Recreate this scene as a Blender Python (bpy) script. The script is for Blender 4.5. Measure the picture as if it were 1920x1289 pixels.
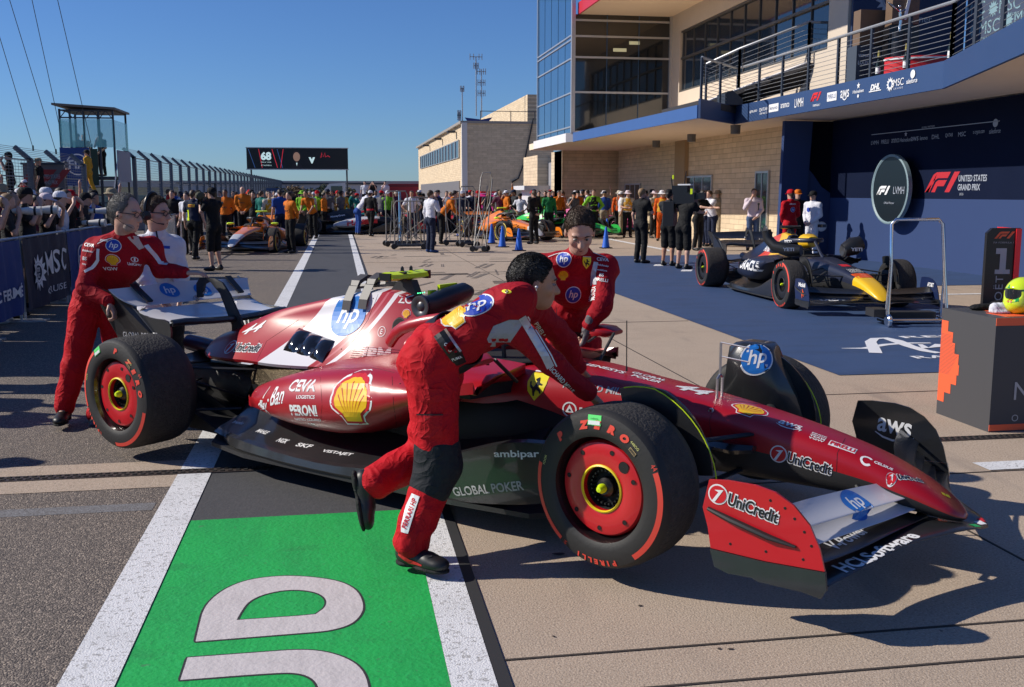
import bpy, bmesh, math, random
import numpy as np
from mathutils import Vector as V, Matrix as MX
from mathutils.bvhtree import BVHTree
R = math.radians
sc = bpy.context.scene
for o in list(bpy.data.objects): bpy.data.objects.remove(o)
COL = sc.collection
# ---------------- camera ----------------
FPX, HC, YAW, PIT = 1900.0, 1.64, R(9.6), math.atan((644.5-361)/1900.0)
cd = bpy.data.cameras.new('camera'); cam = bpy.data.objects.new('camera', cd); COL.objects.link(cam)
cd.sensor_width = 36; cd.lens = 36*FPX/1920; cd.clip_end = 4000; cd.clip_start = 0.05
cam.location = (0, 0, 1.715); cam.rotation_euler = (R(90)-PIT, 0, -YAW)
sc.camera = cam
# ---------------- light ----------------
SUN_EL = R(34); SH = -R(13)                     # shadows fall along this heading
w = bpy.data.worlds.new("World"); sc.world = w; w.use_nodes = True
nt = w.node_tree; bg = nt.nodes['Background']
sky = nt.nodes.new('ShaderNodeTexSky'); sky.sky_type = 'NISHITA'; sky.sun_disc = False
sky.sun_elevation = SUN_EL
sdir = V((-math.cos(SH)*math.cos(SUN_EL), -math.sin(SH)*math.cos(SUN_EL), math.sin(SUN_EL)))
sky.sun_rotation = math.atan2(sdir.x, sdir.y)
sky.altitude = 300; sky.air_density = 1.0; sky.dust_density = 0.1; sky.ozone_density = 2.0
tint = nt.nodes.new('ShaderNodeMixRGB'); tint.blend_type = 'MULTIPLY'; tint.inputs[0].default_value = 1; tint.inputs[2].default_value = (.50, .78, 1.28, 1)
nt.links.new(sky.outputs[0], tint.inputs[1]); nt.links.new(tint.outputs[0], bg.inputs[0]); bg.inputs[1].default_value = 0.073
sl = bpy.data.lights.new('sun', 'SUN'); sl.energy = 4.8; sl.angle = R(0.5); sl.color = (1, 0.93, 0.82)
so = bpy.data.objects.new('sun', sl); COL.objects.link(so)
so.rotation_euler = (-sdir).to_track_quat('-Z', 'Y').to_euler()
sc.view_settings.view_transform = 'Standard'; sc.view_settings.look = 'None'
sc.view_settings.exposure = 0.08; sc.view_settings.gamma = 1
sc.render.engine = 'CYCLES'
# ---------------- pixel helpers (to place things where they stand) ----------------
def ray(px, py):
    a = (px-960)/FPX; b = (644.5-py)/FPX
    fw = math.cos(PIT)+b*math.sin(PIT); z = b*math.cos(PIT)-math.sin(PIT)
    return V((a*math.cos(YAW)+fw*math.sin(YAW), -a*math.sin(YAW)+fw*math.cos(YAW), z)), fw
CAMP = V((0, 0, HC))
def gz(px, py, z=0.0):
    d, _ = ray(px, py); return CAMP+d*((z-HC)/d.z)
def gx(px, py, X):
    d, _ = ray(px, py); return CAMP+d*(X/d.x)
def gy(px, py, Y):
    d, _ = ray(px, py); return CAMP+d*(Y/d.y)
def at(px, py, dep):
    d, fw = ray(px, py); return CAMP+d*(dep/fw)
# ---------------- tagging ----------------
def tag(o, label=None, cat=None, group=None, kind=None):
    if label: o['label'] = label
    if cat: o['category'] = cat
    if group: o['group'] = group
    if kind: o['kind'] = kind
    return o
def thing(name, label, cat, loc=(0, 0, 0), rz=0, group=None, s=1):
    o = bpy.data.objects.new(name, None); COL.objects.link(o); o.empty_display_size = .2
    o.location = loc; o.rotation_euler = (0, 0, rz); o.scale = (s, s, s)
    return tag(o, label, cat, group)
KIDS = {}
def link(name, me, parent=None):
    o = bpy.data.objects.new(name, me); COL.objects.link(o)
    if parent: o.parent = parent; KIDS.setdefault(parent.name, []).append(o)
    return o
def dup(root, loc, rz, label=None, group=None, s=None, mats=None):
    r = root.copy(); COL.objects.link(r); r.location = loc; r.rotation_euler = (0, 0, rz)
    if s: r.scale = (s, s, s)
    if label: r['label'] = label
    if group: r['group'] = group
    def rec(a, b):
        for ch in KIDS.get(a.name, []):
            c = ch.copy(); COL.objects.link(c); c.parent = b; KIDS.setdefault(b.name, []).append(c)
            if mats:
                k = ch.name.split('.')[0]
                if k in mats and mats[k]:
                    for sl_ in c.material_slots:
                        sl_.link = 'OBJECT'; sl_.material = mats[k]
                        break
            rec(ch, c)
    rec(root, r)
    return r
# ---------------- materials ----------------
MATS = {}
def mat(name, col, rough=.6, metal=0, bump=None, var=None, coat=0, spec=.5, alpha=1, trans=0, emit=None, sheen=0, obj=True):
    """var=(scale, amount, dark colour) noise variation; bump=(scale, strength[, distance])"""
    if name in MATS: return MATS[name]
    m = bpy.data.materials.new(name); m.use_nodes = True; n = m.node_tree; b = n.nodes['Principled BSDF']
    c4 = (*col, 1)
    b.inputs['Base Color'].default_value = c4; b.inputs['Roughness'].default_value = rough
    b.inputs['Metallic'].default_value = metal; b.inputs['Coat Weight'].default_value = coat
    b.inputs['Coat Roughness'].default_value = .08
    b.inputs['Specular IOR Level'].default_value = spec
    b.inputs['Transmission Weight'].default_value = trans
    b.inputs['Alpha'].default_value = alpha; b.inputs['Sheen Weight'].default_value = sheen
    if emit: b.inputs['Emission Color'].default_value = (*emit[0], 1); b.inputs['Emission Strength'].default_value = emit[1]
    tc = n.nodes.new('ShaderNodeTexCoord'); co = tc.outputs['Object']
    if var:
        t = n.nodes.new('ShaderNodeTexNoise'); t.inputs['Scale'].default_value = var[0]; t.inputs['Detail'].default_value = 6
        t.inputs['Roughness'].default_value = .65
        n.links.new(co, t.inputs[0]); mx = n.nodes.new('ShaderNodeMixRGB')
        rmp = n.nodes.new('ShaderNodeMapRange'); rmp.inputs[1].default_value = .35; rmp.inputs[2].default_value = .7
        rmp.inputs[4].default_value = var[1]
        n.links.new(t.outputs[0], rmp.inputs[0]); n.links.new(rmp.outputs[0], mx.inputs[0])
        mx.inputs[1].default_value = c4; mx.inputs[2].default_value = (*var[2], 1)
        n.links.new(mx.outputs[0], b.inputs['Base Color'])
    if bump:
        t = n.nodes.new('ShaderNodeTexNoise'); t.inputs['Scale'].default_value = bump[0]; t.inputs['Detail'].default_value = 5
        n.links.new(co, t.inputs[0]); bp = n.nodes.new('ShaderNodeBump'); bp.inputs['Strength'].default_value = bump[1]
        bp.inputs['Distance'].default_value = bump[2] if len(bump) > 2 else .01
        n.links.new(t.outputs[0], bp.inputs['Height']); n.links.new(bp.outputs[0], b.inputs['Normal'])
    m.diffuse_color = c4
    MATS[name] = m; return m
def nodes(m): return m.node_tree.nodes, m.node_tree.links, m.node_tree.nodes['Principled BSDF']
# ---------------- mesh builder ----------------
class MB:
    def __init__(s): s.v = []; s.f = []; s.m = []
    def add(s, vs, fs, m=0):
        k = len(s.v); s.v += [tuple(p) for p in vs]; s.f += [tuple(i+k for i in f) for f in fs]; s.m += [m]*len(fs); return s
    def box(s, c, d, m=0, rot=None):
        c = V(c); h = V(d)/2; vs = []
        for x in (-1, 1):
            for y in (-1, 1):
                for z in (-1, 1):
                    p = V((x*h.x, y*h.y, z*h.z)); p = (rot @ p) if rot else p; vs.append(p+c)
        return s.add(vs, [(0, 1, 3, 2), (4, 6, 7, 5), (0, 4, 5, 1), (2, 3, 7, 6), (0, 2, 6, 4), (1, 5, 7, 3)], m)
    def bx(s, x0, x1, y0, y1, z0, z1, m=0): return s.box(((x0+x1)/2, (y0+y1)/2, (z0+z1)/2), (abs(x1-x0), abs(y1-y0), abs(z1-z0)), m)
    def bar(s, a, b, wd, ht, m=0, up=(0, 0, 1)):
        a = V(a); b = V(b); t = (b-a); L = t.length; t.normalize(); sd = t.cross(V(up))
        if sd.length < 1e-4: sd = V((1, 0, 0))
        sd.normalize(); u = sd.cross(t); rot = MX((sd, t, u)).transposed()
        return s.box((a+b)/2, (wd, L, ht), m, rot)
    def tube(s, pts, r, n=8, m=0, closed=False, flat=1.0, up=(0, 0, 1)):
        pts = [V(p) for p in pts]; N = len(pts); rr = r if isinstance(r, (list, tuple)) else [r]*N; vs = []
        pu = None
        for i, p in enumerate(pts):
            a = pts[i-1] if (i > 0 or closed) else p; b = pts[(i+1) % N] if (i < N-1 or closed) else p
            t = (b-a).normalized(); u = V(up) if pu is None else pu; sd = t.cross(u)
            if sd.length < 1e-3: sd = t.cross(V((1, .3, 0)))
            sd.normalize(); u = sd.cross(t).normalized(); pu = u
            for k in range(n):
                an = 2*math.pi*k/n; vs.append(p+(sd*math.cos(an)+u*math.sin(an)*flat)*rr[i])
        fs = []
        for i in range(N if closed else N-1):
            j = (i+1) % N
            for k in range(n): l = (k+1) % n; fs.append((i*n+k, i*n+l, j*n+l, j*n+k))
        if not closed: fs.append(tuple(range(n-1, -1, -1))); fs.append(tuple((N-1)*n+k for k in range(n)))
        return s.add(vs, fs, m)
    def loft(s, rings, m=0, close=True, caps=True, mf=None):
        n = len(rings[0]); vs = [p for r in rings for p in r]; k0 = len(s.v)
        s.v += [tuple(p) for p in vs]
        for i in range(len(rings)-1):
            for k in range(n if close else n-1):
                l = (k+1) % n; s.f.append((k0+i*n+k, k0+i*n+l, k0+(i+1)*n+l, k0+(i+1)*n+k)); s.m.append(mf(i, k) if mf else m)
        if caps and close:
            s.f.append(tuple(k0+k for k in range(n-1, -1, -1))); s.m.append(m)
            s.f.append(tuple(k0+(len(rings)-1)*n+k for k in range(n))); s.m.append(m)
        return s
    def lathe(s, prof, c, ax='y', n=32, m=0, mf=None, closed=False):
        """prof: (radius, height along axis)"""
        rings = []
        for r, h in prof:
            rg = []
            for k in range(n):
                a = 2*math.pi*k/n; x, y = r*math.cos(a), r*math.sin(a)
                rg.append(V(c)+(V((x, h, y)) if ax == 'y' else V((x, y, h)) if ax == 'z' else V((h, x, y))))
            rings.append(rg)
        if closed: rings.append(rings[0])
        return s.loft(rings, m, True, False, mf)
    def prism(s, poly, fn, t0, t1, m=0, ms=None):
        """extrude 2D poly; fn(u,v,t)->3D"""
        n = len(poly); vs = [fn(u, v, t0) for u, v in poly]+[fn(u, v, t1) for u, v in poly]
        s.add(vs, [tuple(range(n)), tuple(range(2*n-1, n-1, -1))], m)
        k = len(s.v)-2*n
        for i in range(n):
            j = (i+1) % n; s.f.append((k+i, k+n+i, k+n+j, k+j)); s.m.append(m if ms is None else ms)
        return s
    def sheet(s, poly, z, m=0): return s.add([(x, y, z) for x, y in poly], [tuple(range(len(poly)))], m)
    def ball(s, c, r, n=10, m=0, mx=None):
        rx, ry, rz = (r, r, r) if not isinstance(r, (tuple, list)) else r
        rings = []
        for i in range(n//2+1):
            th = math.pi*i/(n//2); q = max(math.sin(th), 1e-3)
            rings.append([V(c)+((mx or MX.Identity(3)) @ V((rx*q*math.cos(2*math.pi*k/n), ry*q*math.sin(2*math.pi*k/n), rz*math.cos(th)))) for k in range(n)])
        return s.loft(rings, m)
    def mesh(s, name, mats, smooth=40):
        me = bpy.data.meshes.new(name); me.from_pydata(s.v, [], s.f)
        for m in (mats if isinstance(mats, (list, tuple)) else [mats]): me.materials.append(m)
        me.polygons.foreach_set('material_index', s.m)
        bm = bmesh.new(); bm.from_mesh(me); bmesh.ops.recalc_face_normals(bm, faces=bm.faces); bm.to_mesh(me); bm.free()
        if smooth: me.shade_smooth(); me.set_sharp_from_angle(angle=R(smooth))
        me.update(); return me
    def build(s, name, mats, parent=None, smooth=40): return link(name, s.mesh(name, mats, smooth), parent)
def mir(fn):
    for sg in (-1, 1): fn(sg)
def npmesh(name, vs, fs, mt, smooth=True):
    me = bpy.data.meshes.new(name); me.from_pydata(vs.tolist() if hasattr(vs, 'tolist') else vs, [], fs.tolist() if hasattr(fs, 'tolist') else fs)
    for m in (mt if isinstance(mt, (list, tuple)) else [mt]): me.materials.append(m)
    if smooth: me.shade_smooth()
    me.update(); return me
# ---------------- writing and marks ----------------
TXC = {}; TXH = {}
def text2d(s, shear=0, bold=0, sx=1.0, space=1.0, font=None):
    key = (s, shear, bold, sx, space)
    if key in TXC: return TXC[key]
    cu = bpy.data.curves.new('t', 'FONT'); cu.body = s; cu.size = 1; cu.shear = shear; cu.offset = bold
    cu.space_character = space; cu.resolution_u = 3; cu.fill_mode = 'FRONT'
    ob = bpy.data.objects.new('t', cu); COL.objects.link(ob)
    dg = bpy.context.evaluated_depsgraph_get(); me = ob.evaluated_get(dg).to_mesh()
    vs = [(v.co.x*sx, v.co.y) for v in me.vertices]; fs = [tuple(p.vertices) for p in me.polygons]
    ob.evaluated_get(dg).to_mesh_clear(); bpy.data.objects.remove(ob); bpy.data.curves.remove(cu)
    if vs:
        x0 = min(v[0] for v in vs); x1 = max(v[0] for v in vs); y0 = min(v[1] for v in vs); y1 = max(v[1] for v in vs)
        h = y1-y0; TXH[key] = (h, x1-x0); vs = [((v[0]-(x0+x1)/2)/h, (v[1]-(y0+y1)/2)/h) for v in vs]     # height 1, centred
    TXC[key] = (vs, fs); return vs, fs
def poly2d(pts): return list(pts), [tuple(range(len(pts)))]
def disc2d(r, n=28, c=(0, 0), sy=1): return poly2d([(c[0]+r*math.cos(2*math.pi*k/n), c[1]+r*sy*math.sin(2*math.pi*k/n)) for k in range(n)])
def ring2d(r0, r1, a0=0, a1=360, n=40, c=(0, 0)):
    vs = []; fs = []
    for k in range(n+1):
        a = R(a0+(a1-a0)*k/n); vs += [(c[0]+r0*math.cos(a), c[1]+r0*math.sin(a)), (c[0]+r1*math.cos(a), c[1]+r1*math.sin(a))]
    for k in range(n): fs.append((2*k, 2*k+1, 2*k+3, 2*k+2))
    return vs, fs
def xf(sh, s=1, dx=0, dy=0, rot=0, sx=1):
    c, q = math.cos(R(rot)), math.sin(R(rot))
    return [(c*v[0]*s*sx-q*v[1]*s+dx, q*v[0]*s*sx+c*v[1]*s+dy) for v in sh[0]], sh[1]
class Art:
    """stack of flat shapes with materials, laid on a surface"""
    def __init__(s): s.it = []; s.mt = []
    def add(s, sh, m, lift=0):
        if m not in s.mt: s.mt.append(m)
        s.it.append((sh, s.mt.index(m), lift)); return s
    def txt(s, t, m, h=.1, x=0, y=0, shear=0, bold=0, sx=1, rot=0, lift=1, w=None, space=1):
        sh = text2d(t, shear, bold, sx, space)
        k = 1
        if w: ww = max(v[0] for v in sh[0])-min(v[0] for v in sh[0]); k = w/(ww*h)
        return s.add(xf(sh, h, x, y, rot, k), m, lift)
    def lay(s, name, parent, P, u, v, targets=None, eps=.002, grid=.03, depth=.25, fn=None, back=.6, maxd=None):
        """P origin, u,v axes (length = scale); ray cast along -n onto targets (list of BVH in the same space)"""
        P = V(P); u = V(u); v = V(v); n = u.cross(v).normalized(); bm = bmesh.new()
        for (vs, fs), mi, lift in s.it:
            b2 = bmesh.new(); vv = [b2.verts.new((x, y, 0)) for x, y in vs]
            for f in fs:
                try: b2.faces.new([vv[i] for i in f])
                except ValueError: pass
            if targets and grid:
                xs = [x for x, y in vs]; ys = [y for x, y in vs]; sx_, sy_ = u.length, v.length
                for ax, lo, hi, sl_ in ((0, min(xs), max(xs), sx_), (1, min(ys), max(ys), sy_)):
                    st = grid/sl_; q = math.ceil(lo/st)*st
                    while q < hi:
                        no = (1, 0, 0) if ax == 0 else (0, 1, 0)
                        bmesh.ops.bisect_plane(b2, geom=list(b2.verts)+list(b2.edges)+list(b2.faces), plane_co=(q*no[0], q*no[1], 0), plane_no=no)
                        q += st
            mp = {}
            for w_ in b2.verts:
                p = P+u*w_.co.x+v*w_.co.y; e = eps+lift*.0006
                if targets:
                    best = None
                    for t in targets:
                        h = t.ray_cast(p+n*back, -n, back+depth)
                        if h[0] is not None and (best is None or h[3] < best[3]): best = h
                    if best: 
                        nn = best[1] if best[1].dot(n) > 0 else -best[1]
                        p = best[0]+(nn*.5+n*.5)*e if best[1].dot(n) else best[0]+n*e
                    else: p = None
                else: p = p+n*e
                if p is not None and fn: p = fn(p)
                mp[w_] = bm.verts.new(p) if p is not None else None
            for f in b2.faces:
                q = [mp[x] for x in f.verts]
                if None in q: continue
                try: g = bm.faces.new(q); g.material_index = mi
                except ValueError: pass
            b2.free()
        me = bpy.data.meshes.new(name); bm.to_mesh(me); bm.free()
        for m in s.mt: me.materials.append(m)
        return link(name, me, parent)
def bvh(o, mx=None):
    me = o.data; vs = [(mx @ v.co) if mx else v.co.copy() for v in me.vertices]
    return BVHTree.FromPolygons(vs, [tuple(p.vertices) for p in me.polygons])
# ================= ground =================
def ground_mat(name, col, dark, rough, sc1, bumps, extra=None):
    m = mat(name, col, rough, bump=bumps); n, l, b = nodes(m)
    tc = n.new('ShaderNodeTexCoord'); prev = None
    def noise(scale, det=6, stretch=None):
        t = n.new('ShaderNodeTexNoise'); t.inputs['Scale'].default_value = scale; t.inputs['Detail'].default_value = det
        if stretch:
            mp = n.new('ShaderNodeMapping'); mp.inputs['Scale'].default_value = stretch; l.new(tc.outputs['Object'], mp.inputs[0]); l.new(mp.outputs[0], t.inputs[0])
        else: l.new(tc.outputs['Object'], t.inputs[0])
        return t.outputs[0]
    def mix(c1, c2, fac, lo, hi, amt=1):
        r = n.new('ShaderNodeMapRange'); r.inputs[1].default_value = lo; r.inputs[2].default_value = hi; r.inputs[4].default_value = amt
        l.new(fac, r.inputs[0]); x = n.new('ShaderNodeMixRGB'); l.new(r.outputs[0], x.inputs[0])
        if isinstance(c1, tuple): x.inputs[1].default_value = (*c1, 1)
        else: l.new(c1, x.inputs[1])
        x.inputs[2].default_value = (*c2, 1); return x.outputs[0]
    c = col
    for (s_, lo, hi, cc, amt, st) in sc1:
        c = mix(c, cc, noise(s_, 7, st), lo, hi, amt)
    if extra: c = extra(n, l, tc, c, mix, noise)
    l.new(c, b.inputs['Base Color']); return m
M_CONC = ground_mat('concrete_paving', (.43, .33, .245), None, .85,
    [(.35, .35, .75, (.37, .285, .21), .8, None), (3.2, .45, .8, (.31, .24, .18), .6, None), (110, .5, .66, (.60, .50, .40), .75, None),
     (85, .54, .68, (.17, .13, .10), .8, None), (1.2, .60, .74, (.22, .18, .15), .5, (3.2, .7, 1)), (.22, .4, .65, (.46, .37, .29), .6, None)], (120, .7, .006))
def stones(n, l, tc, c, mix, noise):
    v = n.new('ShaderNodeTexVoronoi'); v.inputs['Scale'].default_value = 135; l.new(tc.outputs['Object'], v.inputs[0])
    hs = n.new('ShaderNodeSeparateColor'); l.new(v.outputs['Color'], hs.inputs[0])
    c = mix(c, (.38, .31, .25), hs.outputs[0], .55, .95, .9); c = mix(c, (.06, .052, .05), hs.outputs[1], .5, .9, .85)
    b = n['Principled BSDF']; bp = n.new('ShaderNodeBump'); bp.inputs['Strength'].default_value = .9; bp.inputs['Distance'].default_value = .006
    iv = n.new('ShaderNodeMath'); iv.operation = 'SUBTRACT'; iv.inputs[0].default_value = 1; l.new(v.outputs['Distance'], iv.inputs[1])
    l.new(iv.outputs[0], bp.inputs['Height']); l.new(bp.outputs[0], b.inputs['Normal']); return c
M_ASPH = ground_mat('coarse_asphalt', (.165, .135, .112), None, .9, [(1.4, .4, .7, (.13, .11, .1), .6, None), (.5, .55, .75, (.1, .09, .085), .5, None)], None, stones)
M_LANE = ground_mat('painted_dark_strip', (.062, .062, .066), None, .75, [(25, .4, .8, (.09, .088, .09), .6, None), (2, .5, .8, (.045, .045, .048), .7, (1, .3, 1))], (70, .5, .006))
M_WHITE = ground_mat('white_line_paint', (.74, .74, .75), None, .7, [(60, .56, .62, (.35, .34, .33), .8, None), (3, .5, .8, (.55, .55, .55), .7, None)], (130, .8, .006))
M_GREEN = ground_mat('green_ground_paint', (.012, .41, .08), None, .6, [(5, .42, .7, (.012, .31, .07), .85, (1, .25, 1)), (30, .5, .8, (.03, .5, .13), .5, (1, .5, 1)), (55, .58, .75, (.015, .22, .06), .7, None), (3.1, .62, .72, (.015, .25, .06), .5, (1, 2.2, 1)), (16, .68, .72, (.10, .16, .11), .5, (1, 1.2, 1))], (55, .6, .007))
M_LETT = ground_mat('grey_letter_paint', (.62, .57, .56), None, .6, [(7, .45, .8, (.5, .46, .45), .8, (3, .8, 1)), (50, .6, .8, (.4, .37, .36), .5, None)], (60, .5, .006))
M_BLK = mat('black_outline_paint', (.03, .03, .032), .7)
M_CARP = ground_mat('blue_floor_covering', (.036, .073, .17), None, .62, [(1.3, .45, .75, (.028, .055, .125), .9, (1, 2.5, 1)), (22, .55, .8, (.06, .10, .2), .5, (1, .3, 1))], (90, .3, .004))
M_JOINT = mat('joint_filler', (.045, .035, .03), .9); M_DRAIN = mat('drain_iron', (.06, .045, .04), .6, metal=.3, bump=(60, .6))
def struct(name, mb, m): return tag(mb.build(name, m, None, None), kind='structure')
def rectsheet(x0, x1, y0, y1, z): return MB().sheet([(x0, y0), (x1, y0), (x1, y1), (x0, y1)], z)
struct('ground', rectsheet(-1500, 1500, -60, 2500, 0), M_CONC)
struct('pit_lane_asphalt', rectsheet(-60, -.97, -20, 400, .004), M_ASPH)
struct('lane_strip', rectsheet(-.78, .33, 5.12, 400, .004), M_LANE)
struct('lane_line', rectsheet(-.97, -.78, -20, 400, .008), M_WHITE)
struct('lane_line', rectsheet(.33, .485, -20, 400, .008), M_WHITE)
struct('lane_edge_joint', rectsheet(.485, .535, -20, 60, .006), M_BLK)
struct('green_painted_area', rectsheet(-.78, .33, -20, 5.12, .004), M_GREEN)
def smoothp(p, it=2):
    for _ in range(it):
        q = []
        for i in range(len(p)):
            a, b = V(p[i]), V(p[(i+1) % len(p)]); q += [tuple(a*.75+b*.25), tuple(a*.25+b*.75)]
        p = q
    return p
g1o = [(-.56, 3.67), (-.565, 3.80), (-.57, 3.99), (-.53, 4.13), (-.47, 4.22), (-.39, 4.27), (-.26, 4.28), (-.12, 4.23), (-.02, 4.16), (.04, 4.05), (.06, 3.89), (.04, 3.79), (0, 3.72), (-.07, 3.685), (-.13, 3.68)]
g1i = [(-.43, 3.84), (-.42, 3.92), (-.4, 4.02), (-.34, 4.09), (-.24, 4.12), (-.14, 4.08), (-.09, 4.0), (-.09, 3.91), (-.13, 3.845), (-.2, 3.84)]
g2o = [(-.57, 3.37), (-.57, 3.54), (-.3, 3.54), (-.18, 3.54), (-.09, 3.51), (-.01, 3.44), (.04, 3.35), (.06, 3.22), (.06, 2.9), (-.1, 2.9), (-.1, 3.2), (-.12, 3.30), (-.18, 3.36), (-.28, 3.37)]
def grow(p, d):
    out = []
    for i in range(len(p)):
        a, b, c = V(p[i-1]), V(p[i]), V(p[(i+1) % len(p)]); t = (c-a).normalized(); out.append((b.x+t.y*d, b.y-t.x*d))
    return out
def area(p): return sum(p[i-1][0]*p[i][1]-p[i][0]*p[i-1][1] for i in range(len(p)))
def fillp(name, polys, z, m):
    """outer polygon minus holes, triangulated"""
    bm = bmesh.new(); ed = []
    for p in polys:
        vv = [bm.verts.new((x, y, z)) for x, y in p]; ed += [bm.edges.new((vv[i-1], vv[i])) for i in range(len(vv))]
    bmesh.ops.triangle_fill(bm, use_beauty=True, use_dissolve=False, edges=ed)
    me = bpy.data.meshes.new(name); bm.to_mesh(me); bm.free(); me.materials.append(m)
    o = link(name, me); return tag(o, kind='structure')
def keepc(p, corners):   # round all but listed corners
    q = []
    n = len(p)
    for i in range(n):
        if i in corners: q += [p[i], p[i]]
        else: q.append(p[i])
    return q
def sm(p): 
    r = smoothp(p, 2); o = [r[0]]
    for a in r[1:]:
        if (V(a)-V(o[-1])).length > 1e-4: o.append(a)
    return o
A1, A2, A3 = sm(keepc(g1o, [0, 14])), sm(keepc(g1i, [0, 8, 9])), sm(keepc(g2o, [0, 1]))
sg = 1 if area(A1) > 0 else -1
fillp('painted_letter', [A1, A2], .0058, M_LETT); fillp('painted_letter', [A3], .0058, M_LETT)
fillp('letter_outline', [grow(A1, .009*sg), grow(A2, -.008*sg)], .0050, M_BLK); fillp('letter_outline', [grow(A3, .009*sg)], .0050, M_BLK)
# drain and its concrete edging, joints in the paving
struct('drain_edging', rectsheet(-14, -.97, 5.75, 6.33, .0065), M_CONC)
d = MB(); d.bx(-14, -.45, 6.0, 6.1, .0, .011, 0); d.bx(.54, 14, 6.0, 6.1, .001, .006)
x = -4.5
while x < -.45:
    for k, yy in enumerate((6.028, 6.072)): d.box((x+(.02 if k else 0), yy, .013), (.022, .024, .004), 1)
    x += .045
x = 3.2
while x < 6:
    for k, yy in enumerate((6.028, 6.072)): d.box((x+(.02 if k else 0), yy, .008), (.022, .024, .004), 1)
    x += .045
tag(d.build('drain_channel', [M_DRAIN, mat('drain_slot', (.012, .01, .01), .9)], None, None), kind='structure')
j = MB()
for yy in (gz(1400, 1204).y, gz(1500, 1267).y, gz(1700, 893).y, gz(1660, 737).y, 12.4, 16.9, 20.3, 24.1, 28.5, 33, 38): j.bx(.54, 60 if yy < 8 else 4.4, yy-.006, yy+.006, 0, .0035)
for xx in (3.0,): j.bx(xx-.006, xx+.006, -5, 30, 0, .003)
for xx in (1.6, 5.4): j.bx(xx-.005, xx+.005, 6.2, 8.2, 0, .003)
struct('paving_joint', j, M_JOINT)
struct('blue_floor_covering', MB().sheet([(4.42, 8.4), (8.0, 8.35), (8.0, 12.4), (8.6, 13.2), (10.1, 16.4), (12.6, 16.4), (12.6, 25.75), (4.42, 25.4)], .006), M_CARP)
ln = MB(); 
ln.add([gz(1140, 447, .008), gz(1262, 470, .008), gz(1258, 472, .008), gz(1138, 449, .008)], [(0, 1, 2, 3)])
for p in ((3.78, 5.30, 4.6, 5.47), (8.2, 14.9, 13, 15.03)): ln.sheet([(p[0], p[1]), (p[2], p[1]), (p[2], p[3]), (p[0], p[3])], .005)
for (a, b) in (((1225, 499), (1243, 496)), ((1276, 509), (1296, 506))):
    q = [gz(a[0], a[1], .0085), gz(b[0], a[1], .0085), gz(b[0]+3, b[1], .0085), gz(a[0]+3, b[1], .0085)]; ln.add(q, [(0, 1, 2, 3)])
struct('parking_line', ln, M_WHITE)
struct('faded_line', rectsheet(-3.4, -1.0, 5.33, 5.46, .0052), mat('worn_line_paint', (.23, .23, .24), .9, var=(85, 1, (.09, .08, .075)), bump=(120, .8, .006)))
# tyre marks on the paving
M_RUB = mat('tyre_rubber_mark', (.09, .075, .065), .8, var=(12, .95, (.30, .24, .19)))
rk = random.Random(4); tm = MB()
for i in range(46):
    x = rk.uniform(.7, 4.2); y = rk.uniform(14, 27); a = rk.choice([0, .05, 1.25, 1.4, 1.1]) + rk.uniform(-.12, .12); L = rk.uniform(.2, 1.5); wd = rk.uniform(.02, .11)
    dx, dy = math.cos(a), math.sin(a)
    for q in range(rk.choice([1, 1, 2, 4])):
        ox, oy = -dy*q*wd*1.8, dx*q*wd*1.8
        tm.add([(x+ox-dy*wd/2, y+oy+dx*wd/2, .0042), (x+ox+dy*wd/2, y+oy-dx*wd/2, .0042), (x+ox+dx*L+dy*wd/2, y+oy+dy*L-dx*wd/2, .0042), (x+ox+dx*L-dy*wd/2, y+oy+dy*L+dx*wd/2, .0042)], [(0, 1, 2, 3)])
tag(tm.build('tyre_marks', M_RUB, None, None), kind='structure')
# stains and scuffs
rk = random.Random(9)
def stain(name, cx_, cy_, rx_, ry_, z, m, n=18):
    p = [(cx_+rx_*(1+rk.uniform(-.35, .35))*math.cos(2*math.pi*k/n), cy_+ry_*(1+rk.uniform(-.35, .35))*math.sin(2*math.pi*k/n)) for k in range(n)]; tag(MB().sheet(smoothp(p, 2), z).build(name, m, None, None), kind='structure')
M_ST = mat('damp_stain', (.26, .205, .155), .85, var=(14, .9, (.38, .295, .22))); M_OIL = mat('oil_spot', (.07, .055, .05), .6)
for x, y, a_ in ((1.15, 3.72, .012), (1.32, 3.3, .01), (1.36, 3.29, .012), (.95, 4.35, .03), (.75, 3.5, .008), (2.2, 3.3, .008), (1.7, 4.0, .007)): stain('oil_spot', x, y, a_, a_*.6, .0036, M_OIL, 9)
# writing on the blue covering
a = Art(); 
def stroke(pts, ws):
    vs = []; fs = []
    for i, p in enumerate(pts):
        t = (V(pts[min(i+1, len(pts)-1)])-V(pts[max(i-1, 0)])).normalized(); w_ = ws[i]/2
        vs += [(p[0]-t.y*w_, p[1]+t.x*w_), (p[0]+t.y*w_, p[1]-t.x*w_)]
    for i in range(len(pts)-1): fs.append((2*i, 2*i+1, 2*i+3, 2*i+2))
    return vs, fs
def gp(*ps): return [tuple(gz(x, y).xy) for x, y in ps]
M_WP = mat('white_floor_print', (.75, .76, .8), .6)
a.add(stroke(gp((1578, 655), (1620, 655), (1660, 648), (1700, 645), (1745, 645)), [.02, .08, .09, .08, .05]), M_WP, 0)
a.add(stroke(gp((1642, 664), (1638, 655), (1632, 643), (1640, 637), (1660, 636), (1680, 641), (1705, 651), (1735, 660), (1760, 664)), [.13, .13, .12, .1, .12, .16, .13, .12, .1]), M_WP, 3)
a.add(stroke(gp((1725, 648), (1735, 655), (1755, 652), (1762, 648)), [.05, .12, .1, .1]), M_WP, 6)
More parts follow.
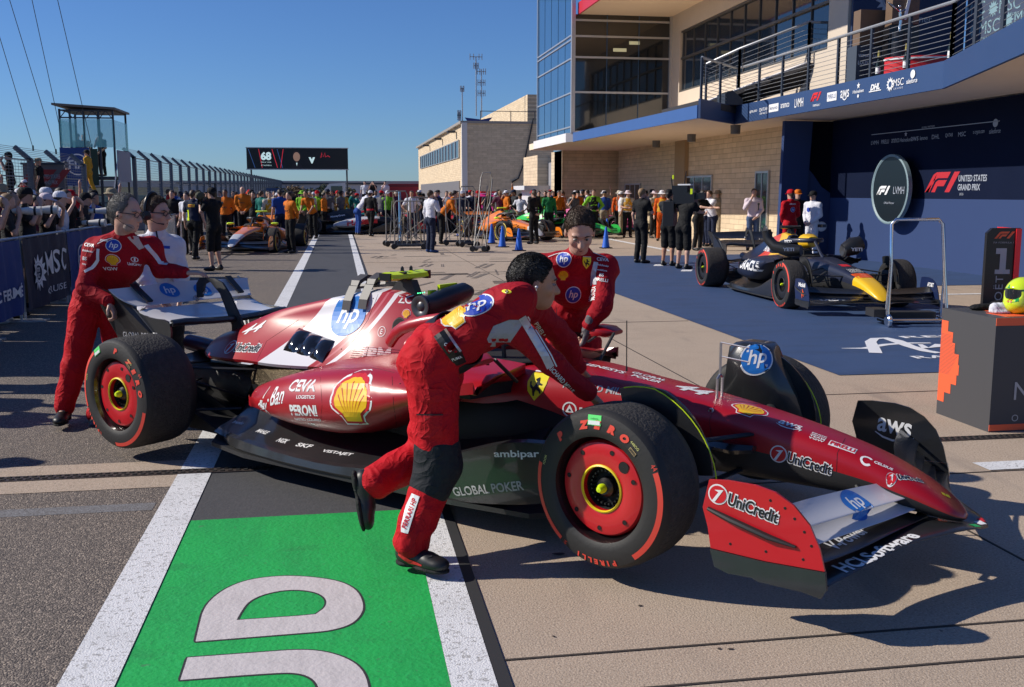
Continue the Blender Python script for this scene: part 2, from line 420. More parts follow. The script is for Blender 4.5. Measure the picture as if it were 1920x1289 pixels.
o = a.lay('floor_lettering', None, (0, 0, 0), (1, 0, 0), (0, 1, 0), eps=.0095); tag(o, kind='structure')
p0 = gz(1686, 633); a = Art(); a.txt('RESERVED', M_WP, .16, .0, 0, bold=.02, w=2.0); o = a.lay('floor_lettering', None, (p0.x+1, p0.y-.05, 0), (1, 0, 0), (0, 1, 0), eps=.0095); tag(o, kind='structure')
p0 = gz(1718, 671); a = Art(); a.txt('RACING', M_WP, .16, .5, 0, bold=.02, w=1.1); o = a.lay('floor_lettering', None, (p0.x, p0.y-.03, 0), (1, 0, 0), (0, 1, 0), eps=.0095); tag(o, kind='structure')

# ================= main building =================
def brick(name, axis, c1, c2, mo):
    m = mat(name, c1, .9); n, l, b = nodes(m); tc = n.new('ShaderNodeTexCoord'); sp = n.new('ShaderNodeSeparateXYZ'); cb = n.new('ShaderNodeCombineXYZ')
    l.new(tc.outputs['Object'], sp.inputs[0]); l.new(sp.outputs[axis], cb.inputs[0]); l.new(sp.outputs[2], cb.inputs[1])
    br = n.new('ShaderNodeTexBrick'); br.inputs['Scale'].default_value = 1; br.inputs['Brick Width'].default_value = .75; br.inputs['Row Height'].default_value = .16
    br.inputs['Mortar Size'].default_value = .008; br.inputs['Bias'].default_value = .1
    br.inputs['Color1'].default_value = (*c1, 1); br.inputs['Color2'].default_value = (*c2, 1); br.inputs['Mortar'].default_value = (*mo, 1)
    l.new(cb.outputs[0], br.inputs[0]); t = n.new('ShaderNodeTexNoise'); t.inputs['Scale'].default_value = 3; t.inputs['Detail'].default_value = 8
    l.new(tc.outputs['Object'], t.inputs[0]); x = n.new('ShaderNodeMixRGB'); x.blend_type = 'MULTIPLY'; x.inputs[0].default_value = .38
    l.new(br.outputs[0], x.inputs[1]); l.new(t.outputs[0], x.inputs[2]); hs = n.new('ShaderNodeBrightContrast'); hs.inputs[1].default_value = .03
    x2 = n.new('ShaderNodeHueSaturation'); x2.inputs['Saturation'].default_value = 1.1; l.new(x.outputs[0], x2.inputs['Color']); l.new(x2.outputs[0], hs.inputs[0]); l.new(hs.outputs[0], b.inputs['Base Color'])
    bp = n.new('ShaderNodeBump'); bp.inputs['Strength'].default_value = .7; bp.inputs['Distance'].default_value = .02; l.new(br.outputs['Fac'], bp.inputs['Height']); bp.invert = True; l.new(bp.outputs[0], b.inputs['Normal'])
    return m
SX = brick('limestone_side', 1, (.84, .68, .48), (.70, .56, .39), (.5, .4, .28)); SY = brick('limestone_front', 0, (.84, .68, .48), (.70, .56, .39), (.5, .4, .28))
BEI = mat('beige_render', (.62, .53, .43), .85, var=(1.5, .5, (.55, .47, .39)), bump=(30, .2)); SOF = mat('soffit_plaster', (.86, .70, .52), .85, var=(.8, .5, (.78, .62, .46)))
WHT = mat('white_fascia', (.78, .75, .76), .6, var=(2, .5, (.68, .66, .66))); BLU = mat('blue_fascia', (.045, .115, .32), .5, var=(1.2, .5, (.04, .10, .27)))
NAV = mat('navy_fascia', (.028, .065, .17), .5, var=(1, .4, (.025, .058, .15))); ALU = mat('aluminium_frame', (.55, .55, .56), .4, metal=.7)
GLB = mat('sky_tinted_glass', (.045, .13, .27), .12, metal=.25, spec=1, var=(.35, .6, (.035, .1, .22))); GLD = mat('dark_glass', (.012, .014, .016), .04, spec=1); GLW = mat('window_glass', (.02, .03, .045), .05, spec=1)  # tower side glass coloured blue to stand in for the reflected sky
RED = mat('red_fascia', (.55, .02, .03), .4); RAI = mat('galvanised_rail', (.42, .44, .47), .45, metal=.6); RAD = mat('dark_post', (.05, .06, .08), .5, metal=.4)
LMP = mat('grey_downlight', (.12, .12, .125), .6); DKF = mat('dark_deck', (.035, .032, .035), .8)
B = thing('pit_building', 'large modern pit building with glass corner tower, blue balcony and pale limestone walls', 'building', (12.3, 25, 0))
def bp_(name, mb, m, parent=B, smooth=None):
    o = mb.build(name, m, parent, smooth); 
    if parent: 
        q = parent
        off = V((0, 0, 0))
        while q: off += q.location; q = q.parent
        o.location = -off
    return o
bp_('stone_wall', MB().bx(12.35, 14, 25.6, 35.2, 0, 3.48).bx(12.35, 14, 36.3, 44.5, 0, 3.48), SX)
bp_('stone_column', MB().bx(12.2, 12.9, 35.2, 36.3, 0, 3.48), mat('brown_column', (.36, .25, .14), .8, bump=(12, .3)))
bp_('shaded_stone_wall', MB().bx(9.85, 14, 44.9, 46.5, 0, 3.48), SY)
bp_('stone_pier', MB().bx(9.85, 9.9, 44.86, 47.2, 0, 3.48), SX); bp_('stone_pier', MB().bx(9.85, 11, 50.6, 54.5, 0, 3.48), SX)
bp_('recessed_door', MB().bx(10.4, 10.5, 47.2, 50.6, 0, 3.1), mat('grey_steel_door', (.3, .3, .32), .5))
bp_('entrance_canopy', MB().bx(8.6, 9.85, 47.4, 50.4, 1.75, 1.95).bx(9.0, 9.85, 47.45, 50.3, 0, 1.75), mat('white_canopy_panel', (.6, .6, .62), .6))
# soffit and fascias of the first-floor slab
FP = [(8.37, 43.6), (8.4, 37.3), (8.57, 36.9), (8.95, 24.75), (10.71, 26.8), (10.72, 17.0), (9.1, 12.6), (7.5, 9.0), (7.5, 4), (16, 4), (16, 44.9), (8.37, 44.9)]
sb = MB(); sb.prism(FP, lambda u, v, t: (u, v, t), 3.48, 3.74, 0, 0); bp_('balcony_slab', sb, SOF)
def fascia(name, pts, z0, z1, m, th=.06):
    mb = MB()
    for a_, b_ in zip(pts[:-1], pts[1:]):
        a_, b_ = V((*a_, 0)), V((*b_, 0)); t = (b_-a_).normalized(); n_ = V((t.y, -t.x, 0)); n_ = n_ if n_.x < 0 or (abs(n_.x) < .2 and n_.y < 0) else -n_
        q = [a_, b_, b_+n_*th, a_+n_*th]; mb.add([(p.x, p.y, z0) for p in q]+[(p.x, p.y, z1) for p in q], [(0, 1, 2, 3), (4, 7, 6, 5), (0, 4, 5, 1), (1, 5, 6, 2), (2, 6, 7, 3), (3, 7, 4, 0)])
    return bp_(name, mb, m)
fascia('white_fascia', [(8.37, 43.6), (8.40, 37.3)], 3.475, 3.80, WHT); fascia('grey_fascia_end', [(8.34, 37.24), (8.62, 37.0)], 3.475, 3.80, mat('grey_fascia', (.35, .34, .38), .6))
fascia('blue_fascia', [(8.57, 36.95), (8.95, 24.8)], 3.475, 3.80, BLU)
nf = fascia('navy_fascia', [(8.95, 24.72), (10.71, 26.77)], 3.47, 3.95, NAV); fascia('navy_fascia', [(10.70, 26.85), (10.72, 17.0), (9.1, 12.6), (7.5, 9.0)], 3.47, 3.95, NAV)
bp_('balcony_deck', MB().prism([(9.0, 24.85), (10.75, 26.75), (10.76, 17.0), (9.15, 12.6), (16, 12.6), (16, 24), (12.15, 24), (12.15, 28), (9.0, 28)], lambda u, v, t: (u, v, t), 3.76, 3.93), DKF)
# glass tower
T = bp_('glass_tower_side', MB().bx(8.5, 8.54, 37.05, 43.5, 3.8, 12), GLB)
bp_('glass_tower_front', MB().bx(8.56, 12.15, 37.0, 37.04, 3.8, 8.0), GLD)
fr = MB(); fr.bx(8.44, 8.58, 36.94, 37.08, 3.8, 12)
for z in (4.0, 5.22, 6.44, 7.1, 7.26): fr.bx(8.46, 8.5, 37.05, 43.5, z, z+.05)
for z in (3.8, 5.22, 6.46, 7.2, 7.76): fr.bx(8.58, 12.2, 36.96, 37.0, z, z+.07)
fr.bx(12.12, 12.2, 36.9, 37.0, 3.8, 8); fr.bx(8.45, 8.52, 43.5, 43.6, 3.8, 12)
bp_('tower_mullions', fr, ALU)
fr = MB()
for y in (38.3, 39.55, 40.85, 42.15): fr.bx(8.49, 8.5, y, y+.018, 3.8, 12)
for x in (9.75, 10.95): fr.bx(x, x+.03, 36.98, 37.0, 3.8, 8)
bp_('tower_joints', fr, mat('dark_joint', (.025, .07, .14), .4))
bp_('ceiling_light', MB().bx(10.0, 10.5, 36.985, 36.995, 6.72, 6.84).bx(10.6, 11.0, 36.985, 36.995, 6.98, 7.1), mat('ceiling_lamp_glow', (.4, .38, .25), .5, emit=((.9, .85, .5), .25)))
# upper wall and red-edged canopy
bp_('upper_wall', MB().bx(12.2, 16, 36.0, 37.3, 3.8, 9).bx(12.2, 13, 24.6, 36.0, 3.8, 5.2).bx(12.2, 13, 24.6, 36.0, 7.35, 9).bx(12.2, 12.9, 23.6, 24.6, 3.8, 9), BEI)
bp_('upper_window', MB().bx(12.32, 12.36, 24.6, 36.0, 5.2, 7.35), GLW)
fr = MB(); fr.bx(12.24, 12.33, 24.6, 36.0, 5.2, 5.27).bx(12.24, 12.33, 24.6, 36, 6.35, 6.42).bx(12.24, 12.33, 24.6, 36, 7.28, 7.35)
for i in range(11): fr.bx(12.28, 12.33, 24.62+i*1.13, 24.65+i*1.13, 5.27, 7.28)
bp_('window_frame', fr, mat('bronze_frame', (.12, .115, .11), .5, metal=.4))
bp_('roof_canopy', MB().prism([(8.75, 37.1), (8.85, 24), (16, 24), (16, 37.8)], lambda u, v, t: (u, v, t), 8.0, 8.35), SOF)
fascia('red_fascia', [(8.74, 37.05), (8.85, 24)], 7.99, 8.4, RED)
# downlights
for px_, py_ in ((1228, 264), (1294, 252), (1376, 235)):
    p = gz(px_, py_, 3.48); bp_('downlight', MB().lathe([(.001, 3.24), (.13, 3.24), (.14, 3.48), (.001, 3.48)], (p.x+.05, p.y, 0), 'z', 20), LMP, smooth=40)
# doors / windows in ground floor wall
def wallglass(y0, y1, z0, z1, n=2):
    g = bp_('window', MB().bx(12.31, 12.345, y0, y1, z0, z1), GLW); f = MB()
    f.bx(12.28, 12.34, y0-.05, y1+.05, z1, z1+.06).bx(12.28, 12.34, y0-.05, y0, z0, z1).bx(12.28, 12.34, y1, y1+.05, z0, z1)
    for i in range(1, n): f.bx(12.29, 12.34, y0+(y1-y0)*i/n-.02, y0+(y1-y0)*i/n+.02, z0, z1)
    k = bp_('frame', f, ALU, g); return g
wallglass(gx(1201, 380, 12.35).y, gx(1174, 380, 12.35).y, 1.0, 1.95, 3); wallglass(gx(1335, 380, 12.35).y, gx(1287, 380, 12.35).y, .9, 2.15, 3); wallglass(gx(1441, 380, 12.35).y, gx(1419, 380, 12.35).y, 0, 2.2, 2)
# balcony railings
def railing(pts, zf, label, top=1.02, n_w=9, sp=1.4):
    t = thing('balcony_railing', label, 'railing', (pts[0][0], pts[0][1], zf)); o0 = V((pts[0][0], pts[0][1], zf))
    L3 = [V((p[0], p[1], p[2] if len(p) > 2 else zf))-o0 for p in pts]
    MB().tube([p+V((0, 0, top)) for p in L3], .035, 8, 0).build('handrail', RAI, t)
    wm = MB(); 
    for a_, b_ in zip(L3[:-1], L3[1:]):
        for k in range(n_w): h = V((0, 0, .1+k*(top-.14)/n_w)); wm.tube([a_+h, b_+h], .006, 4)
        n_ = max(1, round((b_-a_).length/sp))
        for k in range(n_+1):
            p = a_.lerp(b_, k/n_); MB().box(p+V((0, 0, top/2)), (.05, .07, top), 0).build('post', RAD, t)
    wm.build('wires', RAI, t); return t
railing([(9.02, 24.9), (10.80, 26.95)], 3.95, 'short steel cable railing across the balcony prow corner', n_w=10, sp=1.2)
railing([(10.80, 26.9), (10.80, 17.0), (9.2, 12.6), (8.2, 9.5)], 3.95, 'long steel cable railing above the navy fascia with sponsor names')
q0, q1, q2, q3 = at(1323, 192, 28.5), at(1385, 165, 28), at(1515, 118, 27), at(1578, 121, 27)
railing([tuple(q0), tuple(q1), tuple(q2), tuple(q3)], q0.z, 'dark railing beside the rising ramp at the back of the balcony', n_w=7)
rp = MB(); e = V((.9, -.2, 0)); rp.add([q0, q2, q3, q2+e*1.5, q0+e]+[p-V((0, 0, .12)) for p in (q0, q2, q3, q2+e*1.5, q0+e)], [(0, 1, 2, 3, 4), (5, 9, 8, 7, 6), (0, 5, 6, 1), (1, 6, 7, 2), (2, 7, 8, 3), (3, 8, 9, 4), (4, 9, 5, 0)]); bp_('ramp', rp, DKF)
bp_('ramp_edge', MB().tube([q0+V((.02, 0, .02)), q2+V((.02, 0, .02))], .03, 6), WHT)
# sponsor row on navy fascia (plane X=10.64 facing -X; text runs towards the camera)
M_W = mat('white_print', (.8, .8, .8), .5); M_R = mat('red_print', (.7, .02, .015), .5); M_G = mat('grey_print', (.35, .38, .44), .5)
def f1logo(art, m, h, x, y):
    s_ = h
    art.add(([(x+a_*s_, y+b_*s_) for a_, b_ in ((-1.15, -.5), (-.85, -.5), (-.55, 0), (-.35, .12), (.55, .12), (.3, -.12), (-.25, -.12), (-.55, -.5), (-.85, -.5), (-.62, -.1), (-.2, .42), (.1, .5), (.95, .5), (.62, .17), (-.1, .17), (-.45, .05))], [(0, 1, 2, 9), (9, 2, 3, 10), (10, 3, 15)]), m)
    art.add(([(x+a_*s_, y+b_*s_) for a_, b_ in ((-1.2, -.5), (-.8, -.5), (-.35, .1), (-.1, .2), (.75, .2), (1.0, .5), (-.2, .5), (-.5, .38))], [(0, 1, 2, 7), (7, 2, 3, 6), (6, 3, 4, 5)]), m)
    art.add(([(x+a_*s_, y+b_*s_) for a_, b_ in ((-.62, -.5), (-.3, -.5), (-.1, -.2), (.45, -.2), (.7, .1), (-.05, .1), (-.25, .0))], [(0, 1, 2, 6), (6, 2, 5), (2, 3, 4, 5)]), m)
    art.add(([(x+a_*s_, y+b_*s_) for a_, b_ in ((.55, -.5), (.95, -.5), (1.75, .5), (1.3, .5))], [(0, 1, 2, 3)]), m)
def star(r, n, c=(0, 0), ir=.45): return poly2d([(c[0]+r*(1 if k % 2 == 0 else ir)*math.sin(math.pi*k/n), c[1]+r*(1 if k % 2 == 0 else ir)*math.cos(math.pi*k/n)) for k in range(2*n)])
def msc(art, m, h, x, y, sun=True):
    if sun:
        art.add(xf(star(.75, 12, ir=.62), h, x-1.25*h, y+.05*h), m, 0); art.add(xf(disc2d(.36, 20), h, x-1.25*h, y+.05*h), MATS['navy_fascia'], 2); art.add(xf(ring2d(.3, .36), h, x-1.25*h, y+.05*h), m, 3)
    art.txt('MSC', m, h*.72, x+.35*h, y+.12*h, w=1.9*h, lift=1); art.txt('CRUISES', m, h*.16, x+.35*h, y-.48*h, space=1.5, w=1.7*h)
def wyp(px_): return gx(px_, 200, 10.64).y
X0 = 26.0
def slay(a): a.lay('sponsor_lettering', B, V((10.655, X0, 3.71))-B.location, (0, -1, 0), (0, 0, 1), eps=.012)
def ux(px_): return X0-gx(px_, 210, 10.64).y
items = [(1409, 'o crypto.com', .09), (1431, 'QATAR', .1), (1450, '#lenovo', .1), (1471, 'aramco', .1), (1497, 'LVMH', .2), (1558, '#PIRELLI', .1), (1582, 'aws', .16), (1607, 'Heineken', .07), (1638, '_DHL_', .12), (1706, 'salesforce', .09)]
for px_, t_, h_ in items:
    a = Art()
    x = ux(px_); wl = ux(px_+8)-ux(px_-8)
    if t_[0] == '#': a.add(poly2d([(x-wl*.55, -.1), (x+wl*.55, -.1), (x+wl*.55, .09), (x-wl*.55, .09)]), M_W); a.txt(t_[1:], NAV, .09, x, 0, w=wl*.9, lift=2, bold=.01)
    elif t_[0] == '_': a.txt(t_[1:-1], M_W, h_, x, .02, bold=.05, shear=.3, w=wl*1.1); a.add(poly2d([(x-wl*.7, -.07), (x+wl*.7, -.07), (x+wl*.7, -.05), (x-wl*.7, -.05)]), M_W)
    else: a.txt(t_, M_W, h_, x, 0, bold=.01, w=wl*(1.25 if len(t_) > 6 else 1.0))
    if t_ == 'aws': a.add(xf(ring2d(.09, .115, 200, 340), 1, x, -.02), M_W)
    if t_ == 'Heineken': a.add(xf(star(.07, 5), 1, x, .11), M_W); a.add(xf(disc2d(.035), 1, x, -.1), M_W)
    if t_ == 'salesforce': a.add(xf(disc2d(.08, 12), 1, x+.02, .12), M_W)
    if t_ == 'QATAR': a.txt('AIRWAYS', M_W, .05, x, -.09, w=wl*.9)
    slay(a)
a = Art()
f1logo(a, M_R, .18, ux(1526), .06); a.txt('FORMULA 1', M_W, .05, ux(1530), -.13, bold=.02); slay(a); a = Art(); msc(a, M_W, .19, ux(1678), 0); slay(a)
# ================= podium backdrop (own things) =================
NB = mat('navy_backdrop', (.005, .009, .028), .8, spec=.08, var=(.6, .3, (.01, .018, .05))); NB2 = mat('slate_blue_backdrop', (.04, .065, .155), .8, spec=.08, var=(.8, .3, (.036, .058, .14))); NB3 = mat('black_backdrop', (.004, .005, .012), .8, spec=.08)  # upper navy darkened further to hold the balcony's shade in its colour
t = thing('podium_backdrop', 'tall navy printed backdrop wall with sponsor line and red race emblem under the balcony', 'backdrop', (12.6, 19, 0))
q = t.location
def bq(name, mb, m): o = mb.build(name, m, t, None); o.location = -V(q); return o
bq('upper_panel', MB().bx(12.6, 12.75, 8, 24.9, 1.5, 3.45), NB); bq('lower_panel', MB().bx(12.6, 12.75, 8, 24.9, 0, 1.5), NB2)
bq('end_panel', MB().bx(11.75, 13.2, 25.0, 25.15, 0, 3.45), NB3)
bq('leaning_panel', MB().prism([(11.18, 0), (11.85, 0), (12.0, 3.44), (11.24, 3.44)], lambda u, v, tt: (u, tt, v), 24.8, 24.95), NB2)
bq('wave_panel', MB().prism([(11.85, 0), (12.6, 0), (12.6, 1.62), (12.35, 1.78), (12.1, 2.1), (11.9, 2.3)], lambda u, v, tt: (u, tt, v), 24.88, 24.96), NB2)
a = Art(); X0 = 19.0
def ub(px_): return X0-gx(px_, 300, 12.6).y
xs = [(1639, 'LVMH'), (1658, 'PIRELLI'), (1677, 'aramco'), (1696, 'Heineken'), (1713, 'aws'), (1730, 'lenovo'), (1752, 'DHL'), (1777, 'QATAR'), (1801, 'MSC'), (1832, 'o crypto.com'), (1862, 'salesforce')]
for px_, s_ in xs:
    z = gx(px_, 268-(px_-1639)*.098, 12.6).z; wl = ub(px_+7)-ub(px_-7); a.txt(s_, M_G, .09, ub(px_), z-1.5, w=wl*(1.5 if len(s_) > 7 else 1))
    if s_ == 'salesforce': a.add(disc2d(.08, 12, (ub(px_), z-1.5+.15)), M_G)
    if s_ == 'Heineken': a.add(star(.06, 5, (ub(px_), z-1.5+.12)), M_G)
z = gx(1632, 254, 12.6).z-1.5; a.add(poly2d([(ub(1632), z), (ub(1870), z), (ub(1870), z+.015), (ub(1632), z+.015)]), M_G)
f1logo(a, mat('red_emblem', (.5, .02, .03), .5), .42, ub(1763), gx(1763, 342, 12.6).z-1.5)
z = gx(1826, 339, 12.6).z-1.5; a.txt('UNITED STATES', M_G, .13, ub(1826), z+.05, bold=.02, w=ub(1852)-ub(1799)); a.txt('GRAND PRIX', M_G, .13, ub(1820), z-.13, bold=.02, w=ub(1841)-ub(1799)); a.txt('2025', M_G, .05, ub(1807), z-.27)
z = gx(1752, 237, 12.6).z-1.5; a.txt('GLOBAL PARTNERS', M_G, .04, ub(1737), z)
a.lay('printed_lettering', t, V((12.6, X0, 1.5))-V(q), (0, -1, 0), (0, 0, 1), eps=.004)
# oval mirror sign
c = gx(1671, 356, 12.3); t2 = thing('oval_sign', 'large upright oval glass sign with pale lit rim in front of the navy backdrop', 'sign', (12.3, c.y, 0))
OG = mat('sign_glass', (.008, .014, .018), .3, spec=.4); OR = mat('sign_rim', (.25, .35, .38), .5, var=(60, .8, (.1, .15, .17)))
rx = (gx(1636, 356, 12.3).y-gx(1706, 356, 12.3).y)/2; rz = (gx(1671, 290, 12.3).z-gx(1671, 421, 12.3).z)/2; cz_ = (gx(1671, 290, 12.3).z+gx(1671, 421, 12.3).z)/2
pl = [(rx*math.cos(k*math.pi/32), rz*math.sin(k*math.pi/32)) for k in range(64)]
MB().prism([(u*.9, v*.93) for u, v in pl], lambda u, v, tt: (tt, -u, v+cz_), -.03, .0).build('glass_disc', OG, t2)
mb = MB(); mb.loft([[(-.05, -u, v+cz_) for u, v in pl], [(-.06, -u*.95, v*.965+cz_) for u, v in pl], [(-.04, -u*.9, v*.93+cz_) for u, v in pl], [(.04, -u*.9, v*.93+cz_) for u, v in pl], [(.04, -u, v+cz_) for u, v in pl], [(-.05, -u, v+cz_) for u, v in pl]], caps=False); mb.build('rim', OR, t2)
MB().bx(.04, .30, -.1, .1, cz_-.1, cz_+.1).build('wall_bracket', RAD, t2, None)
a = Art(); f1logo(a, M_W, .2, -.33, 0); a.txt('LVMH', M_G, .16, .38, 0, w=.45); a.txt('Official Partner', M_G, .05, 0, -.28); a.lay('lettering', t2, (-.035, 0, cz_-.02), (0, -1, 0), (0, 0, 1), eps=.003)
# upstairs: global partner banner, sponsor backdrop, rostrum objects
t = thing('partner_banner', 'dark blue hanging banner with white compass star above the balcony', 'banner', (13.6, 23.5, 4)); 
MB().bx(-1.35, 1.6, -.04, .04, -.05, 4).build('cloth', mat('banner_navy', (.012, .03, .085), .6), t, None)
a = Art(); p = gy(1666, 2, 23.46); a.add(xf(star(.34, 12, ir=.6), 1, p.x-13.6, p.z-4), M_G, 0); a.add(disc2d(.15, 20, (p.x-13.6, p.z-4)), MATS['banner_navy'], 3); a.add(xf(ring2d(.11, .14), 1, p.x-13.6, p.z-4), M_G, 4)
p = gy(1640, 33, 23.46); a.txt('Global Partner', M_G, .17, p.x-13.6+.75, p.z-4, w=1.5); a.lay('lettering', t, (0, -.04, 0), (1, 0, 0), (0, 0, 1), eps=.004)
t = thing('interview_backdrop', 'slate blue backdrop with repeated pale cruise logos behind the balcony rail', 'backdrop', (15.2, 18, 4)); MB().bx(0, .1, -8, 5.4, -.05, 4).build('panel', mat('slate_print', (.05, .07, .13), .6), t, None)
a = Art(); M_T = mat('teal_print', (.22, .36, .42), .5)
for px_, py_ in ((1772, 72), (1848, 52), (1822, 20), (1886, 10), (1915, 32)):
    p = gx(px_, py_, 15.2); a.txt('MSC', M_T, .3, 18-p.y+.15, p.z-4, w=.75); a.txt('CRUISES', M_T, .07, 18-p.y+.15, p.z-4-.25, w=.7); a.add(star(.2, 12, (18-p.y-.45, p.z-4), .6), M_T)
a.lay('lettering', t, (0, 0, 0), (0, -1, 0), (0, 0, 1), eps=.006)
WD = mat('brown_trunk', (.16, .10, .06), .6, var=(30, .4, (.12, .07, .04))); BK = mat('black_gloss', (.01, .01, .012), .3); CHR = mat('chrome', (.75, .75, .77), .15, metal=1)
p = at(1690, 50, 21.5); t = thing('trophy_trunk', 'tall open brown trophy trunk with diagonal ribbon on the balcony', 'trunk', (p.x, p.y, 3.95), -.2)
MB().bx(-.3, .3, -.2, .2, .0, 1.05).build('lower_case', BK, t, None); MB().bx(-.27, .27, -.22, .2, 1.06, 2.6).build('case', WD, t, None)
MB().bar((-.02, -.235, 1.15), (.14, -.235, 2.0), .06, .02, 0, (0, -1, 0)).build('ribbon', M_W, t, None)
p = at(1605, 80, 22); t = thing('logo_case', 'grey plinth case with white lettering left of the winged trophy', 'plinth', (p.x+.25, p.y, 3.95), 0)
MB().bx(-.33, .38, -.2, .2, 0, .72).build('plinth', mat('slate_plinth', (.05, .065, .09), .6), t, None); MB().bx(-.25, .3, -.15, .15, .74, 1.45).build('case', WD, t, None)
a = Art(); a.txt('VICTORY TRAVELS IN', M_W, .06, 0, .06, w=.62, bold=.02); a.txt('LOUIS VUITTON', M_W, .08, 0, -.08, w=.62, bold=.02); a.lay('lettering', t, (.02, -.2, .45), (1, 0, 0), (0, 0, 1), eps=.004)
p = at(1675, 70, 21.6); t = thing('winged_trophy', 'small silver winged trophy standing between the two trophy cases', 'trophy', (p.x-.05, p.y-.3, 3.95)); 
MB().lathe([(.001, 0), (.16, 0), (.15, .9), (.001, .9)], (0, 0, 0), 'z', 20).build('pedestal', BK, t); mb = MB().tube([(0, 0, .9), (.02, 0, 1.15), (-.02, 0, 1.35)], [.025, .04, .03], 8); mb.tube([(-.02, 0, 1.3), (-.18, 0, 1.42), (-.3, 0, 1.5)], [.03, .05, .01], 8, flat=.5).tube([(-.0, 0, 1.3), (.13, 0, 1.38), (.22, 0, 1.36)], [.03, .045, .01], 8, flat=.5).ball((-.02, 0, 1.41), .035); mb.build('figure', CHR, t)
t = thing('winner_step', 'curved bright red rostrum step with white stripe on the balcony', 'rostrum', tuple(gz(1740, 118, 4.1)[:2])+(3.95,)); RR = mat('rostrum_red', (.6, .015, .02), .4)
arc = [(1.1*math.cos(R(a_)), 1.1*math.sin(R(a_))) for a_ in range(180, 361, 12)]; MB().prism([(x*1.0, y*.6) for x, y in arc], lambda u, v, tt: (u+.7, v+.9, tt), .0, .34).build('step', RR, t, 30); MB().prism([(x*1.02, y*.62) for x, y in arc], lambda u, v, tt: (u+.7, v+.9, tt), .28, .31).build('stripe', M_W, t, 30)
for px_, lb in ((1647, 'leftmost'), (1698, 'middle'), (1781, 'rightmost')):
    f_ = V((10.85, gx(px_, 120, 10.85).y, 3.95)); t = thing('champagne_bottle', lb+' dark bottle with gold foil neck of the three on the balcony edge', 'bottle', f_, 0, 'bottles on the balcony edge')
    mb = MB().lathe([(.001, 0), (.05, 0), (.05, .2), (.02, .3), (.018, .32)], (0, 0, .05), 'z', 14); mb.build('glass', mat('bottle_green', (.01, .02, .015), .2), t); MB().lathe([(.001, .34), (.0, .34), (.022, .33), (.026, .2), (.018, .2)], (0, 0, .19), 'z', 12).build('foil', mat('gold_foil', (.7, .5, .12), .3, metal=.8), t); MB().lathe([(.051, .02), (.051, .14)], (0, 0, .05), 'z', 14).build('wrapper', M_W, t)
t = thing('wedge_monitor', 'black wedge loudspeaker on the balcony floor behind the prow railing', 'speaker', (10.2, 26.6, 3.95)); MB().prism([(0, 0), (.5, 0), (.5, .15), (.2, .38), (0, .3)], lambda u, v, tt: (u, tt, v), -.3, .3).build('cabinet', RAD, t, None)
# ================= far limestone building =================
t = thing('garage_building', 'two-storey pale limestone garage building standing beyond the parked cars', 'building', (10.1, 83, 0)); Q = V((10.1, 83, 0))
def fq(n_, mb, m): o = mb.build(n_, m, t, None); o.location = -Q; return o
fq('wall', MB().bx(10.1, 10.4, 83.06, 131, 0, 7.15), SX); fq('front_wall', MB().bx(10.1, 17.5, 83, 83.05, 0, 7.15).bx(10.45, 17.5, 83.05, 131, 0, 7.0), SY)
fq('corner_trim', MB().bx(9.9, 10.35, 82.85, 83.2, 0, 7.2), mat('pale_corner', (.62, .6, .58), .6)); fq('roof_edge', MB().bx(9.8, 17.6, 82.9, 131, 7.15, 7.35), mat('roof_coping', (.3, .27, .24), .6))
fq('window_band', MB().bx(10.04, 10.1, 86, 127, 4.55, 5.95), GLW)
fr = MB(); fr.bx(10.0, 10.06, 86, 127, 4.5, 4.56).bx(10.0, 10.06, 86, 127, 5.93, 6.0)
for i in range(16): fr.bx(9.98, 10.06, 86+i*2.73, 86.25+i*2.73, 4.5, 6)
fq('window_frame', fr, ALU)
for y in (88, 100, 114): fq('roof_light', MB().bx(9.3, 10.0, y, y+.8, 6.7, 6.85), RAD)
fq('garage_doors', MB().bx(10.03, 10.1, 86, 127, 0, 2.6), mat('garage_door', (.16, .15, .16), .5))
fq('upper_block', MB().bx(15.5, 22, 84, 140, 7.35, 9.6), SX)
fq('cable', MB().tube([tuple(gy(1000, 222, 82.9)), tuple(gy(992, 262, 82.9)), tuple(gy(983, 305, 82.9)), tuple(gy(972, 335, 82.9)), tuple(gy(960, 342, 82.9))], .06, 6), BK)
fq('rooftop_railing', MB().bx(11.5, 17, 83.5, 83.56, 8.15, 8.2).bx(11.5, 11.56, 83.5, 83.56, 7.3, 8.2).bx(14, 14.06, 83.5, 83.56, 7.3, 8.2).bx(16, 16.06, 83.5, 83.56, 7.3, 8.2), RAD)
# rooftop dish-like tarpaulin and aerial masts
def mast(px_, ytop, ybot, label, arms, Y=86, r=.05):
    b_ = gy(px_, ybot, Y); tp = gy(px_, ytop, Y); t_ = thing('aerial_mast', label, 'aerial', (b_.x, Y, b_.z), 0, 'rooftop aerials'); h = tp.z-b_.z
    MB().tube([(0, 0, 0), (0, 0, h)], r, 6).build('pole', RAI, t_); am = MB()
    for f_, wd in arms:
        am.bx(-wd, wd, -.03, .03, h*f_-.03, h*f_+.03)
        for sx_ in (-wd, -wd*.4, wd*.5, wd): am.bx(sx_-.03, sx_+.03, -.03, .03, h*f_-.25, h*f_+.25)
    am.build('antennas', RAI, t_, None)
mast(893, 107, 218, 'tallest rooftop aerial mast with crossbar at its tip', [(1, .5), (.85, .2)]); mast(903, 130, 220, 'rooftop aerial mast with three stacked crossbars', [(.95, .35), (.72, .3), (.5, .3)]); mast(867, 165, 232, 'short thin aerial mast with small fork tip', [(.97, .15)]); mast(861, 210, 236, 'shortest stubby aerial at the roof corner', [(.9, .12), (.6, .12)])
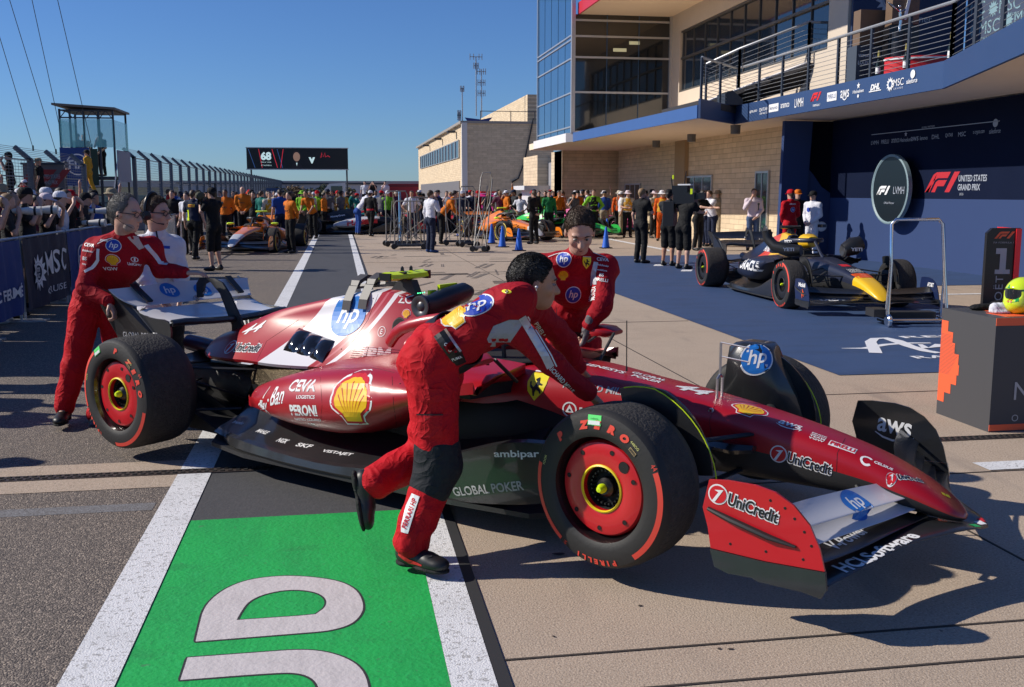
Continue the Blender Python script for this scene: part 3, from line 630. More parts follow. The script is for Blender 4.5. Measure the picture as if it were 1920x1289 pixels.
p = gy(896, 228, 86); t = thing('rooftop_tarpaulin', 'blue tarpaulin bundle hanging on the roof railing of the limestone building', 'tarpaulin', tuple(p)); MB().prism([(-1.1, .3), (-.6, -.35), (.3, -.35), (.95, .05), (1.25, .35), (.3, .15)], lambda u, v, tt: (u, tt, v), -.1, .1).build('cover', mat('tarp_blue', (.02, .04, .2), .6), t, None)
# ================= far things =================
p0, p1 = gy(463, 317, 110), gy(652, 279, 110); t = thing('video_screen', 'wide black video screen on tall poles over the far end of the lane', 'screen', (p0.x, 110, 0)); W_, z0, z1 = p1.x-p0.x, p0.z, p1.z
MB().bx(0, W_, 0, .4, z0, z1).build('cabinet', mat('screen_black', (.006, .006, .008), .4), t, None)
for x in (.4, W_-.15): MB().tube([(x, .3, 0), (x, .3, z1)], .09, 8).build('pole', RAD, t)
MB().bx(-.06, W_+.06, -.05, .45, z1, z1+.08).bx(-.06, W_+.06, -.05, .45, z0-.08, z0).build('edging', ALU, t, None)
SW = mat('screen_white', (.5, .6, .6), .5, emit=((.55, .75, .75), .7)); SR = mat('screen_red', (.4, .02, .03), .5, emit=((.8, .03, .06), .6)); SB = mat('screen_blue', (.05, .1, .3), .5, emit=((.05, .15, .4), .35)); SK = mat('screen_skin', (.25, .14, .1), .5, emit=((.45, .27, .2), .35)); SD = mat('screen_dark', (.02, .015, .02), .5)
a = Art(); H_ = z1-z0
a.txt('68', SW, H_*.4, W_*.19, H_*.12, bold=.05); a.txt('MAX VER', SW, H_*.05, W_*.19, -H_*.18, w=W_*.1); a.txt('STAPPEN', SW, H_*.05, W_*.19, -H_*.33, w=W_*.1); a.txt('v', SW, H_*.3, W_*.64, -H_*.08, bold=.04)
a.add(stroke([(W_*.73, H_*.05), (W_*.74, H_*.3), (W_*.755, H_*.1), (W_*.77, H_*.3), (W_*.775, H_*.08), (W_*.8, H_*.15), (W_*.82, H_*.08)], [.05]*7), SR)
a.add(poly2d([(W_*.43, -H_*.48), (W_*.55, -H_*.48), (W_*.53, -H_*.25), (W_*.505, -H_*.17), (W_*.475, -H_*.17), (W_*.45, -H_*.25)]), SD, 1); a.add(disc2d(.2*H_, 20, (W_*.49, H_*.17), 1.2), SD, 1); a.add(disc2d(.165*H_, 20, (W_*.49, H_*.09), 1.35), SK, 3); a.add(poly2d([(W_*.483, -H_*.2), (W_*.497, -H_*.2), (W_*.49, -H_*.36)]), SW, 3)
for x, dx, m in ((.02, .06, SB), (.12, .03, SR), (.25, .05, SR), (.3, .05, SB), (.36, -.03, SR)): a.add(stroke([(W_*x, H_*.45), (W_*(x+dx), -H_*.45)], [.05, .05]), m, 0)
a.lay('picture', t, (0, 0, (z0+z1)/2), (1, 0, 0), (0, 0, 1), eps=.01)
t = thing('elevated_bridge', 'long grey concrete bridge deck crossing behind the far trees', 'bridge', (-30, 170, 0)); z = gy(620, 341, 170).z
MB().bx(-12, 130, 0, 6, z-.9, z).build('deck', mat('bridge_concrete', (.42, .4, .38), .8, var=(.3, .5, (.36, .34, .33))), t, None); MB().bx(-12, 130, -.05, .05, z, z+.12).build('parapet', RAI, t, None)
pm = MB()
for i in range(9): pm.bx(-10+i*15, -9+i*15, 2, 4, 0, z-.9)
pm.build('piers', MATS['bridge_concrete'], t, None)
t = thing('red_grandstand_wall', 'long low red hoarding wall below the bridge', 'wall', (8, 165, 0)); zz = gy(720, 345, 165).z; zb = gy(720, 360, 165).z
MB().bx(0, 40, 0, .5, 0, zz).build('hoarding', mat('hoarding_red', (.42, .02, .03), .6), t, None); MB().bx(-.2, 40, -.1, .5, zz-.5, zz-.1).build('top_band', mat('hoarding_dark_red', (.2, .012, .02), .6), t, None)
t = thing('white_marquee', 'long white low shed behind the far trees', 'building', (-24, 162, 0)); MB().bx(0, 31, 0, 3, 0, gy(500, 346, 162).z).build('shed_wall', mat('shed_white', (.45, .45, .48), .7), t, None); MB().bx(-.3, 31.3, -.3, 3.3, gy(500, 346, 162).z, gy(500, 346, 162).z+.25).build('roof', RAD, t, None)
hl = MB(); rk = random.Random(2); ht = [(-160+i*14, gy(300, 348, 420).z+rk.uniform(-1.5, 1.2)-max(0, (i-8)*.3)) for i in range(26)]
hl.add([(x, 420, -2) for x, z in ht]+[(x, 425, z) for x, z in ht]+[(x, 520, -2) for x, z in ht], [(i, i+1, 26+i+1, 26+i) for i in range(25)]+[(26+i, 26+i+1, 52+i+1, 52+i) for i in range(25)])
tag(hl.build('hills', mat('hill_scrub', (.11, .12, .085), .9, var=(.05, .9, (.16, .14, .1))), None, None), kind='structure')
t = thing('track_hoarding', 'long grey and green trackside hoarding seen through the catch fence', 'hoarding', (-22, 90, 0)); MB().bx(0, .3, -50, 150, 0, 1.3).build('board', mat('board_grey', (.2, .22, .24), .7, var=(.1, .9, (.05, .2, .12))), t, None)
a = Art(); 
for i in range(6): a.txt('MSC', M_W, .8, 20+i*22, .8, w=6)
a.lay('lettering', t, (.3, -40, 0), (0, 1, 0), (0, 0, 1), eps=.02)
# trees
def blob(seed, nleaf, rx, ry, rz, sz):
    rk = random.Random(seed); mb = MB(); cl = [(V((rk.gauss(0, .45), rk.gauss(0, .45), rk.uniform(-.7, .8))), rk.uniform(.25, .5)) for _ in range(16)]
    for i in range(nleaf):
        c_, r_ = rk.choice(cl); p = c_+V((rk.gauss(0, 1), rk.gauss(0, 1), rk.gauss(0, 1))).normalized()*r_*rk.uniform(.6, 1); p = V((p.x*rx, p.y*ry, p.z*rz))
        u = V((rk.uniform(-1, 1), rk.uniform(-1, 1), rk.uniform(-1, 1))).normalized(); v = u.orthogonal().normalized(); s_ = sz*rk.uniform(.6, 1.4)
        mb.add([p-u*s_, p+v*s_*.5, p+u*s_, p-v*s_*.5], [(0, 1, 2, 3)])
    return mb
LEAF = [mat('olive_foliage', (.085, .085, .035), .8), mat('brown_foliage', (.13, .085, .045), .8), mat('dark_foliage', (.04, .06, .028), .8)]
for i, (px_, yt, hw, k, lb) in enumerate(((510, 350, 22, 0, 'olive green tree left of the screen poles'), (548, 348, 24, 1, 'brownish autumn tree below the middle of the screen'), (575, 352, 18, 0, 'small olive tree between two brown ones'), (606, 347, 20, 2, 'dark green tree nearest the right screen pole on its left'), (632, 349, 20, 1, 'brown tree beside the right screen pole'), (655, 354, 13, 0, 'low olive tree right of the screen poles'))):
    tp = gy(px_, yt, 140); t = thing('far_tree', lb, 'tree', (tp.x, 140, 0), 0, 'trees behind the crowd'); r_ = hw*145/1900
    o = blob(i, 700, r_, r_, tp.z/2*.8, .17).build('crown', LEAF[k], t, None); o.location = (0, 0, tp.z*.58)
    MB().tube([(0, 0, 0), (.05, 0, tp.z*.4), (.1, 0, tp.z*.8)], [.12, .09, .04], 6).build('trunk', mat('bark', (.08, .06, .045), .9), t)
t = thing('cruise_banner', 'small navy banner with white lettering above the crowd at the fence end', 'banner', (gy(499, 360, 60).x, 60, 0)); z1 = gy(500, 353, 60).z
MB().bx(0, gy(525, 360, 60).x-gy(499, 360, 60).x, 0, .08, z1-.75, z1).build('board', NAV, t, None); MB().tube([(.1, .05, 0), (.1, .05, z1)], .03).tube([(.7, .05, 0), (.7, .05, z1)], .03).build('post', RAD, t)
a = Art(); a.txt('MSC', M_W, .3, .42, .05, w=.66); a.txt('CRUISES', M_W, .05, .42, -.22, w=.6); a.lay('lettering', t, (0, 0, z1-.35), (1, 0, 0), (0, 0, 1), eps=.004)
# catch fence
FS = mat('fence_steel', (.13, .15, .18), .5, metal=.6); WM = mat('fence_wire', (.2, .22, .25), .5, metal=.5)
def fence(X, Ys, zt, label, dx=-.42, dz=.38):
    t = thing('catch_fence', label, 'fence', (X, Ys[0], 0)); wm = MB(); L = Ys[-1]-Ys[0]; z0 = zt-dz
    for i, y in enumerate(Ys):
        y -= Ys[0]; MB().bar((0, y, 0), (0, y, z0+.03), .16, .16, 0, (0, 1, 0)).bar((.02, y, z0-.03), (dx, y, zt), .13, .16, 0, (0, 1, 0)).build('post', FS, t, None)
    for k in range(26): z = .3+k*(z0-.35)/25; wm.bar((0, 0, z), (0, L, z), .012, .012)
    for k in range(1, 7): f_ = k/6; wm.bar((dx*f_, 0, z0+dz*f_), (dx*f_, L, z0+dz*f_), .012, .012)
    for k in range(int(L/.3)): y = k*.3; wm.bar((0, y, 0), (0, y, z0), .007, .007, 0, (1, 0, 0))
    for z in (1.2, 2.1, z0-.02): wm.bar((0, 0, z), (0, L, z), .03, .03)
    wm.build('mesh_wires', WM, t, None)
fence(-8.6, [46.1+i*3.25 for i in range(38)], 3.5, 'long tall steel catch fence running away right of the glass booth')
fence(-9.2, [20+i*3.3 for i in range(7)], 3.0, 'nearer tall catch fence behind the crowd left of the glass booth')
# concrete wall under the far fence
t = thing('pit_wall', 'low grey concrete wall carrying the far catch fence', 'wall', (-8.9, 46, 0)); MB().bx(0, .2, 0, 125, 0, .75).build('wall', mat('wall_concrete', (.35, .33, .32), .85), t, None)
# observation booth
bx0, bx1, by0, by1 = -10.47, -8.53, 42, 44.4; zf = 2.25
t = thing('glass_booth', 'raised glass observation booth on steel legs with a flat dark roof', 'booth', (-9.7, 42, 0)); Q = V((-9.7, 42, 0))
def gq(n_, mb, m, sm_=None): o = mb.build(n_, m, t, sm_); o.location = -Q; return o
gq('roof', MB().add([(bx0-.2, by0-.3, 4.92), (bx1+.15, by0-.3, 4.78), (bx1+.15, by1+.1, 4.78), (bx0-.2, by1+.1, 4.92), (bx0-.2, by0-.3, 5.0), (bx1+.15, by0-.3, 4.86), (bx1+.15, by1+.1, 4.86), (bx0-.2, by1+.1, 5.0)], [(0, 1, 2, 3), (4, 7, 6, 5), (0, 4, 5, 1), (1, 5, 6, 2), (2, 6, 7, 3), (3, 7, 4, 0)]), mat('booth_roof', (.16, .14, .12), .6))
gq('floor', MB().bx(bx0, bx1, by0, by1, zf-.12, zf), RAD)
for x in (bx0, -10.1, -9.6, -9.05, bx1):
    gq('frame_post', MB().bx(x-.035, x+.035, by0-.035, by0+.035, 0, 4.8), RAD)
for x in (bx0, -9.6, bx1): gq('frame_post', MB().bx(x-.035, x+.035, by1-.035, by1+.035, 0, 4.8), RAD)
rf = MB(); rf.bx(bx0, bx1, by0-.03, by0+.03, 4.45, 4.5).bx(bx0, bx1, by0-.03, by0+.03, 4.72, 4.78)
for k in range(4): x = bx0+k*.48; rf.bar((x, by0, 4.45), (x+.24, by0, 4.75), .03, .03).bar((x+.24, by0, 4.75), (x+.48, by0, 4.45), .03, .03)
gq('roof_truss', rf, RAD)
GP = mat('booth_glass', (.30, .75, .75), .02, alpha=.38, spec=.6)
for g_ in (MB().bx(bx0, -9.62, by0-.06, by0-.04, 3.36, 4.42), MB().bx(-9.58, bx1, by0-.06, by0-.04, 3.36, 4.42), MB().bx(bx1+.04, bx1+.06, by0, by1, 3.3, 4.4), MB().bx(bx0-.06, bx0-.04, by0, by1, 3.36, 4.4)): gq('glass_pane', g_, GP)
gq('blue_panel', MB().bx(bx0-.05, -9.45, by0-.12, by0-.08, 1.9, 3.34), mat('panel_blue', (.015, .05, .22), .6)); gq('green_panel', MB().bx(-9.4, -9.15, by0-.1, by0-.07, 1.9, 3.3), mat('panel_green', (.01, .04, .025), .6)); gq('grey_panel', MB().bx(bx1+.07, bx1+.12, by0, by1, 2.05, 3.26), mat('panel_grey', (.35, .34, .36), .7))
gq('roof_soffit', MB().bx(bx0, bx1, by0, by1, 4.74, 4.78), RAD)
a = Art(); a.add(xf(ring2d(.36, .41), 1, 0, 0), M_W); a.txt('FIA', M_W, .34, 0, 0, bold=.02); a.lay('emblem', t, V((-9.9, by0-.12, 2.7))-Q, (1, 0, 0), (0, 0, 1), eps=.005)
# steps up to the booth
t = thing('booth_steps', 'steel steps with angled side rails rising to the booth', 'stairs', (-8.95, 40.2, 0)); mb = MB()
for k in range(7): mb.bx(-.55, .55, k*.24, k*.24+.26, k*.3+.02, k*.3+.06)
mb.build('treads', RAD, t, None)
for x in (-.55, .55): MB().bar((x, 0, .95), (x, 1.7, 2.95), .04, .04).bar((x, 0, .05), (x, 1.7, 2.1), .04, .06).bar((x, 0, 0), (x, 0, .95), .04, .04, 0, (1, 0, 0)).build('side_rail', RAI, t, None)
# lattice mast and guy wires at the left edge
t = thing('lattice_mast', 'steel lattice mast at the left edge of the crowd', 'mast', (gy(8, 300, 32).x-.35, 32, 0)); mb = MB(); hh = 9
for sx_, sy_ in ((-.3, -.3), (.3, -.3), (0, .3)): mb.tube([(sx_, sy_, 0), (sx_*.6, sy_*.6, hh)], .04, 6)
for k in range(22):
    z = k*hh/22; z2 = z+hh/22; f_ = 1-.4*k/22; mb.bar((-.3*f_, -.3*f_, z), (.3*f_, -.3*f_, z2), .03, .03).bar((.3*f_, -.3*f_, z), (0, .3*f_, z2), .03, .03).bar((.3*f_, -.3*f_, z), (-.3*f_, -.3*f_, z), .02, .02)
mb.build('lattice', mat('mast_steel', (.5, .45, .42), .5, metal=.4), t)
for i, ((x0, y0), (x1, y1), lb) in enumerate((((0, 72), (62, 278), 'lowest'), ((18, 0), (105, 285), 'second'), ((60, 0), (112, 240), 'third'), ((108, 0), (172, 275), 'rightmost'))):
    b_ = at(x1, y1, 40); d_ = at(x0, y0, 34); d2 = b_+(d_-b_)*1.15; t = thing('guy_wire', lb+' of the four thin guy wires slanting up to the left in the sky', 'cable', tuple(b_), 0, 'guy wires')
    MB().tube([(0, 0, 0), tuple(d2-b_)], .012, 5).build('wire', BK, t); MB().tube([(0, 0, -.1), (0, 0, .1)], .035, 6).build('shackle', BK, t)
# race banner behind the crowd
t = thing('race_hoarding', 'grey and red race hoarding raised behind the photographers', 'hoarding', (-8.6, 30, 0), 0); pa, pb = gy(42, 309, 34), gy(119, 313, 34)
o = MB().bx(pa.x, pb.x, 34, 34.1, 0, pa.z).build('board', mat('hoarding_grey', (.13, .125, .13), .7), t, None); o.location = (8.6, -30, 0)
o = MB().bx(pa.x-.05, pb.x+.05, 33.96, 34.0, pa.z, pa.z+.06).build('top_rail', RAD, t, None); o.location = (8.6, -30, 0)
a = Art(); f1logo(a, mat('faded_red', (.3, .03, .03), .6), .55, (pa.x+pb.x)/2-.15, 0); a.txt('UNITED STATES', M_G, .12, pb.x-.42, .06, w=.6); a.txt('GRAND PRIX', M_G, .12, pb.x-.45, -.12, w=.5); a.lay('lettering', t, V((0, 34, gy(80, 335, 34).z))-V((-8.6, 30, 0)), (1, 0, 0), (0, 0, 1), eps=.006)
# crowd barrier banners
t = None
BANB = mat('banner_blue_cloth', (.012, .045, .2), .7, bump=(6, .5, .03)); BANN = mat('banner_dark_cloth', (.012, .018, .045), .7, bump=(6, .5, .03))
def cloth(y0, y1, X, z0, z1, seed):
    rk = random.Random(seed); mb = MB(); nx, nz = 24, 8; vs = []
    for i in range(nx+1):
        for k in range(nz+1):
            u, v = i/nx, k/nz; vs.append((X+.02*math.sin(u*17+seed)*(1-v*.6)+.012*math.sin(u*31+v*5), y0+(y1-y0)*u, z0+(z1-z0)*v))
    mb.add(vs, [(i*(nz+1)+k, (i+1)*(nz+1)+k, (i+1)*(nz+1)+k+1, i*(nz+1)+k+1) for i in range(nx) for k in range(nz)]); return mb
bsp = [(9.9, 11.95, BANN, 'dark barrier banner nearest the camera at the left edge', ('MSC',)), (12.0, 13.72, BANB, 'blue barrier banner lettered parc ferme at the left edge', ('C FERMÉ',)), (13.78, 15.95, BANN, 'dark barrier banner with large white cruise letters and compass star', ('MSC',)), (16.0, 18.2, BANB, 'blue barrier banner with round emblem behind the grey-haired mechanic', ('FIA',)), (18.25, 20.5, BANN, 'dark barrier banner farthest along the crowd barrier', ('MSC',))]
for y0, y1, m, lb, tx in bsp:
    t = thing('barrier_banner', lb, 'banner', (-3.98, y0, 0), 0, 'banners on the crowd barrier'); c_ = cloth(0, y1-y0, 0, .12, 1.05, y0); co = c_.build('cloth', m, t); co.data.materials[0] = m; tb = bvh(co); a = Art(); L = y1-y0
    # seen from the lane (+X side); text runs +Y
    if tx[0] == 'MSC': 
        a.add(star(.25, 12, (L*.27, .0), .62), M_W, 0); a.add(disc2d(.135, 24, (L*.27, 0)), m, 4); a.add(ring2d(.1, .13, c=(L*.27, 0)), M_W, 6); a.txt('m', M_W, .06, L*.27, .04, lift=6); a.txt('sc', M_W, .06, L*.27, -.04, lift=6)
        a.txt('MSC', M_W, .33, L*.66, .1, w=L*.52, bold=.01, lift=3); a.txt('CRUISES', M_W, .09, L*.64, -.27, w=L*.5, lift=3)
    elif tx[0] == 'FIA': a.add(ring2d(.24, .27, c=(L*.3, 0)), M_W); a.txt('FIA', M_W, .2, L*.3, 0, bold=.02)
    else: a.txt(tx[0], M_W, .17, L*.62, -.15, w=L*.62, bold=.03)
    a.lay('lettering', t, (.1, 0, .58), (0, 1, 0), (0, 0, 1), [tb], eps=.022, back=.3, depth=.6)
    mb = MB().tube([(-.04, 0, 1.07), (-.04, L, 1.07)], .02, 6).tube([(-.04, .05, 0), (-.04, .05, 1.07)], .02, 6).tube([(-.04, L-.05, 0), (-.04, L-.05, 1.07)], .02, 6); mb.bx(-.3, .25, .02, .08, .0, .025).bx(-.3, .25, L-.08, L-.02, 0, .025); mb.build('barrier_frame', RAI, t)

# the ground plan above was measured for an eye height of 1.64 m; the true one is 1.715 m
KS = 1.715/1.64
for o in list(bpy.data.objects):
    if o.parent is None and o.type in ('MESH', 'EMPTY'): o.location = o.location*KS; o.scale = o.scale*KS
HC = 1.715; CAMP = V((0, 0, HC))
# ================= racing car =================
CARB = mat('carbon_fibre', (.014, .0145, .016), .32, coat=.6, bump=(500, .25, .002), var=(6, .4, (.03, .031, .033)))
CARM = mat('matt_carbon', (.018, .018, .019), .55, bump=(400, .3, .002)); TYR = mat('tyre_rubber', (.016, .015, .015), .62, bump=(60, .25, .004))
TRD = mat('worn_tread', (.022, .02, .019), .8, var=(28, .9, (.048, .043, .04)), bump=(70, 1.0, .012)); RIM = mat('black_rim', (.008, .008, .009), .2, coat=.5)
MET = mat('brushed_metal', (.45, .45, .47), .35, metal=.9); YEL = mat('fluorescent_yellow', (.62, .80, .01), .4); DKH = mat('dark_hollow', (.003, .003, .003), .8)
STR = mat('tyre_marking_red', (.75, .065, .04), .6); HOT = mat('heat_shield', (.06, .045, .025), .3, metal=.8, bump=(90, .8, .01))
def paint(name, col, rough=.28, band=None, coat=.7):
    m = mat(name, col, rough, coat=coat, bump=(3, .06, .02), spec=.5); n, l, b = nodes(m); b.inputs['Coat Roughness'].default_value = .22
    if band:
        tc = n.new('ShaderNodeTexCoord'); sp = n.new('ShaderNodeSeparateXYZ'); l.new(tc.outputs['Object'], sp.inputs[0]); prev = None
        def lt(expr_c, expr_k):       # x - k*z < c  ->1
            a = n.new('ShaderNodeMath'); a.operation = 'MULTIPLY'; a.inputs[1].default_value = expr_k; l.new(sp.outputs[2], a.inputs[0])
            s_ = n.new('ShaderNodeMath'); s_.operation = 'SUBTRACT'; l.new(sp.outputs[0], s_.inputs[0]); l.new(a.outputs[0], s_.inputs[1])
            c = n.new('ShaderNodeMath'); c.operation = 'LESS_THAN'; l.new(s_.outputs[0], c.inputs[0]); c.inputs[1].default_value = expr_c; return c.outputs[0]
        def AND(a, b2): q = n.new('ShaderNodeMath'); q.operation = 'MULTIPLY'; l.new(a, q.inputs[0]); l.new(b2, q.inputs[1]); return q.outputs[0]
        def NOT(a): q = n.new('ShaderNodeMath'); q.operation = 'SUBTRACT'; q.inputs[0].default_value = 1; l.new(a, q.inputs[1]); return q.outputs[0]
        cur = None; last = (*col, 1)
        for (c0, k0, c1, k1, cc) in band:
            f = AND(NOT(lt(c0, k0)), lt(c1, k1)); x = n.new('ShaderNodeMixRGB'); l.new(f, x.inputs[0])
            if cur: l.new(cur, x.inputs[1])
            else: x.inputs[1].default_value = last
            x.inputs[2].default_value = (*cc, 1); cur = x.outputs[0]
        l.new(cur, b.inputs['Base Color'])
    return m
def sect(x, hw, zt, zb, p=3.2, n=24, y0=0):
    r = []
    for k in range(n):
        a = 2*math.pi*k/n; c, s = math.cos(a), math.sin(a)
        r.append((x, y0+hw*math.copysign(abs(c)**(2/p), c), (zt+zb)/2+(zt-zb)/2*math.copysign(abs(s)**(2/p), s)))
    return r
def interp(rows, n):
    out = []
    for i in range(len(rows)-1):
        for k in range(n):
            f = k/n; p0 = rows[max(i-1, 0)]; p1 = rows[i]; p2 = rows[i+1]; p3 = rows[min(i+2, len(rows)-1)]
            out.append(tuple(.5*((2*b)+(-a+c)*f+(2*a-5*b+4*c-d)*f*f+(-a+3*b-3*c+d)*f**3) for a, b, c, d in zip(p0, p1, p2, p3)))
    out.append(tuple(rows[-1])); return out
def foil(y, xle, zle, ch, ang, th=.09, camb=.08, n=9):
    up, lo = [], []
    for k in range(n):
        u = 1-math.cos(math.pi/2*k/(n-1)); t = th*2.2*(math.sqrt(u)*(1-u)*.9+.02)*ch; cm = camb*ch*4*u*(1-u)
        up.append((u*ch, -cm+t*.5)); lo.append((u*ch, -cm-t*.5))
    pts = up+lo[::-1]; c, s = math.cos(ang), math.sin(ang)
    return [(xle-(px_*c-pz_*s), y, zle+(px_*s+pz_*c)) for px_, pz_ in pts]
def wing(mb, st, m=0, sub=4): return mb.loft([foil(*r) for r in interp(st, sub)], m)
def wheel(parent, x, y, wd, side, steer, L, hero, name='wheel'):
    """side -1: outer face towards -Y"""
    t = bpy.data.objects.new(name, None); COL.objects.link(t); t.parent = parent; KIDS.setdefault(parent.name, []).append(t); t.location = (x, y, .36); t.rotation_euler = (0, 0, steer)
    h = wd/2; s = side; N = 64 if hero else 32
    prof = [(.235, h-.012), (.25, h-.004), (.268, h-.001), (.308, h-.002), (.337, h-.010), (.348, h-.024), (.355, h-.045), (.36, h-.08), (.361, 0), (.36, -h+.08), (.354, -h+.045), (.345, -h+.024), (.328, -h+.01), (.28, -h+.001), (.235, -h+.012)]
    mb = MB(); mb.lathe([(r, q*s) for r, q in prof], (0, 0, 0), 'y', N, 0, lambda i, k: 1 if 6 <= i <= 8 else 0)
    ty = mb.build('tyre', [TYR, TRD], t, 35)
    rim = MB(); rim.lathe([(.236, h-.012), (.232, h-.03), (.222, h-.06), (.21, h-.09), (.06, h-.10), (.001, h-.10)] if s > 0 else [(.236, -h+.012), (.232, -h+.03), (.222, -h+.06), (.21, -h+.09), (.06, -h+.10), (.001, -h+.10)], (0, 0, 0), 'y', N)
    rim.lathe([(.236, (-h+.012)*s), (.225, (-h+.05)*s), (.20, (-h+.08)*s), (.001, (-h+.08)*s)], (0, 0, 0), 'y', N); rim.build('rim', RIM, t, 35)
    f = (h-.045)*s; d = .008*s
    cv = MB(); cv.lathe([(.098, f-.03*s), (.100, f+d*.5), (.108, f+d), (.18, f+d*1.2), (.205, f+d*.4), (.214, f-d*1.5), (.214, f-d*6)], (0, 0, 0), 'y', N)
    cover = cv.build('wheel_cover', L['cover'], t, 30)
    yr = MB().lathe([(.097, f+d*.9), (.101, f+d*2), (.107, f+d*1.6), (.109, f+d*.8)], (0, 0, 0), 'y', N); yr.build('cover_ring', L['ring'], t, 30)
    hb = MB().lathe([(.098, f-.02*s), (.09, f-.05*s), (.001, f-.05*s)], (0, 0, 0), 'y', N, 0); hb.lathe([(.045, f-.05*s), (.043, f-.02*s), (.03, f-.005*s), (.001, f-.005*s)], (0, 0, 0), 'y', 24, 1)
    if hero:
        for k in range(24): a = k*math.pi/12; hb.box((.075*math.cos(a), f-.035*s, .075*math.sin(a)), (.008, .03, .008), 1)
    hb.build('hub', [DKH, mat('hub_steel', (.05, .05, .055), .35, metal=.8)], t, 35)
    MB().lathe([(.02, f-.01*s), (.022, f+.01*s), (.012, f+.03*s), (.001, f+.032*s)], (0, 0, 0), 'y', 16).build('wheel_nut', L.get('nut', YEL), t, 35)
    if hero:
        for k, rr, q in [(20, .178, .011), (72, .178, .011), (125, .178, .011), (170, .178, .011), (222, .178, .011), (268, .178, .011), (315, .178, .011), (45, .165, .026)]:
            a = R(k); MB().lathe([(.001, 0), (q, 0), (q, d*.12)], (rr*math.cos(a), f+d*1.35, rr*math.sin(a)), 'y', 14).build('cover_hole', DKH, t, None)
    # sidewall marks
    a = Art(); mk = L.get('mark', STR); u = (1, 0, 0) if s < 0 else (-1, 0, 0); rot = L.get('rot', 0) if name != 'rear' else 0
    if hero: arcs = [(167, 233), (-53, 24)] if hero == 1 else [(128, 200), (-92, -14)]
    else: arcs = [(150, 245), (-35, 60)]
    for a0, a1 in arcs: a.add(ring2d(.311, .334, a0, a1, 22), mk)
    def circ(txt, rad, mid, hh, step, m, bold=.03, shear=0):
        n_ = len(txt)
        for i, ch in enumerate(txt):
            if ch == ' ': continue
            an = mid-(i-(n_-1)/2)*step; sh = text2d(ch, shear, bold); a.add(xf(sh, hh, rad*math.cos(R(an)), rad*math.sin(R(an)), an-90, 1.15), m, 1)
    if L.get('letters', True):
        circ('P ZERO', .291, (97 if hero == 1 else 44) if hero else 90, .038, 14.5, mk, .09, .2); circ('PIRELLI', .322, 215 if hero == 28 else 270, .026, 5.8, mk, .06)
    if hero:
        a.add(xf(poly2d([(-.035, -.022), (.035, -.022), (.035, .022), (-.035, .022)]), 1, .31*math.cos(R(92+hero)), .31*math.sin(R(92+hero)), 2+hero), mat('sticker_green', (.12, .75, .18), .5), 3)
        a.add(xf(poly2d([(-.031, -.019), (.031, -.019), (.031, -.002), (-.031, -.002)]), 1, .31*math.cos(R(92+hero)), .31*math.sin(R(92+hero)), 2+hero), mat('sticker_white', (.75, .8, .78), .5), 5)
        a.txt('conforme', MATS['black_gloss'], .007, .31*math.cos(R(92+hero)), .31*math.sin(R(92+hero))+.008, rot=2+hero, lift=6)
        a.add(xf(poly2d([(-.02, -.008), (.02, -.008), (.02, .008), (-.02, .008)]), 1, .275*math.cos(R(48)), .275*math.sin(R(48)), 48-90), mat('barcode_tan', (.45, .32, .16), .6), 3)
        for k in range(7): a.add(xf(poly2d([(-.0012, -.006), (.0012, -.006), (.0012, .006), (-.0012, .006)]), 1, (.275)*math.cos(R(48+(k-3)*1.1)), .275*math.sin(R(48+(k-3)*1.1)), 48-90), MATS['black_gloss'], 5)
        a.txt('448OG', mat('chalk_yellow', (.6, .6, .2), .7), .012, .302*math.cos(R(50)), .302*math.sin(R(50)), rot=-40); a.txt('YOOK', MATS['chalk_yellow'], .012, .30*math.cos(R(163)), .30*math.sin(R(163)), rot=75)
        a.txt('44', mk, .02, .325*math.cos(R(28)), .325*math.sin(R(28)), rot=-50); a.txt('44', mk, .018, .322*math.cos(R(238)), .322*math.sin(R(238)), rot=60)
    k = rot; 
    if k: a.it = [(xf(sh, 1, 0, 0, k), mi, li) for sh, mi, li in a.it]
    a.lay('sidewall_marking', ty, (0, 0, 0), u, (0, 0, 1), [bvh(ty)], eps=.002, grid=.0, back=.6, depth=.3)
    return t
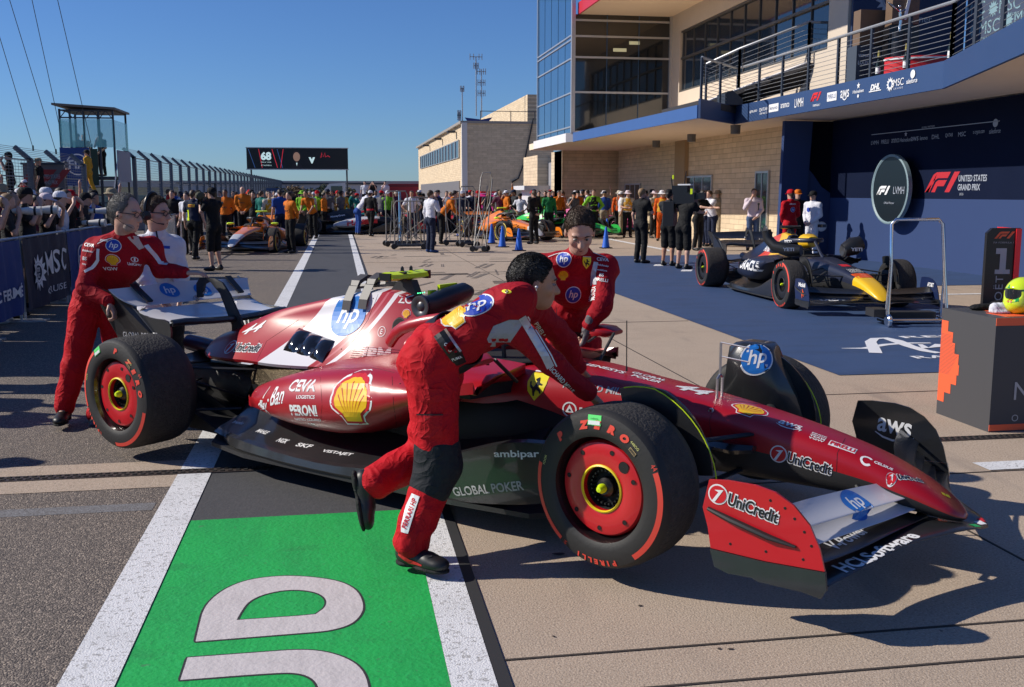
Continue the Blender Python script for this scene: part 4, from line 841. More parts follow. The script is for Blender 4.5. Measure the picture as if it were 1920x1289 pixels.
def racing_car(label, L, loc, rz, group=None, hero=False, steer=0, s=1.0, side=-1):
    C = thing('racing_car', label, 'racing car', loc, rz, group, s); bod = L['body']; acc = L.get('accent', bod)
    # nose and chassis
    # x, half width, z top, z bottom, power
    rows = [(1.75, .40, .64, .12, 4), (2.1, .42, .66, .10, 4), (2.5, .39, .695, .10, 4), (2.9, .31, .715, .17, 4), (3.3, .245, .672, .24, 4), (3.7, .205, .623, .27, 4), (4.1, .178, .553, .27, 4), (4.45, .155, .468, .26, 3.4), (4.65, .138, .392, .235, 3), (4.78, .112, .322, .215, 2.7), (4.85, .08, .27, .21, 2.4), (4.885, .03, .235, .215, 2)]
    R_ = interp(rows, 3); nm = MB()
    def cap(r): q = sect(r[0], max(r[1], .01), r[2], r[3], max(2, r[4]), 28); return q
    rings = [cap(r) for r in R_]
    def mf(i, k):
        x = (R_[i][0]+R_[min(i+1, len(R_)-1)][0])/2; zt, zb = R_[i][2], R_[i][3]; zz = sum(rings[i][k][j] for j in (2,)); f = (zz-zb)/(zt-zb)
        lim = .60 if x > 3.4 else .66
        if x < 2.55: lim = .72
        return 1 if f < lim else (2 if L.get('nose2') and x > L['nose2'] else 0)
    nm.loft(rings, 0, True, True, mf); chassis = nm.build('nose', [bod, CARM, acc], C, 45)
    # black lower tub and floor
    fl = MB(); pl = [(.35, .45), (.6, .72), (1.0, .80), (1.9, .80), (2.6, .79), (3.05, .74), (3.22, .55), (3.25, .3)]
    fl.prism([(x, -y) for x, y in pl]+[(x, y) for x, y in pl[::-1]], lambda u, v, t: (u, v, t), .06, .085); flo = fl.build('floor', CARM, C, None)
    cr = MB(); cr.loft([sect(x, w_, zt, .085, 4, 20) for x, w_, zt in ((.2, .12, .45), (.5, .2, .5), (1.1, .34, .5), (1.6, .40, .56), (2.2, .44, .6), (2.7, .38, .62), (3.1, .28, .55))]); cr.build('underbody', mat('tub_black', (.005, .005, .0055), .5, spec=.3), C, 40)
    for sg in (-1, 1):
        fe = MB(); st = [(.62, .62, .075, .13), (.9, .76, .08, .17), (1.3, .80, .08, .155), (1.8, .80, .08, .15), (2.3, .79, .075, .22), (2.6, .78, .08, .33), (2.95, .77, .12, .445), (3.2, .75, .17, .47)]
        for th, m in ((0, 0),):
            rr = []
            for x, y, z0, z1 in interp(st, 3): rr.append([(x, sg*y, z0), (x, sg*(y+.022), z0+.3*(z1-z0)), (x, sg*(y+.012), z1-.01), (x, sg*(y-.02), z1), (x, sg*(y-.03), z1-.01), (x, sg*(y-.02), z0+.01)])
            fe.loft(rr, 0)
        fnc = fe.build('floor_edge', CARB, C, 40)
        if hero and sg < 0: HERO['fence'] = fnc
        # floor upper surface blending to the sidepod
        fs = MB(); rr = []
        for x, yo, zi in interp([(.5, .62, .30), (.9, .74, .30), (1.4, .79, .26), (2.0, .78, .24), (2.5, .765, .30), (2.9, .74, .36)], 3): rr.append([(x, sg*(yo+.0), .12), (x, sg*(yo-.06), .15), (x, sg*(yo-.2), .19), (x, sg*(yo-.33), zi), (x, sg*.3, zi+.08), (x, sg*.3, .1)])
        fo = fs.loft(rr).build('floor_panel', CARB, C, 60)
        if hero and sg < 0: HERO['fpanel'] = fo
        # sidepod
        sp = MB(); rr = []
        for x, yi, yo, zt, zb, zo in interp([(.79, .50, .56, .385, .36, .37), (.86, .44, .62, .45, .315, .375), (1.1, .36, .71, .535, .27, .40), (1.4, .30, .77, .615, .25, .43), (1.8, .26, .79, .68, .265, .47), (2.2, .24, .79, .71, .42, .57), (2.5, .25, .76, .715, .585, .645), (2.70, .27, .73, .71, .66, .682)], 4):
            c_ = (yo-yi); zin = zt+.02 if x > 1.3 else zt
            rr.append([(x, sg*yi, zb+.02), (x, sg*yi, zin-.0), (x, sg*(yi+c_*.35), zt+.0), (x, sg*(yi+c_*.6), zt-.008), (x, sg*(yi+c_*.8), zt-.035), (x, sg*(yi+c_*.93), zt-.085), (x, sg*yo, zo+.015), (x, sg*(yo-.002), zo-.045), (x, sg*(yi+c_*.93), zb+(zo-zb)*.42), (x, sg*(yi+c_*.78), zb+(zo-zb)*.18), (x, sg*(yi+c_*.5), zb+.01), (x, sg*(yi+c_*.25), zb)])
        sp.loft(rr, 0, True, True); pod = sp.build('sidepod', L.get('pod', bod), C, 80)
        if hero and sg < 0: HERO['pod'] = pod
        MB().loft([[(x, sg*(.5+u*.2), .60+v) for u, v in ((-1, -.02), (1, 0), (1.05, .03), (.9, .055), (-1, .06))] for x in (2.55, 2.66)]).build('air_intake', DKH, C, None)
        # brake duct and wing mirror
        MB().tube([(2.62, sg*.50, .75), (2.64, sg*.64, .80)], .012, 6, flat=.5).tube([(2.75, sg*.42, .66), (2.74, sg*.60, .80)], .01, 6).build('mirror_stay', CARM, C)
        MB().loft([sect(x, w_, .80+h_, .80-h_, 3, 14, sg*.66) for x, w_, h_ in ((2.56, .09, .028), (2.60, .11, .038), (2.68, .10, .034), (2.74, .05, .012))]).build('wing_mirror', L.get('mirror', bod), C)
    # engine cover
    er = []; ec = [(1.78, .075, .17, 1.00, .62, 1), (1.6, .085, .21, 1.05, .60, 1.3), (1.35, .06, .29, 1.035, .575, 1.7), (1.05, .035, .34, .975, .56, 1.9), (.75, .028, .34, .91, .545, 1.9), (.45, .026, .30, .84, .535, 1.35), (.2, .03, .265, .755, .52, .9), (0, .04, .225, .68, .51, .7), (-.15, .05, .17, .63, .51, .65), (-.22, .03, .10, .60, .53, .7)]
    for x, wt, wb, zt, zb, pw in interp(ec, 4):
        hs = []; n = 9
        for k in range(n+1):
            f = k/n; y = wt+(wb-wt)*f**pw; z = zt-(zt-zb)*f-.02*(1-f); hs.append((y, z))
        ring = [(x, 0, zt)]+[(x, y, z) for y, z in hs]+[(x, wb*.96, zb-.02), (x, -wb*.96, zb-.02)]+[(x, -y, z) for y, z in hs[::-1]]; er.append(ring)
    cov = MB().loft(er).build('engine_cover', L.get('cover_paint', bod), C, 55)
    if hero: HERO.update(cover=cov, chassis=chassis)
    MB().loft([sect(x, w_, zt, zb, 2.6, 20) for x, w_, zt, zb in ((1.79, .10, 1.0, .83), (1.80, .10, 1.0, .83))]).build('airbox_intake', DKH, C, None)
    MB().loft([sect(x, w_, .82+h_, .60, 3, 18) for x, w_, h_ in ((1.76, .2, -.02), (1.95, .22, 0), (2.1, .15, -.02))]).build('headrest', bod, C, 50)
    MB().loft([sect(x, w_, z_, z_-.02, 2.6, 20) for x, w_, z_ in ((1.98, .10, .705), (2.05, .2, .71), (2.4, .22, .718), (2.62, .2, .725), (2.72, .08, .728))]).build('cockpit_opening', DKH, C, None)
    MB().tube([(2.45, -.12, .72), (2.45, -.13, .79), (2.45, 0, .80), (2.45, .13, .79), (2.45, .12, .72)], .014, 6).build('steering_wheel', CARM, C)
    # halo
    hp_ = [(1.72, .27, .76), (1.85, .30, .86), (2.1, .29, .925), (2.35, .22, .95), (2.52, .10, .955), (2.56, 0, .955)]
    pts = hp_+[(x, -y, z) for x, y, z in hp_[::-1][1:]]; pts = [tuple(p) for p in interp(pts, 3)]
    MB().tube(pts, .03, 10, flat=1.25).tube([(2.56, 0, .95), (2.68, 0, .86), (2.80, 0, .76), (2.9, 0, .70)], [.028, .024, .024, .03], 8).build('halo', L.get('halo', bod), C)
    # camera pod above the airbox
    MB().prism([(1.5, 1.03), (1.72, 1.02), (1.68, 1.11), (1.58, 1.11)], lambda u, v, t: (u, t, v), -.03, .03).build('camera_mount', CARM, C, None)
    tp = MB(); tp.loft([[(x+.0+dx, y, 1.135+dz) for dx, dz in ((-.055, -.016), (-.05, .018), (0, .03), (.055, .015), (.06, -.01), (0, -.026))] for y, x in ((-.17, 1.60), (-.12, 1.62), (0, 1.63), (.12, 1.62), (.17, 1.60))], 0, True, True, lambda i, k: 0); cam_ = tp.build('camera_pod', L.get('tcam', YEL), C, 40)
    if hero:
        MB().box((1.62, -.075, 1.135), (.11, .03, .055)).box((1.61, .16, 1.135), (.11, .03, .05)).box((1.60, -.172, 1.135), (.09, .012, .045)).lathe([(.012, .0), (.01, .035), (.002, .045)], (1.62, -.04, 1.15), 'z', 8).lathe([(.012, .0), (.01, .035), (.002, .045)], (1.62, .04, 1.15), 'z', 8).build('pod_band', MATS['black_gloss'], cam_, None)
        lm = MB(); [lm.ball((1.735-.0*k, -.03+.02*k, 1.035), .004, 6) for k in range(4)]; lm.build('status_lamp', mat('green_led', (.1, .9, .3), .4, emit=((.1, 1, .4), 3)), C, None)
    # rear wing
    dz = .0; rw = L.get('rear_wing', CARB)
    wg = MB(); wing(wg, [(-.505, -.06, .765, .36, R(9)), (-.4, -.04, .775, .38, R(9)), (-.2, -.02, .762, .40, R(10)), (0, -.02, .755, .40, R(11)), (.2, -.02, .762, .40, R(10)), (.4, -.04, .775, .38, R(9)), (.505, -.06, .765, .36, R(9))], 0, 3); wo = wg.build('rear_wing_plane', L.get('rw_plane', rw), C, 40)
    le = MB().tube([(-.055, -.5, .765), (-.035, -.4, .77), (-.012, -.2, .757), (-.01, 0, .75), (-.012, .2, .757), (-.035, .4, .77), (-.055, .5, .765)], .024, 8).build('wing_leading_edge', CARB, wo)
    wg = MB(); wing(wg, [(-.50, -.43, .855, .21, R(34), .06), (-.3, -.43, .855, .22, R(34), .06), (0, -.43, .855, .23, R(35), .06), (.3, -.43, .855, .22, R(34), .06), (.50, -.43, .855, .21, R(34), .06)], 0, 3); wf = wg.build('rear_wing_flap', L.get('rw_flap', rw), C, 40)
    for vv in wf.data.vertices:
        if abs(vv.co.y) > .40: vv.co.y += math.copysign((abs(vv.co.y)-.40)*1.2*max(0, (-.44-vv.co.x)/.18), vv.co.y)
    if hero: HERO.update(rwp=wo, rwf=wf)
    for sg in (-1, 1):
        po = [(-.76, .985), (-.66, .965), (-.55, .90), (-.46, .84), (-.38, .805), (-.27, .785), (-.09, .785), (-.05, .74), (-.065, .6), (-.10, .42), (-.25, .37), (-.55, .40), (-.66, .6), (-.73, .78)]
        e_ = MB().prism(smoothp(po, 1), lambda u, v, t: (u, sg*(.505+t+.42*max(0, -.46-u)*max(0, v-.62)/.35-.03*max(0, (.6-v)*3)), v), -.007, .007).build('wing_endplate', L.get('endplate', CARB), C, None)
        if hero and sg < 0: HERO['rwe'] = e_
        if hero and sg > 0: HERO['rwe2'] = e_
    py = MB()
    for sg in ((0,) if not hero else (0,)):
        py.loft([[(x-.06*w_, -.008, z), (x, -.014, z), (x+.06*w_, -.008, z), (x+.06*w_, .008, z), (x, .014, z), (x-.06*w_, .008, z)] for x, z, w_ in ((-.02, .45, 1.3), (.02, .60, 1.2), (.02, .70, 1.1), (-.04, .80, 1), (-.11, .92, .9), (-.2, 1.0, 1.1), (-.3, 1.025, 1.4), (-.38, .98, .8), (-.4, .88, .5))])
    py.build('wing_pylon', CARM, C, 50)
    MB().tube([(-.33, 0, .93), (-.43, 0, .87)], .008, 6).tube([(-.43, -.0, .86), (-.46, 0, .88)], .018, 8).build('flap_actuator', MET, C)
    wg = MB(); wing(wg, [(-.48, -.2, .40, .16, R(10)), (0, -.22, .45, .18, R(14)), (.48, -.2, .40, .16, R(10))], 0, 3); wg.build('beam_wing', CARB, C)
    MB().tube([(.0, 0, .50), (-.2, 0, .50), (-.42, 0, .525), (-.55, 0, .535)], [.07, .07, .062, .058], 18).build('exhaust_pipe', mat('burnt_steel', (.05, .045, .055), .3, metal=.9, var=(4, .8, (.03, .04, .12))), C); MB().lathe([(.05, 0), (.05, .02)], (-.556, 0, .535), 'x', 16).build('exhaust_mouth', DKH, C, None)
    MB().loft([sect(x, w_, .42, .14, 3, 14) for x, w_ in ((-.62, .05), (-.4, .08), (.2, .14), (.5, .2))]).build('gearbox', CARM, C, 40); MB().box((-.65, 0, .34), (.04, .06, .14)).build('rain_light', mat('dark_red_lens', (.1, .005, .005), .3), C, None)
    # diffuser
    df = MB(); df.loft([[(x, -.5, z), (x, .5, z), (x, .5, z+.02), (x, -.5, z+.02)] for x, z in ((.5, .07), (.1, .10), (-.3, .25))])
    for y in (-.5, -.25, .25, .5): df.prism([(.45, .06), (-.32, .08), (-.35, .3), (-.2, .3), (.3, .12)], lambda u, v, t: (u, y+t, v), -.006, .006)
    df.build('diffuser', CARM, C, None)
    # suspension
    for sg in (-1, 1):
        for (a_, b_, w_) in (((3.35, .2, .58), (3.58, .76, .50), .022), ((3.95, .17, .50), (3.64, .76, .50), .022), ((3.4, .22, .32), (3.58, .76, .22), .02), ((3.9, .18, .32), (3.66, .76, .22), .02), ((3.5, .2, .56), (3.6, .74, .25), .018), ((3.8, .19, .45), (3.75, .74, .36), .014),
                             ((.55, .16, .46), (.05, .66, .50), .02), ((-.2, .1, .44), (-.02, .66, .50), .02), ((.6, .2, .22), (.05, .66, .20), .02), ((-.25, .1, .22), (-.05, .66, .20), .02), ((.3, .18, .24), (.08, .64, .46), .016), ((-.3, .1, .3), (-.1, .66, .28), .014)):
            MB().tube([(a_[0], sg*a_[1], a_[2]), (b_[0], sg*b_[1], b_[2])], w_, 8, flat=.45).build('suspension_arm', CARM, C)
        MB().loft([sect(x, .05, .36+h_, .36-h_, 3, 12, sg*.66) for x, h_ in ((3.42, .10), (3.5, .2), (3.7, .2), (3.8, .12))]).build('brake_duct', CARM, C, 40)
        MB().loft([sect(x, .05, .36+h_, .36-h_, 3, 12, sg*.58) for x, h_ in ((-.16, .12), (-.1, .2), (.1, .2), (.2, .12))]).build('brake_duct', CARM, C, 40)
        # deflector over the front wheel
        w2 = MB(); rr = []
        for k in range(13):
            a = R(104-k*8); rr.append([(3.6+q*math.cos(a), sg*(.665+t-.05*max(0, q-.36)), .36+q*math.sin(a)) for q, t in ((.30, 0), (.425-.035*abs(k-4)/6, 0), (.425-.035*abs(k-4)/6, -.012), (.30, -.012))])
        w2.loft(rr); wdf = w2.build('wheel_deflector', CARB, C, 50)
        MB().tube([(3.6+.40*math.cos(R(100-k*7.5)), sg*.672, .36+(.418-.03*abs(k-3)/6)*math.sin(R(100-k*7.5))) for k in range(14)], .0026, 6).build('deflector_edge', L.get('edge', YEL), wdf)
        if hero and sg > 0:
            q = MB(); rr = []
            for f_, xc, wx, zz, yo in ((0, 3.70, .23, .42, 0), (.35, 3.69, .2, .56, -.03), (.7, 3.66, .15, .70, -.05), (.93, 3.64, .12, .80, -.04), (1, 3.64, .09, .825, -.02)):
                rr.append([(xc-wx, .56+yo, zz), (xc-wx*.3, .50+yo, zz+.005), (xc+wx*.6, .53+yo, zz), (xc+wx, .60+yo, zz-.01), (xc+wx*.8, .70, zz-.005), (xc-wx*.7, .70, zz)])
            HERO['scoop'] = q.loft(rr).build('brake_scoop', CARB, C, 50)
    # front wing: (y, leading edge x, z, chord, angle)
    fw = L.get('fw', CARB)
    def sym(r): return [(-a[0],)+a[1:] for a in r[::-1]]+[b for b in r if b[0] > 0]
    wg = MB(); wing(wg, sym([(0, 4.975, .195, .30, R(1), .09, .02), (.1, 4.93, .205, .29, R(1), .09, .02), (.2, 4.87, .203, .28, R(2), .09, .03), (.42, 4.745, .19, .25, R(3), .09, .05), (.65, 4.675, .165, .25, R(6), .09, .05), (.96, 4.60, .15, .22, R(10), .09, .05)]), 0, 3); w0 = wg.build('front_wing_plane', fw, C, 40)
    w1 = []
    for nm_, st in (('front_wing_flap', [(.09, 4.75, .225, .14, R(6)), (.35, 4.68, .215, .14, R(10)), (.65, 4.61, .205, .14, R(14)), (.955, 4.53, .21, .12, R(20))]), ('front_wing_flap', [(.11, 4.70, .255, .11, R(16)), (.35, 4.63, .25, .11, R(22)), (.65, 4.54, .25, .11, R(28)), (.955, 4.475, .26, .10, R(32))]), ('front_wing_flap', [(.12, 4.66, .30, .13, R(22)), (.35, 4.59, .305, .13, R(28)), (.65, 4.50, .31, .13, R(32)), (.955, 4.44, .33, .12, R(36))])):
        for sg in (-1, 1):
            wg = MB(); wing(wg, [(sg*a[0], a[1], a[2]-(.03*a[0] if sg > 0 else 0))+a[3:] for a in st], 0, 3); k = len(w1)//2; o = wg.build(nm_, L.get('flap%d' % k, fw) if sg < 0 else fw, C, 40); w1.append(o)
    if hero: HERO['flaps'] = w1; HERO['fwp'] = w0
    epo = [(4.10, .49), (4.18, .50), (4.30, .50), (4.38, .485), (4.455, .445), (4.52, .38), (4.562, .295), (4.585, .21), (4.35, .20), (4.115, .205), (4.10, .29), (4.075, .37)]
    for sg in (-1, 1):
        e_ = MB().prism(epo, lambda u, v, t: (u, sg*(.968+t+.0*(v-.3)), v), -.006, .006).build('front_endplate', L['endplate_f'] if sg < 0 else L.get('endplate_f2', L['endplate_f']), C, None)
        if hero: HERO['ep%d' % sg] = e_
        lp = MB().prism([(4.115, .203), (4.35, .198), (4.588, .208), (4.60, .14), (4.58, .105), (4.50, .115), (4.33, .115), (4.30, .125), (4.2, .12), (4.14, .135)], lambda u, v, t: (u, sg*(.972+t+(.2-v)*.12), v), -.009, .009).build('footplate', CARB, e_, None)
        lp2 = MB().tube([(4.10, sg*.975, .37), (4.2, sg*.985, .345), (4.36, sg*.985, .305), (4.47, sg*.978, .285)], [.012, .017, .017, .008], 8, flat=.7).build('dive_vane', CARM, e_)
    for sg in (-1, 1): MB().tube([(4.45, sg*.15, .33), (4.52, sg*.19, .27), (4.6, sg*.15, .22)], .018, 8, flat=.6).build('flap_adjuster', CARM, C)
    # wheels
    for nm_, x, y, wd, st, hh in (('front_wheel', 3.6, .8475, .305, steer, 1), ('rear_wheel', 0, .7975, .405, 0, 2)):
        for sg in (-1, 1): wheel(C, x, sg*y, wd, sg, st, L, (0 if not hero else (1 if nm_[0] == 'f' else 28)) if sg < 0 or 1 else 0, nm_)
    return C
HERO = {}
REDP = paint('car_red', (.37, .003, .010), .38, coat=.35); WHP = (.72, .70, .72)
COVP = paint('car_red_white_band', (.37, .003, .010), .38, [(.12, .88, .60, .86, WHP), (.645, .86, .665, .86, (.5, .1, .12)), (.71, .86, .75, .86, WHP)], coat=.35)
LH = dict(body=REDP, cover_paint=COVP, cover=mat('cover_red', (.50, .006, .012), .35, coat=.3), ring=mat('ring_yellow', (.8, .62, .02), .4), endplate_f=mat('endplate_red', (.50, .004, .012), .4, coat=.3), endplate_f2=CARB,
          rw_plane=mat('wing_white', (.62, .61, .63), .35, coat=.4), rw_flap=MATS['wing_white'], flap2=MATS['wing_white'], flap1=MATS['wing_white'])
CARLOC = (-0.739, 7.387, .075); CARRZ = -.7916
HC_ = racing_car('large red racing car numbered 44 with red wheel covers, pushed across the foreground', LH, CARLOC, CARRZ, hero=True, steer=R(-5))
HT = {k: bvh(o) for k, o in HERO.items() if not isinstance(o, list)}
# ================= writing and marks on the red car =================
CM = MX.Translation(V(CARLOC)) @ MX.Rotation(CARRZ, 4, 'Z'); CMI = CM.inverted()
def hit(px, py, tg):
    d, _ = ray(px, py); o_ = CMI @ CAMP; dd = (CMI.to_3x3() @ d).normalized(); best = None
    for t in tg:
        h = t.ray_cast(o_, dd)
        if h[0] is not None and (best is None or h[3] < best[3]): best = h
    if best is None: print('MISS', px, py); return None
    return best[0]
MW = mat('car_white_print', (.78, .78, .78), .4); MBK = MATS['black_gloss']; MHP = mat('hp_blue', (.015, .17, .55), .4); MSY = mat('shell_yellow', (.85, .50, .01), .4); MSR = mat('mark_red', (.6, .01, .02), .4); MGY = mat('car_grey_print', (.4, .4, .42), .5)
SIDE = (V((1, 0, 0)), V((0, 0, 1))); TOP = (V((1, 0, 0)), V((0, 1, 0)))
def put(art, px, py, tg, uv, parent, sc_=1, rot=0, eps=.0015, grid=.03, back=.3, depth=.5, name='marking'):
    P = hit(px, py, [HT[k] for k in tg])
    if P is None: return
    u, v = uv; c, s = math.cos(R(rot)), math.sin(R(rot)); u2 = (u*c+v*s)*sc_; v2 = (v*c-u*s)*sc_
    return art.lay(name, parent, P, u2, v2, [HT[k] for k in tg], eps=eps, grid=grid, back=back, depth=depth)
def hp_logo(a, r, x=0, y=0, sy=1.0, blue=None, ring=None, white=None):
    if ring: a.add(disc2d(r*1.1, 32, (x, y), sy), ring, 0)
    a.add(disc2d(r, 32, (x, y), sy), blue or MHP, 2); a.txt('hp', white or MW, r*1.25*sy, x, y-.03*r, shear=.25, bold=.015, lift=4, w=r*1.25)
    a.add(poly2d([(x+.02*r, y+.42*r), (x+.14*r, y+.42*r), (x+.34*r, y+.93*r), (x+.22*r, y+.95*r)]), white or MW, 4) if 0 else None
def shell_logo(a, r, x=0, y=0, outline=None, bg=None):
    def fan(q, base):
        pts = [(x-q*.42, y-base), (x-q*.52, y-q*.55), (x-q*.93, y-q*.28)]
        for k in range(25): t = R(190-k*200/24); w_ = 1+.035*abs(math.sin(k*math.pi/3)); pts.append((x+q*w_*math.cos(t), y+.0+q*.92*w_*math.sin(t)*1.0))
        return poly2d(pts+[(x+q*.93, y-q*.28), (x+q*.52, y-q*.55), (x+q*.42, y-base)])
    a.add(fan(r*1.2, r*1.02), outline or MW, 0); a.add(fan(r*1.1, r*.96), bg or MSR, 2); a.add(fan(r*.94, r*.86), MSY, 4)
    for k in range(-3, 4):
        t = R(90-k*24); c_, s_ = math.cos(t), math.sin(t); q = r*.8
        a.add(poly2d([(x+k*r*.07, y-r*.62), (x+c_*q-s_*.028*r, y+s_*q*.92+c_*.028*r), (x+c_*q+s_*.028*r, y+s_*q*.92-c_*.028*r)]), bg or MSR, 6)
def outl(a, s_, h, x, y, w_, mo, mi_):
    text2d(s_, 0, .02); text2d(s_, 0, .09); hp, wp = TXH[(s_, 0, .02, 1.0, 1)]; hb, wb = TXH[(s_, 0, .09, 1.0, 1)]
    a.txt(s_, mo, h*hb/hp, x, y, bold=.09, w=w_*wb/wp, lift=1); a.txt(s_, mi_, h, x, y, bold=.02, w=w_, lift=4)
def unicredit(a, h, x=0, y=0, dark=True):
    W_ = h*5.0; a.add(disc2d(h*.82, 24, (x-W_*.48, y)), MW, 0); a.add(disc2d(h*.7, 24, (x-W_*.48, y)), MSR, 3); a.add(poly2d([(x-W_*.48-h*.35, y-h*.62), (x-W_*.48-h*.1, y-h*.66), (x-W_*.48+h*.38, y+h*.5), (x-W_*.48-h*.35, y+h*.28), (x-W_*.48+.02*h, y+.2*h)]), MW, 5)
    outl(a, 'UniCredit', h, x+h*.55, y, W_*.82, MW, MBK)
def horse(a, h, x, y, m):
    pts = [(-.1, -.5), (-.02, -.5), (-.02, -.3), (.05, -.14), (.2, -.22), (.3, -.36), (.37, -.33), (.3, -.12), (.12, .02), (.14, .12), (.32, .1), (.36, .17), (.16, .24), (.12, .36), (.06, .5), (-.02, .46), (-.12, .4), (-.08, .34), (.0, .3), (-.05, .12), (-.12, -.02), (-.28, .1), (-.34, .3), (-.42, .24), (-.34, .0), (-.2, -.14), (-.16, -.3)]
    a.add(poly2d([(x+u*h, y+v*h) for u, v in pts]), m, 6)
def shield(a, h, x=0, y=0):
    pts = [(-.4, .5), (.4, .5), (.42, .15), (.33, -.18), (0, -.55), (-.33, -.18), (-.42, .15)]
    a.add(poly2d([(x+u*h, y+v*h) for u, v in pts]), MSY if 0 else mat('shield_yellow', (.85, .72, .02), .4), 2); horse(a, h*.72, x, y, MBK)
    a.add(poly2d([(x-.4*h, y+.53*h), (x+.4*h, y+.53*h), (x+.4*h, y+.57*h), (x-.4*h, y+.57*h)]), MW, 2)
hc = HERO['cover']; hpod = HERO['pod']; hn = HERO['chassis']; hf = HERO['fence']
# side pod
a = Art(); shell_logo(a, .135); put(a, 657, 752, ['pod'], SIDE, hpod, rot=6)
a = Art(); a.txt('CEVA', MW, .062, 0, 0, bold=.03, w=.25); a.txt('LOGISTICS', MW, .02, .05, -.06, w=.16, bold=.02); put(a, 566, 724, ['pod'], SIDE, hpod, rot=7)
a = Art(); a.txt('PERONI', MW, .065, 0, 0, bold=.04, w=.24); a.txt('NASTRO AZZURRO', MW, .016, .01, -.055, w=.24, bold=.02); a.txt('0.0%', MW, .025, .03, -.09); put(a, 568, 770, ['pod'], SIDE, hpod, rot=7)
a = Art(); a.txt('Ray', MW, .09, -.09, -.035, shear=.5, bold=.012, w=.13, rot=-2); a.add(disc2d(.01, 12, (0, .0)), MW, 1); a.txt('Ban', MW, .12, .11, .02, shear=.4, bold=.012, w=.18); a.add(stroke([(-.17, -.02), (-.1, .0), (-.05, .09)], [.012, .014, .006]), MW, 1); a.add(stroke([(-.12, -.02), (-.06, -.07), (-.04, -.12)], [.014, .012, .004]), MW, 1); put(a, 503, 751, ['pod'], SIDE, hpod, rot=14, sc_=.86, back=.4, depth=.8)
ANG = (V((1, 0, 0)), V((0, .5, .86)))
a = Art()
for k in range(8): pass
sh = text2d('IBM', 0, .05)
vs, fs = sh
a.add(xf(sh, .10, 0, 0), mat('ibm_grey', (.62, .42, .44), .5), 1)
for k in range(7): a.add(poly2d([(-.19, -.045+k*.0145), (.19, -.045+k*.0145), (.19, -.041+k*.0145), (-.19, -.041+k*.0145)]), REDP, 4)
put(a, 706, 666, ['pod', 'cover'], ANG, hpod, rot=4)
# engine cover
f0, f1, f2 = HERO['flaps'][0], HERO['flaps'][2], HERO['flaps'][4]; HT['f0'], HT['f1'], HT['f2'], HT['g0'] = bvh(f0), bvh(f1), bvh(f2), bvh(HERO['flaps'][1])
FL = (V((1, 0, 0)), V((0, .35, .94)))
a = Art(); hp_logo(a, .165, sy=.85); put(a, 654, 592, ['cover'], FL, hc, rot=4)
a = Art(); unicredit(a, .055); put(a, 458, 652, ['cover'], FL, hc, rot=3, sc_=1.2, back=.4, depth=.6)
a = Art(); a.txt('44', MW, .085, 0, 0, shear=.5, bold=.02, w=.22); put(a, 476, 616, ['cover'], (V((1, 0, 0)), V((0, .7, .7))), hc, rot=14)
a = Art(); a.txt('ZCG', MW, .05, 0, 0, bold=.02, w=.15); put(a, 766, 562, ['cover'], SIDE, hc)
a = Art(); shell_logo(a, .026); put(a, 762, 589, ['cover'], SIDE, hc)
a = Art(); a.add(disc2d(.045, 20, (0, 0), 1.2), DKH, 2); a.add(ring2d(.045, .05), MATS['matt_carbon'], 3); put(a, 748, 612, ['cover'], SIDE, hc)
a = Art(); a.add(ring2d(.028, .031), MW, 2); a.txt('E', MW, .03, 0, 0, lift=2); put(a, 716, 622, ['cover', 'pod'], SIDE, hc)
# louvred opening with three carbon humps
P1, P2, P3, P4 = [hit(x, y, [HT['cover']]) for x, y in ((531, 657), (561, 615), (628, 640), (604, 681))]
lv = MB(); n_ = (P2-P1).cross(P3-P1).normalized(); n_ = n_ if n_.y < 0 else -n_; rr = []
for i in range(19):
    f = i/18; ph = (f*3) % 1; h_ = .006+.032*math.sin(math.pi*min(1, ph*1.02)) if i < 18 else .006; row = []
    for k in range(9): g_ = k/8; b_ = P1.lerp(P4, f).lerp(P2.lerp(P3, f), g_); row.append(b_+n_*(h_*math.sin(math.pi*g_)**.5+.002 if 0 < k < 8 else .0))
    rr.append(row)
lv.loft(rr, 0, False, False); lv.build('cooling_louvre', mat('gloss_carbon_louvre', (.01, .01, .011), .08, coat=1, bump=(14, .5, .01)), hc, 60)
for px_, py_ in ((655, 572), (685, 570)):
    P = hit(px_, py_, [HT['cover']]); mb = MB()
    mb.loft([[V(P)+V(q) for q in ((dx-.035, dy-.01, dz), (dx+.035, dy-.01, dz), (dx+.035, dy+.012, dz+.035), (dx-.035, dy+.012, dz+.035))] for dx, dy, dz in ((0, -.025, -.03), (.005, -.015, .03), (.02, .03, .12), (.03, .10, .155), (.035, .22, .13))]); mb.build('cover_clamp', mat('clamp_grey', (.06, .055, .055), .5), hc, None)
MB().tube([(1.2, 0, 1.045), (1.45, 0, 1.075), (1.55, .1, 1.07)], .018, 6).build('clamp_bar', MATS['clamp_grey'], hc)
